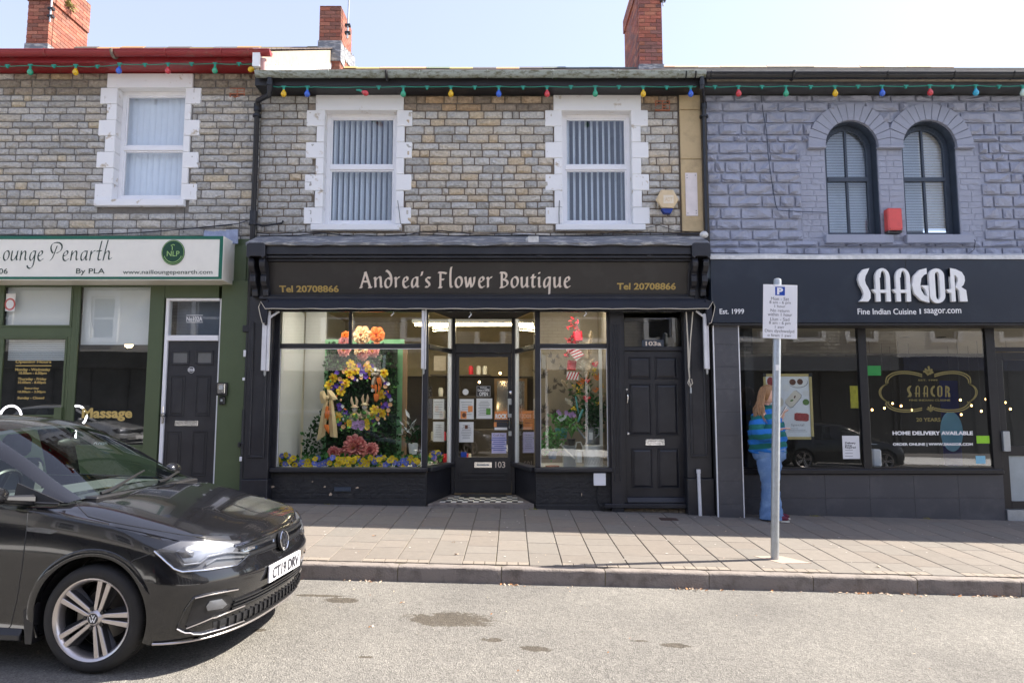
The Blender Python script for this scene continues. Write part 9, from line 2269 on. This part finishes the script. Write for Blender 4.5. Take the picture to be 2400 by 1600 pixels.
# arch flares following the body side
def hit_s(x, z, s_):
 h = full_bvh.ray_cast(Vector((x, 2*s_, z)), Vector((0, -s_, 0))); return h[0]
for xw in (WX, WXR):
 for s_ in (-1, 1):
  b = MB(); n = 36; g = []
  for k in range(n+1):
   a = R(-22+224*k/n); ring = []
   for (r_, o) in ((.35, -.012), (.35, .003), (.356, .0045), (.388, .003), (.396, -.001)):
    x, z = xw+r_*math.cos(a), WZ+.017+r_*math.sin(a); h = hit_s(x, max(z, .2), s_)
    y = h.y if h is not None else .86*s_
    ring.append(b.bm.verts.new((x, y+o*s_, z)))
   g.append(ring)
  for k in range(n):
   for j in range(4): b.bm.faces.new((g[k][j], g[k+1][j], g[k+1][j+1], g[k][j+1]))
  b.build('arch_flare', M['car'], car, smooth=True, ang=30)
for s_ in (-1, 1):
 MB().prism([(-1.2, s_*.86, .16), (-1.2, s_*.885, .17), (-1.2, s_*.885, .2), (-1.2, s_*.86, .235)], (-1.75, 0, 0)).build('side_skirt', M['car_trim'], car, bevel=.004)
 MB().hexa([(-1.17, s_*.7, .15), (-1.13, s_*.7, .15), (-1.13, s_*.87, .15), (-1.17, s_*.87, .15), (-1.2, s_*.7, .34), (-1.13, s_*.7, .4), (-1.13, s_*.87, .4), (-1.2, s_*.87, .34)]).build('mud_guard', M['car_trim'], car)
# greenhouse
def gh():
 st = []   # x centre, z centre, y cant, z drop, sweep
 for (x, zc, yr) in ((-1.0, .985, .70), (-1.2, 1.105, .672), (-1.4, 1.218, .64), (-1.6, 1.318, .608), (-1.76, 1.392, .582), (-1.9, 1.43, .57), (-2.1, 1.452, .562), (-2.4, 1.462, .556), (-2.8, 1.455, .55), (-3.2, 1.43, .54), (-3.5, 1.395, .53), (-3.62, 1.36, .52), (-3.72, 1.25, .54), (-3.82, 1.12, .58), (-3.9, .96, .64)):
  st.append((x, zc, yr))
 return st
ST = gh()
def belt(x): return tab(x, [(-4, .95), (-2, .945), (-1.3, .93), (-1.06, .945)])
pts3 = {}
NT, NS = 10, 8
def ghp(i, j):
 x, zc, yr = ST[i]
 if j <= NT:
  v = j/NT; y = yr*v; drop = .045*v**2+(.02*v**8)
  if i == 0: drop = .03*v*v
  sweep = .08*v*v if i <= 4 else .05*v*v*max(0, 1-(i-4)/2)
  return Vector((x-sweep, y, zc-drop))
 v = (j-NT)/NS; c = ghp(i, NT); xb = c.x; zb = belt(xb)
 if zb > c.z: zb = c.z-.0
 yb = .745 if i > 0 else .705
 return Vector((xb, lerp(c.y, yb, v)+.012*math.sin(math.pi*v), lerp(c.z, zb, v)))
def region(i, j):
 x = (ghp(i, j).x+ghp(i+1, j).x)/2
 if j < NT:
  if i < 4: return 'windscreen' if j < NT-1 else 'pillar'
  if i >= 11 and i < 13 and j < NT-2: return 'rear_window'
  return 'roof'
 if j == NT: return 'pillar' if i < 4 else 'roof'
 if i < 1: return 'pillar'
 if -2.26 < x < -2.16: return 'pillar_b'
 if i >= 10: return 'pillar_r'
 return 'side_window'
REG = {}
# split each region into its own mesh, both sides
for s_ in (1, -1):
 for i in range(len(ST)-1):
  for j in range(NT+NS):
   r_ = region(i, j); key = (r_, s_ if r_ in ('side_window', 'pillar', 'pillar_b', 'pillar_r') else 0)
   mb = REG.setdefault(key, MB())
   q = [ghp(i, j), ghp(i+1, j), ghp(i+1, j+1), ghp(i, j+1)]; vs = []
   for p in q:
    p = (p.x, p.y*s_, p.z)
    if p not in vs: vs.append(p)
   if len(vs) > 2: mb.face(vs)
allv, allf = [], []
for (r_, s_), mb in REG.items():
 bmesh.ops.remove_doubles(mb.bm, verts=mb.bm.verts[:], dist=1e-4); bmesh.ops.dissolve_degenerate(mb.bm, dist=1e-5, edges=mb.bm.edges[:])
 mb.bm.verts.index_update(); off = len(allv)
 if r_ == 'windscreen': ws_bvh = BVHTree.FromBMesh(mb.bm)
 gl_ = r_ in ('windscreen', 'side_window', 'rear_window')
 mb.build('pillar' if r_[:6] == 'pillar' else r_, M['screen_glass'] if gl_ else M['car'], car, smooth=True)
ws = [o for o in car.children if o.name.startswith('windscreen')][0]
# dark screen border, wipers, dashboard, seats, steering wheel
def wsp(u, v):      # across (-1..1), up (0..1)
 t = v*4; i = min(3, int(t)); f_ = t-i; j = abs(u)*NT; k = min(NT-1, int(j)); g_ = j-k
 p = ghp(i, k).lerp(ghp(i, k+1), g_).lerp(ghp(i+1, k).lerp(ghp(i+1, k+1), g_), f_); return Vector((p.x, p.y*(1 if u >= 0 else -1), p.z))
b = MB()
for (u0, u1, v0, v1, nu, nv) in ((-.93, .93, 0, .05, 20, 1), (-.93, .93, .95, 1, 20, 1), (-.93, -.89, .05, .95, 1, 8), (.89, .93, .05, .95, 1, 8)):
 for a in range(nu):
  for c in range(nv):
   uu = [lerp(u0, u1, a/nu), lerp(u0, u1, (a+1)/nu)]; vv = [lerp(v0, v1, c/nv), lerp(v0, v1, (c+1)/nv)]
   b.face([wsp(uu[0], vv[0])-Vector((.003, 0, .003)), wsp(uu[1], vv[0])-Vector((.003, 0, .003)), wsp(uu[1], vv[1])-Vector((.003, 0, .003)), wsp(uu[0], vv[1])-Vector((.003, 0, .003))])
b.build('screen_border', M['cable'], ws, recalc=False)
up = Vector((.02, 0, .022))
for (a, c) in (((-.72, -.02), (.12, .16)), ((.1, -.02), (.8, .1))):
 P = [wsp(lerp(a[0], c[0], t), max(0, lerp(a[1], c[1], t)))+up*(1+1.2*math.sin(math.pi*min(1, t*1.0)))*.6 for t in [k/8 for k in range(9)]]
 wpr = MB().tube(P, [.011, .012, .012, .01, .009, .008, .008, .007, .006], 6).build('wiper', M['car_trim'], car, smooth=True)
box('cowl', (-1.1, -.98, -.6, .6, .93, .972), M['car_trim'], car, bevel=.01)
MB().hexa([(-1.75, -.68, .8), (-1.05, -.66, .85), (-1.05, .66, .85), (-1.75, .68, .8), (-1.72, -.68, .955), (-1.1, -.62, .955), (-1.1, .62, .955), (-1.72, .68, .955)]).build('dashboard', M['seat'], car, bevel=.02)
for y in (-.36, .36):
 MB().box(-2.45, -2.3, y-.25, y+.25, .45, 1.1).box(-2.42, -2.32, y-.13, y+.13, 1.12, 1.3).box(-2.35, -1.9, y-.25, y+.25, .35, .5).build('seat', M['seat'], car, bevel=.04)
sw = MB(); c = Vector((-1.88, -.36, .93)); ax = Vector((-.9, 0, .44)).normalized(); u = Vector((0, 1, 0)); w = ax.cross(u)
sw.tube([c+(u*math.cos(2*math.pi*k/24)+w*math.sin(2*math.pi*k/24))*.18 for k in range(25)], .014, 6, caps=False).tube([c-u*.18, c, c+u*.18], .02, 6).tube([c, c-w*-.18 if False else c+w*(-.17)], .02, 6).ball(c, .05, 8); sw.build('steering_wheel', M['car_trim'], car, smooth=True)
MB().ball((-1.66, 0, 1.27), .05, 8, (.4, 2.4, .7)).tube([(-1.66, 0, 1.29), (-1.62, 0, 1.35)], .01, 6).build('rear_view_mirror', M['cable'], car, smooth=True)
box('floor_pan', (-3.6, -1.3, -.8, .8, .2, .25), M['seat'], car); box('bulkhead', (-3.62, -3.58, -.7, .7, .25, .95), M['seat'], car)
# paper slip on the dash
# door mirrors
for s_ in (-1, 1):
 b = MB(); b.ball((-1.4, s_*.93, 1.0), .08, 12, (.75, 1.2, .72)); mr_ = b.build('door_mirror', M['car'], car, smooth=True)
 MB().tube([(-1.3, s_*.745, .96), (-1.38, s_*.88, .98)], [.035, .022], 8).build('mirror_arm', M['car_trim'], car, smooth=True)
 MB().prism([(-1.1, s_*.735, .952), (-1.42, s_*.748, .952), (-1.42, s_*.725, 1.06)], (0, s_*.012, 0)).build('quarter_trim', M['car_trim'], car)
 MB().tube([(-1.12, s_*.756, .945), (-2, s_*.764, .95), (-3.5, s_*.762, .955)], .009, 6).build('window_seal', M['car_trim'], car, smooth=True)
 # handles
 for x in (-2.05, -2.95): MB().tube([(x, s_*.875, .8), (x+.03, s_*.905, .805), (x+.16, s_*.905, .81), (x+.19, s_*.87, .81)], .014, 8).build('door_handle', M['car'], car, smooth=True)
 line = [(-2.19, .95), (-2.2, .6), (-2.2, .26)]
 MB().tube([(x, (hit_s(x, z, s_).y if hit_s(x, z, s_) is not None else .87*s_), z) for x, z in dens(line, 6) if z < .92], .003, 5).build('shut_line', M['cable'], car)
for s_ in (-1, 1):
 box('tail_lamp', (-4.0, -3.86, s_*.62-.12, s_*.62+.12, .72, .9), BM['red'], car, bevel=.02)
# wheels
def wheel(x, s_):
 w = empty('wheel', (x, 0, WZ), parent=car)
 Y = lambda v: v*s_     # v: distance from centreline
 t = MB(); prof = [(.232, .66), (.262, .655), (.292, .665), (.306, .69), (.3125, .725), (.3125, .80), (.309, .825), (.299, .848), (.285, .858), (.262, .862), (.244, .856), (.236, .85), (.232, .84)]
 def ring_lathe(mb, prof, seg=56, close=False):
  rs = []
  for (r_, y) in prof: rs.append([mb.bm.verts.new((x+r_*math.cos(2*math.pi*k/seg), Y(y), WZ+r_*math.sin(2*math.pi*k/seg))) for k in range(seg)])
  for i in range(len(rs)-1):
   for k in range(seg): mb.bm.faces.new((rs[i][k], rs[i][(k+1) % seg], rs[i+1][(k+1) % seg], rs[i+1][k]))
  return mb
 ring_lathe(t, prof).build('tyre', M['tyre'], w, smooth=True, ang=60)
 tr = MB()
 for k in range(64):
  a = 2*math.pi*k/64
  for (ya, yb, sh) in ((.80, .832, .012), (.70, .745, -.012)):
   P = lambda r_, a_, y: (x+r_*math.cos(a_), Y(y), WZ+r_*math.sin(a_))
   tr.face([P(.3135, a, ya), P(.3135, a+.016, ya), P(.3125 if yb > .8 else .3135, a+.016+sh, yb), P(.3125 if yb > .8 else .3135, a+sh, yb)])
 for yy in (.715, .755, .79):
  ring_lathe(tr, [(.3132, yy), (.3132, yy+.006)])
 o = tr.build('tread_grooves', M['cable'], w, recalc=False); o['kind'] = 'stuff'
 ring_lathe(MB(), [(.206, .70), (.212, .82), (.222, .846), (.229, .853), (.238, .857), (.24, .85), (.236, .835)]).build('rim', M['alloy'], w, smooth=True, ang=35)
 ring_lathe(MB(), [(.208, .66), (.205, .74), (.2, .8)]).build('rim_barrel', M['alloy_dark'], w, smooth=True)
 ring_lathe(MB(), [(.03, .70), (.15, .705), (.15, .69)]).build('brake_disc', M['disc'], w, smooth=True)
 ring_lathe(MB(), [(.001, .6), (.2, .62)]).build('hub_back', M['cable'], w)
 MB().box(x-.16, x-.07, *sorted((Y(.68), Y(.76))), WZ-.06, WZ+.07).build('brake_caliper', M['disc'], w, bevel=.01)
 for k in range(5):
  a = R(73.8+72*k)
  for side in (-1, 1):
   b = MB(); e = Vector((math.cos(a), 0, math.sin(a))); f = Vector((-math.sin(a), 0, math.cos(a)))
   P = lambda r_, q, y: Vector((x, 0, WZ))+e*r_+f*q*side+Vector((0, Y(y), 0))
   # inner edge / outer edge offsets from spoke axis
   A0, A1 = (P(.04, .004, .822), P(.235, .014, .848)); B0, B1 = (P(.045, .024, .822), P(.23, .045, .848))
   A0b, A1b = (P(.04, .004, .79), P(.235, .014, .80)); B0b, B1b = (P(.045, .03, .79), P(.225, .055, .80))
   b.hexa([A0b, A1b, B1b, B0b, A0, A1, B1, B0]); o = b.build('spoke', M['alloy'], w, bevel=.002)
   b = MB(); b.hexa([P(.05, .026, .80), P(.225, .047, .83), P(.215, .075, .79), P(.06, .04, .78), P(.05, .026, .815), P(.225, .047, .842), P(.215, .06, .80), P(.06, .034, .79)]); b.build('spoke_flank', M['alloy_dark'], w)
 for k in range(5):
  a = R(73.8+36+72*k); c = (x+.058*math.cos(a), WZ+.058*math.sin(a))
  ring = [(c[0]+.012*math.cos(q*math.pi/3), Y(.815), c[1]+.012*math.sin(q*math.pi/3)) for q in range(6)]; MB().prism(ring, (0, .012*s_, 0)).build('wheel_bolt', M['car_trim'], w)
 ring_lathe(MB(), [(.001, .835), (.034, .835), (.04, .828), (.055, .815), (.06, .79)]).build('centre_cap', M['alloy'], w, smooth=True)
 em = MB(); r_ = .028; q = r_*.9; tt = r_*.2
 def seg_(p, q2, k):
  d = Vector((q2[0]-p[0], q2[1]-p[1])).normalized(); n_ = Vector((-d.y, d.x))*tt/2; a_ = [(p[0]-n_.x, p[1]-n_.y), (q2[0]-n_.x, q2[1]-n_.y), (q2[0]+n_.x, q2[1]+n_.y), (p[0]+n_.x, p[1]+n_.y)]
  em.face([(x+u_, Y(.8372+.0002*k), WZ+v_) for u_, v_ in a_])
 for k, (p, q2) in enumerate((((-.36*q, .9*q), (0, .12*q)), ((.36*q, .9*q), (0, .12*q)), ((-.82*q, .5*q), (-.34*q, -.82*q)), ((-.34*q, -.82*q), (0, -.05*q)), ((.34*q, -.82*q), (0, -.05*q)), ((.82*q, .5*q), (.34*q, -.82*q)))): seg_(p, q2, k)
 em.build('cap_emblem', M['white'], w, recalc=False)
 MB().prism([(x+.031*math.cos(2*math.pi*k/20), Y(.8362), WZ+.031*math.sin(2*math.pi*k/20)) for k in range(20)], (0, .0004*s_, 0)).build('cap_face', M['alloy_dark'], w)
for x in (WX, WXR):
 for s_ in (-1, 1): wheel(x, s_)
car_silver = mat('silver_car_paint', (.55, .56, .58), .3, .5, coat=1)
def setcar(c, x, y, th, paint=None, lab=None):
 c.location = (x, y, rz(x, y)); c.scale = (CS,)*3
 c.rotation_mode = 'QUATERNION'
 c.rotation_quaternion = (Matrix.Rotation(math.atan(SL), 4, 'Y') @ Matrix.Rotation(th, 4, 'Z')).to_quaternion()
 if lab: c['label'] = lab
 if paint:
  for o in c.children:
   if o.type == 'MESH' and o.material_slots and o.material_slots[0].material == M['car']:
    o.material_slots[0].link = 'OBJECT'; o.material_slots[0].material = paint
c2_ = copy_tree(car); setcar(c2_, -11.6, -3.0, 0, car_silver, 'silver hatchback parked across the street, seen only in the shop glass')
c3_ = copy_tree(car); setcar(c3_, 11.9, -3.0, 0, None, 'black hatchback parked across the street, mirrored in the restaurant window')
c4_ = copy_tree(car); setcar(c4_, -.6, -3.1, 0, None, 'black hatchback parked across the street, mirrored in the flower shop window')
setcar(car, CRX, CRY, CTH); car.location.z = CRZ
# brand-free number plates on the mirrored cars stay blank
for c in (c2_, c3_, c4_):
 for o in list(c.children):
  if o.name.startswith('number_plate'):
   for q in list(o.children): bpy.data.objects.remove(q)
# steering lock of the mirrored cars is not needed
# painted bay line beside the near wheel
ln = MB(); ln.face([(x, y, rz(x, y)+.004) for x, y in ((-7, 3.72), (-2.72, 3.72), (-2.72, 3.82), (-7, 3.82))])
tag(ln.build('painted_line', M['white'], recalc=False), kind='structure')
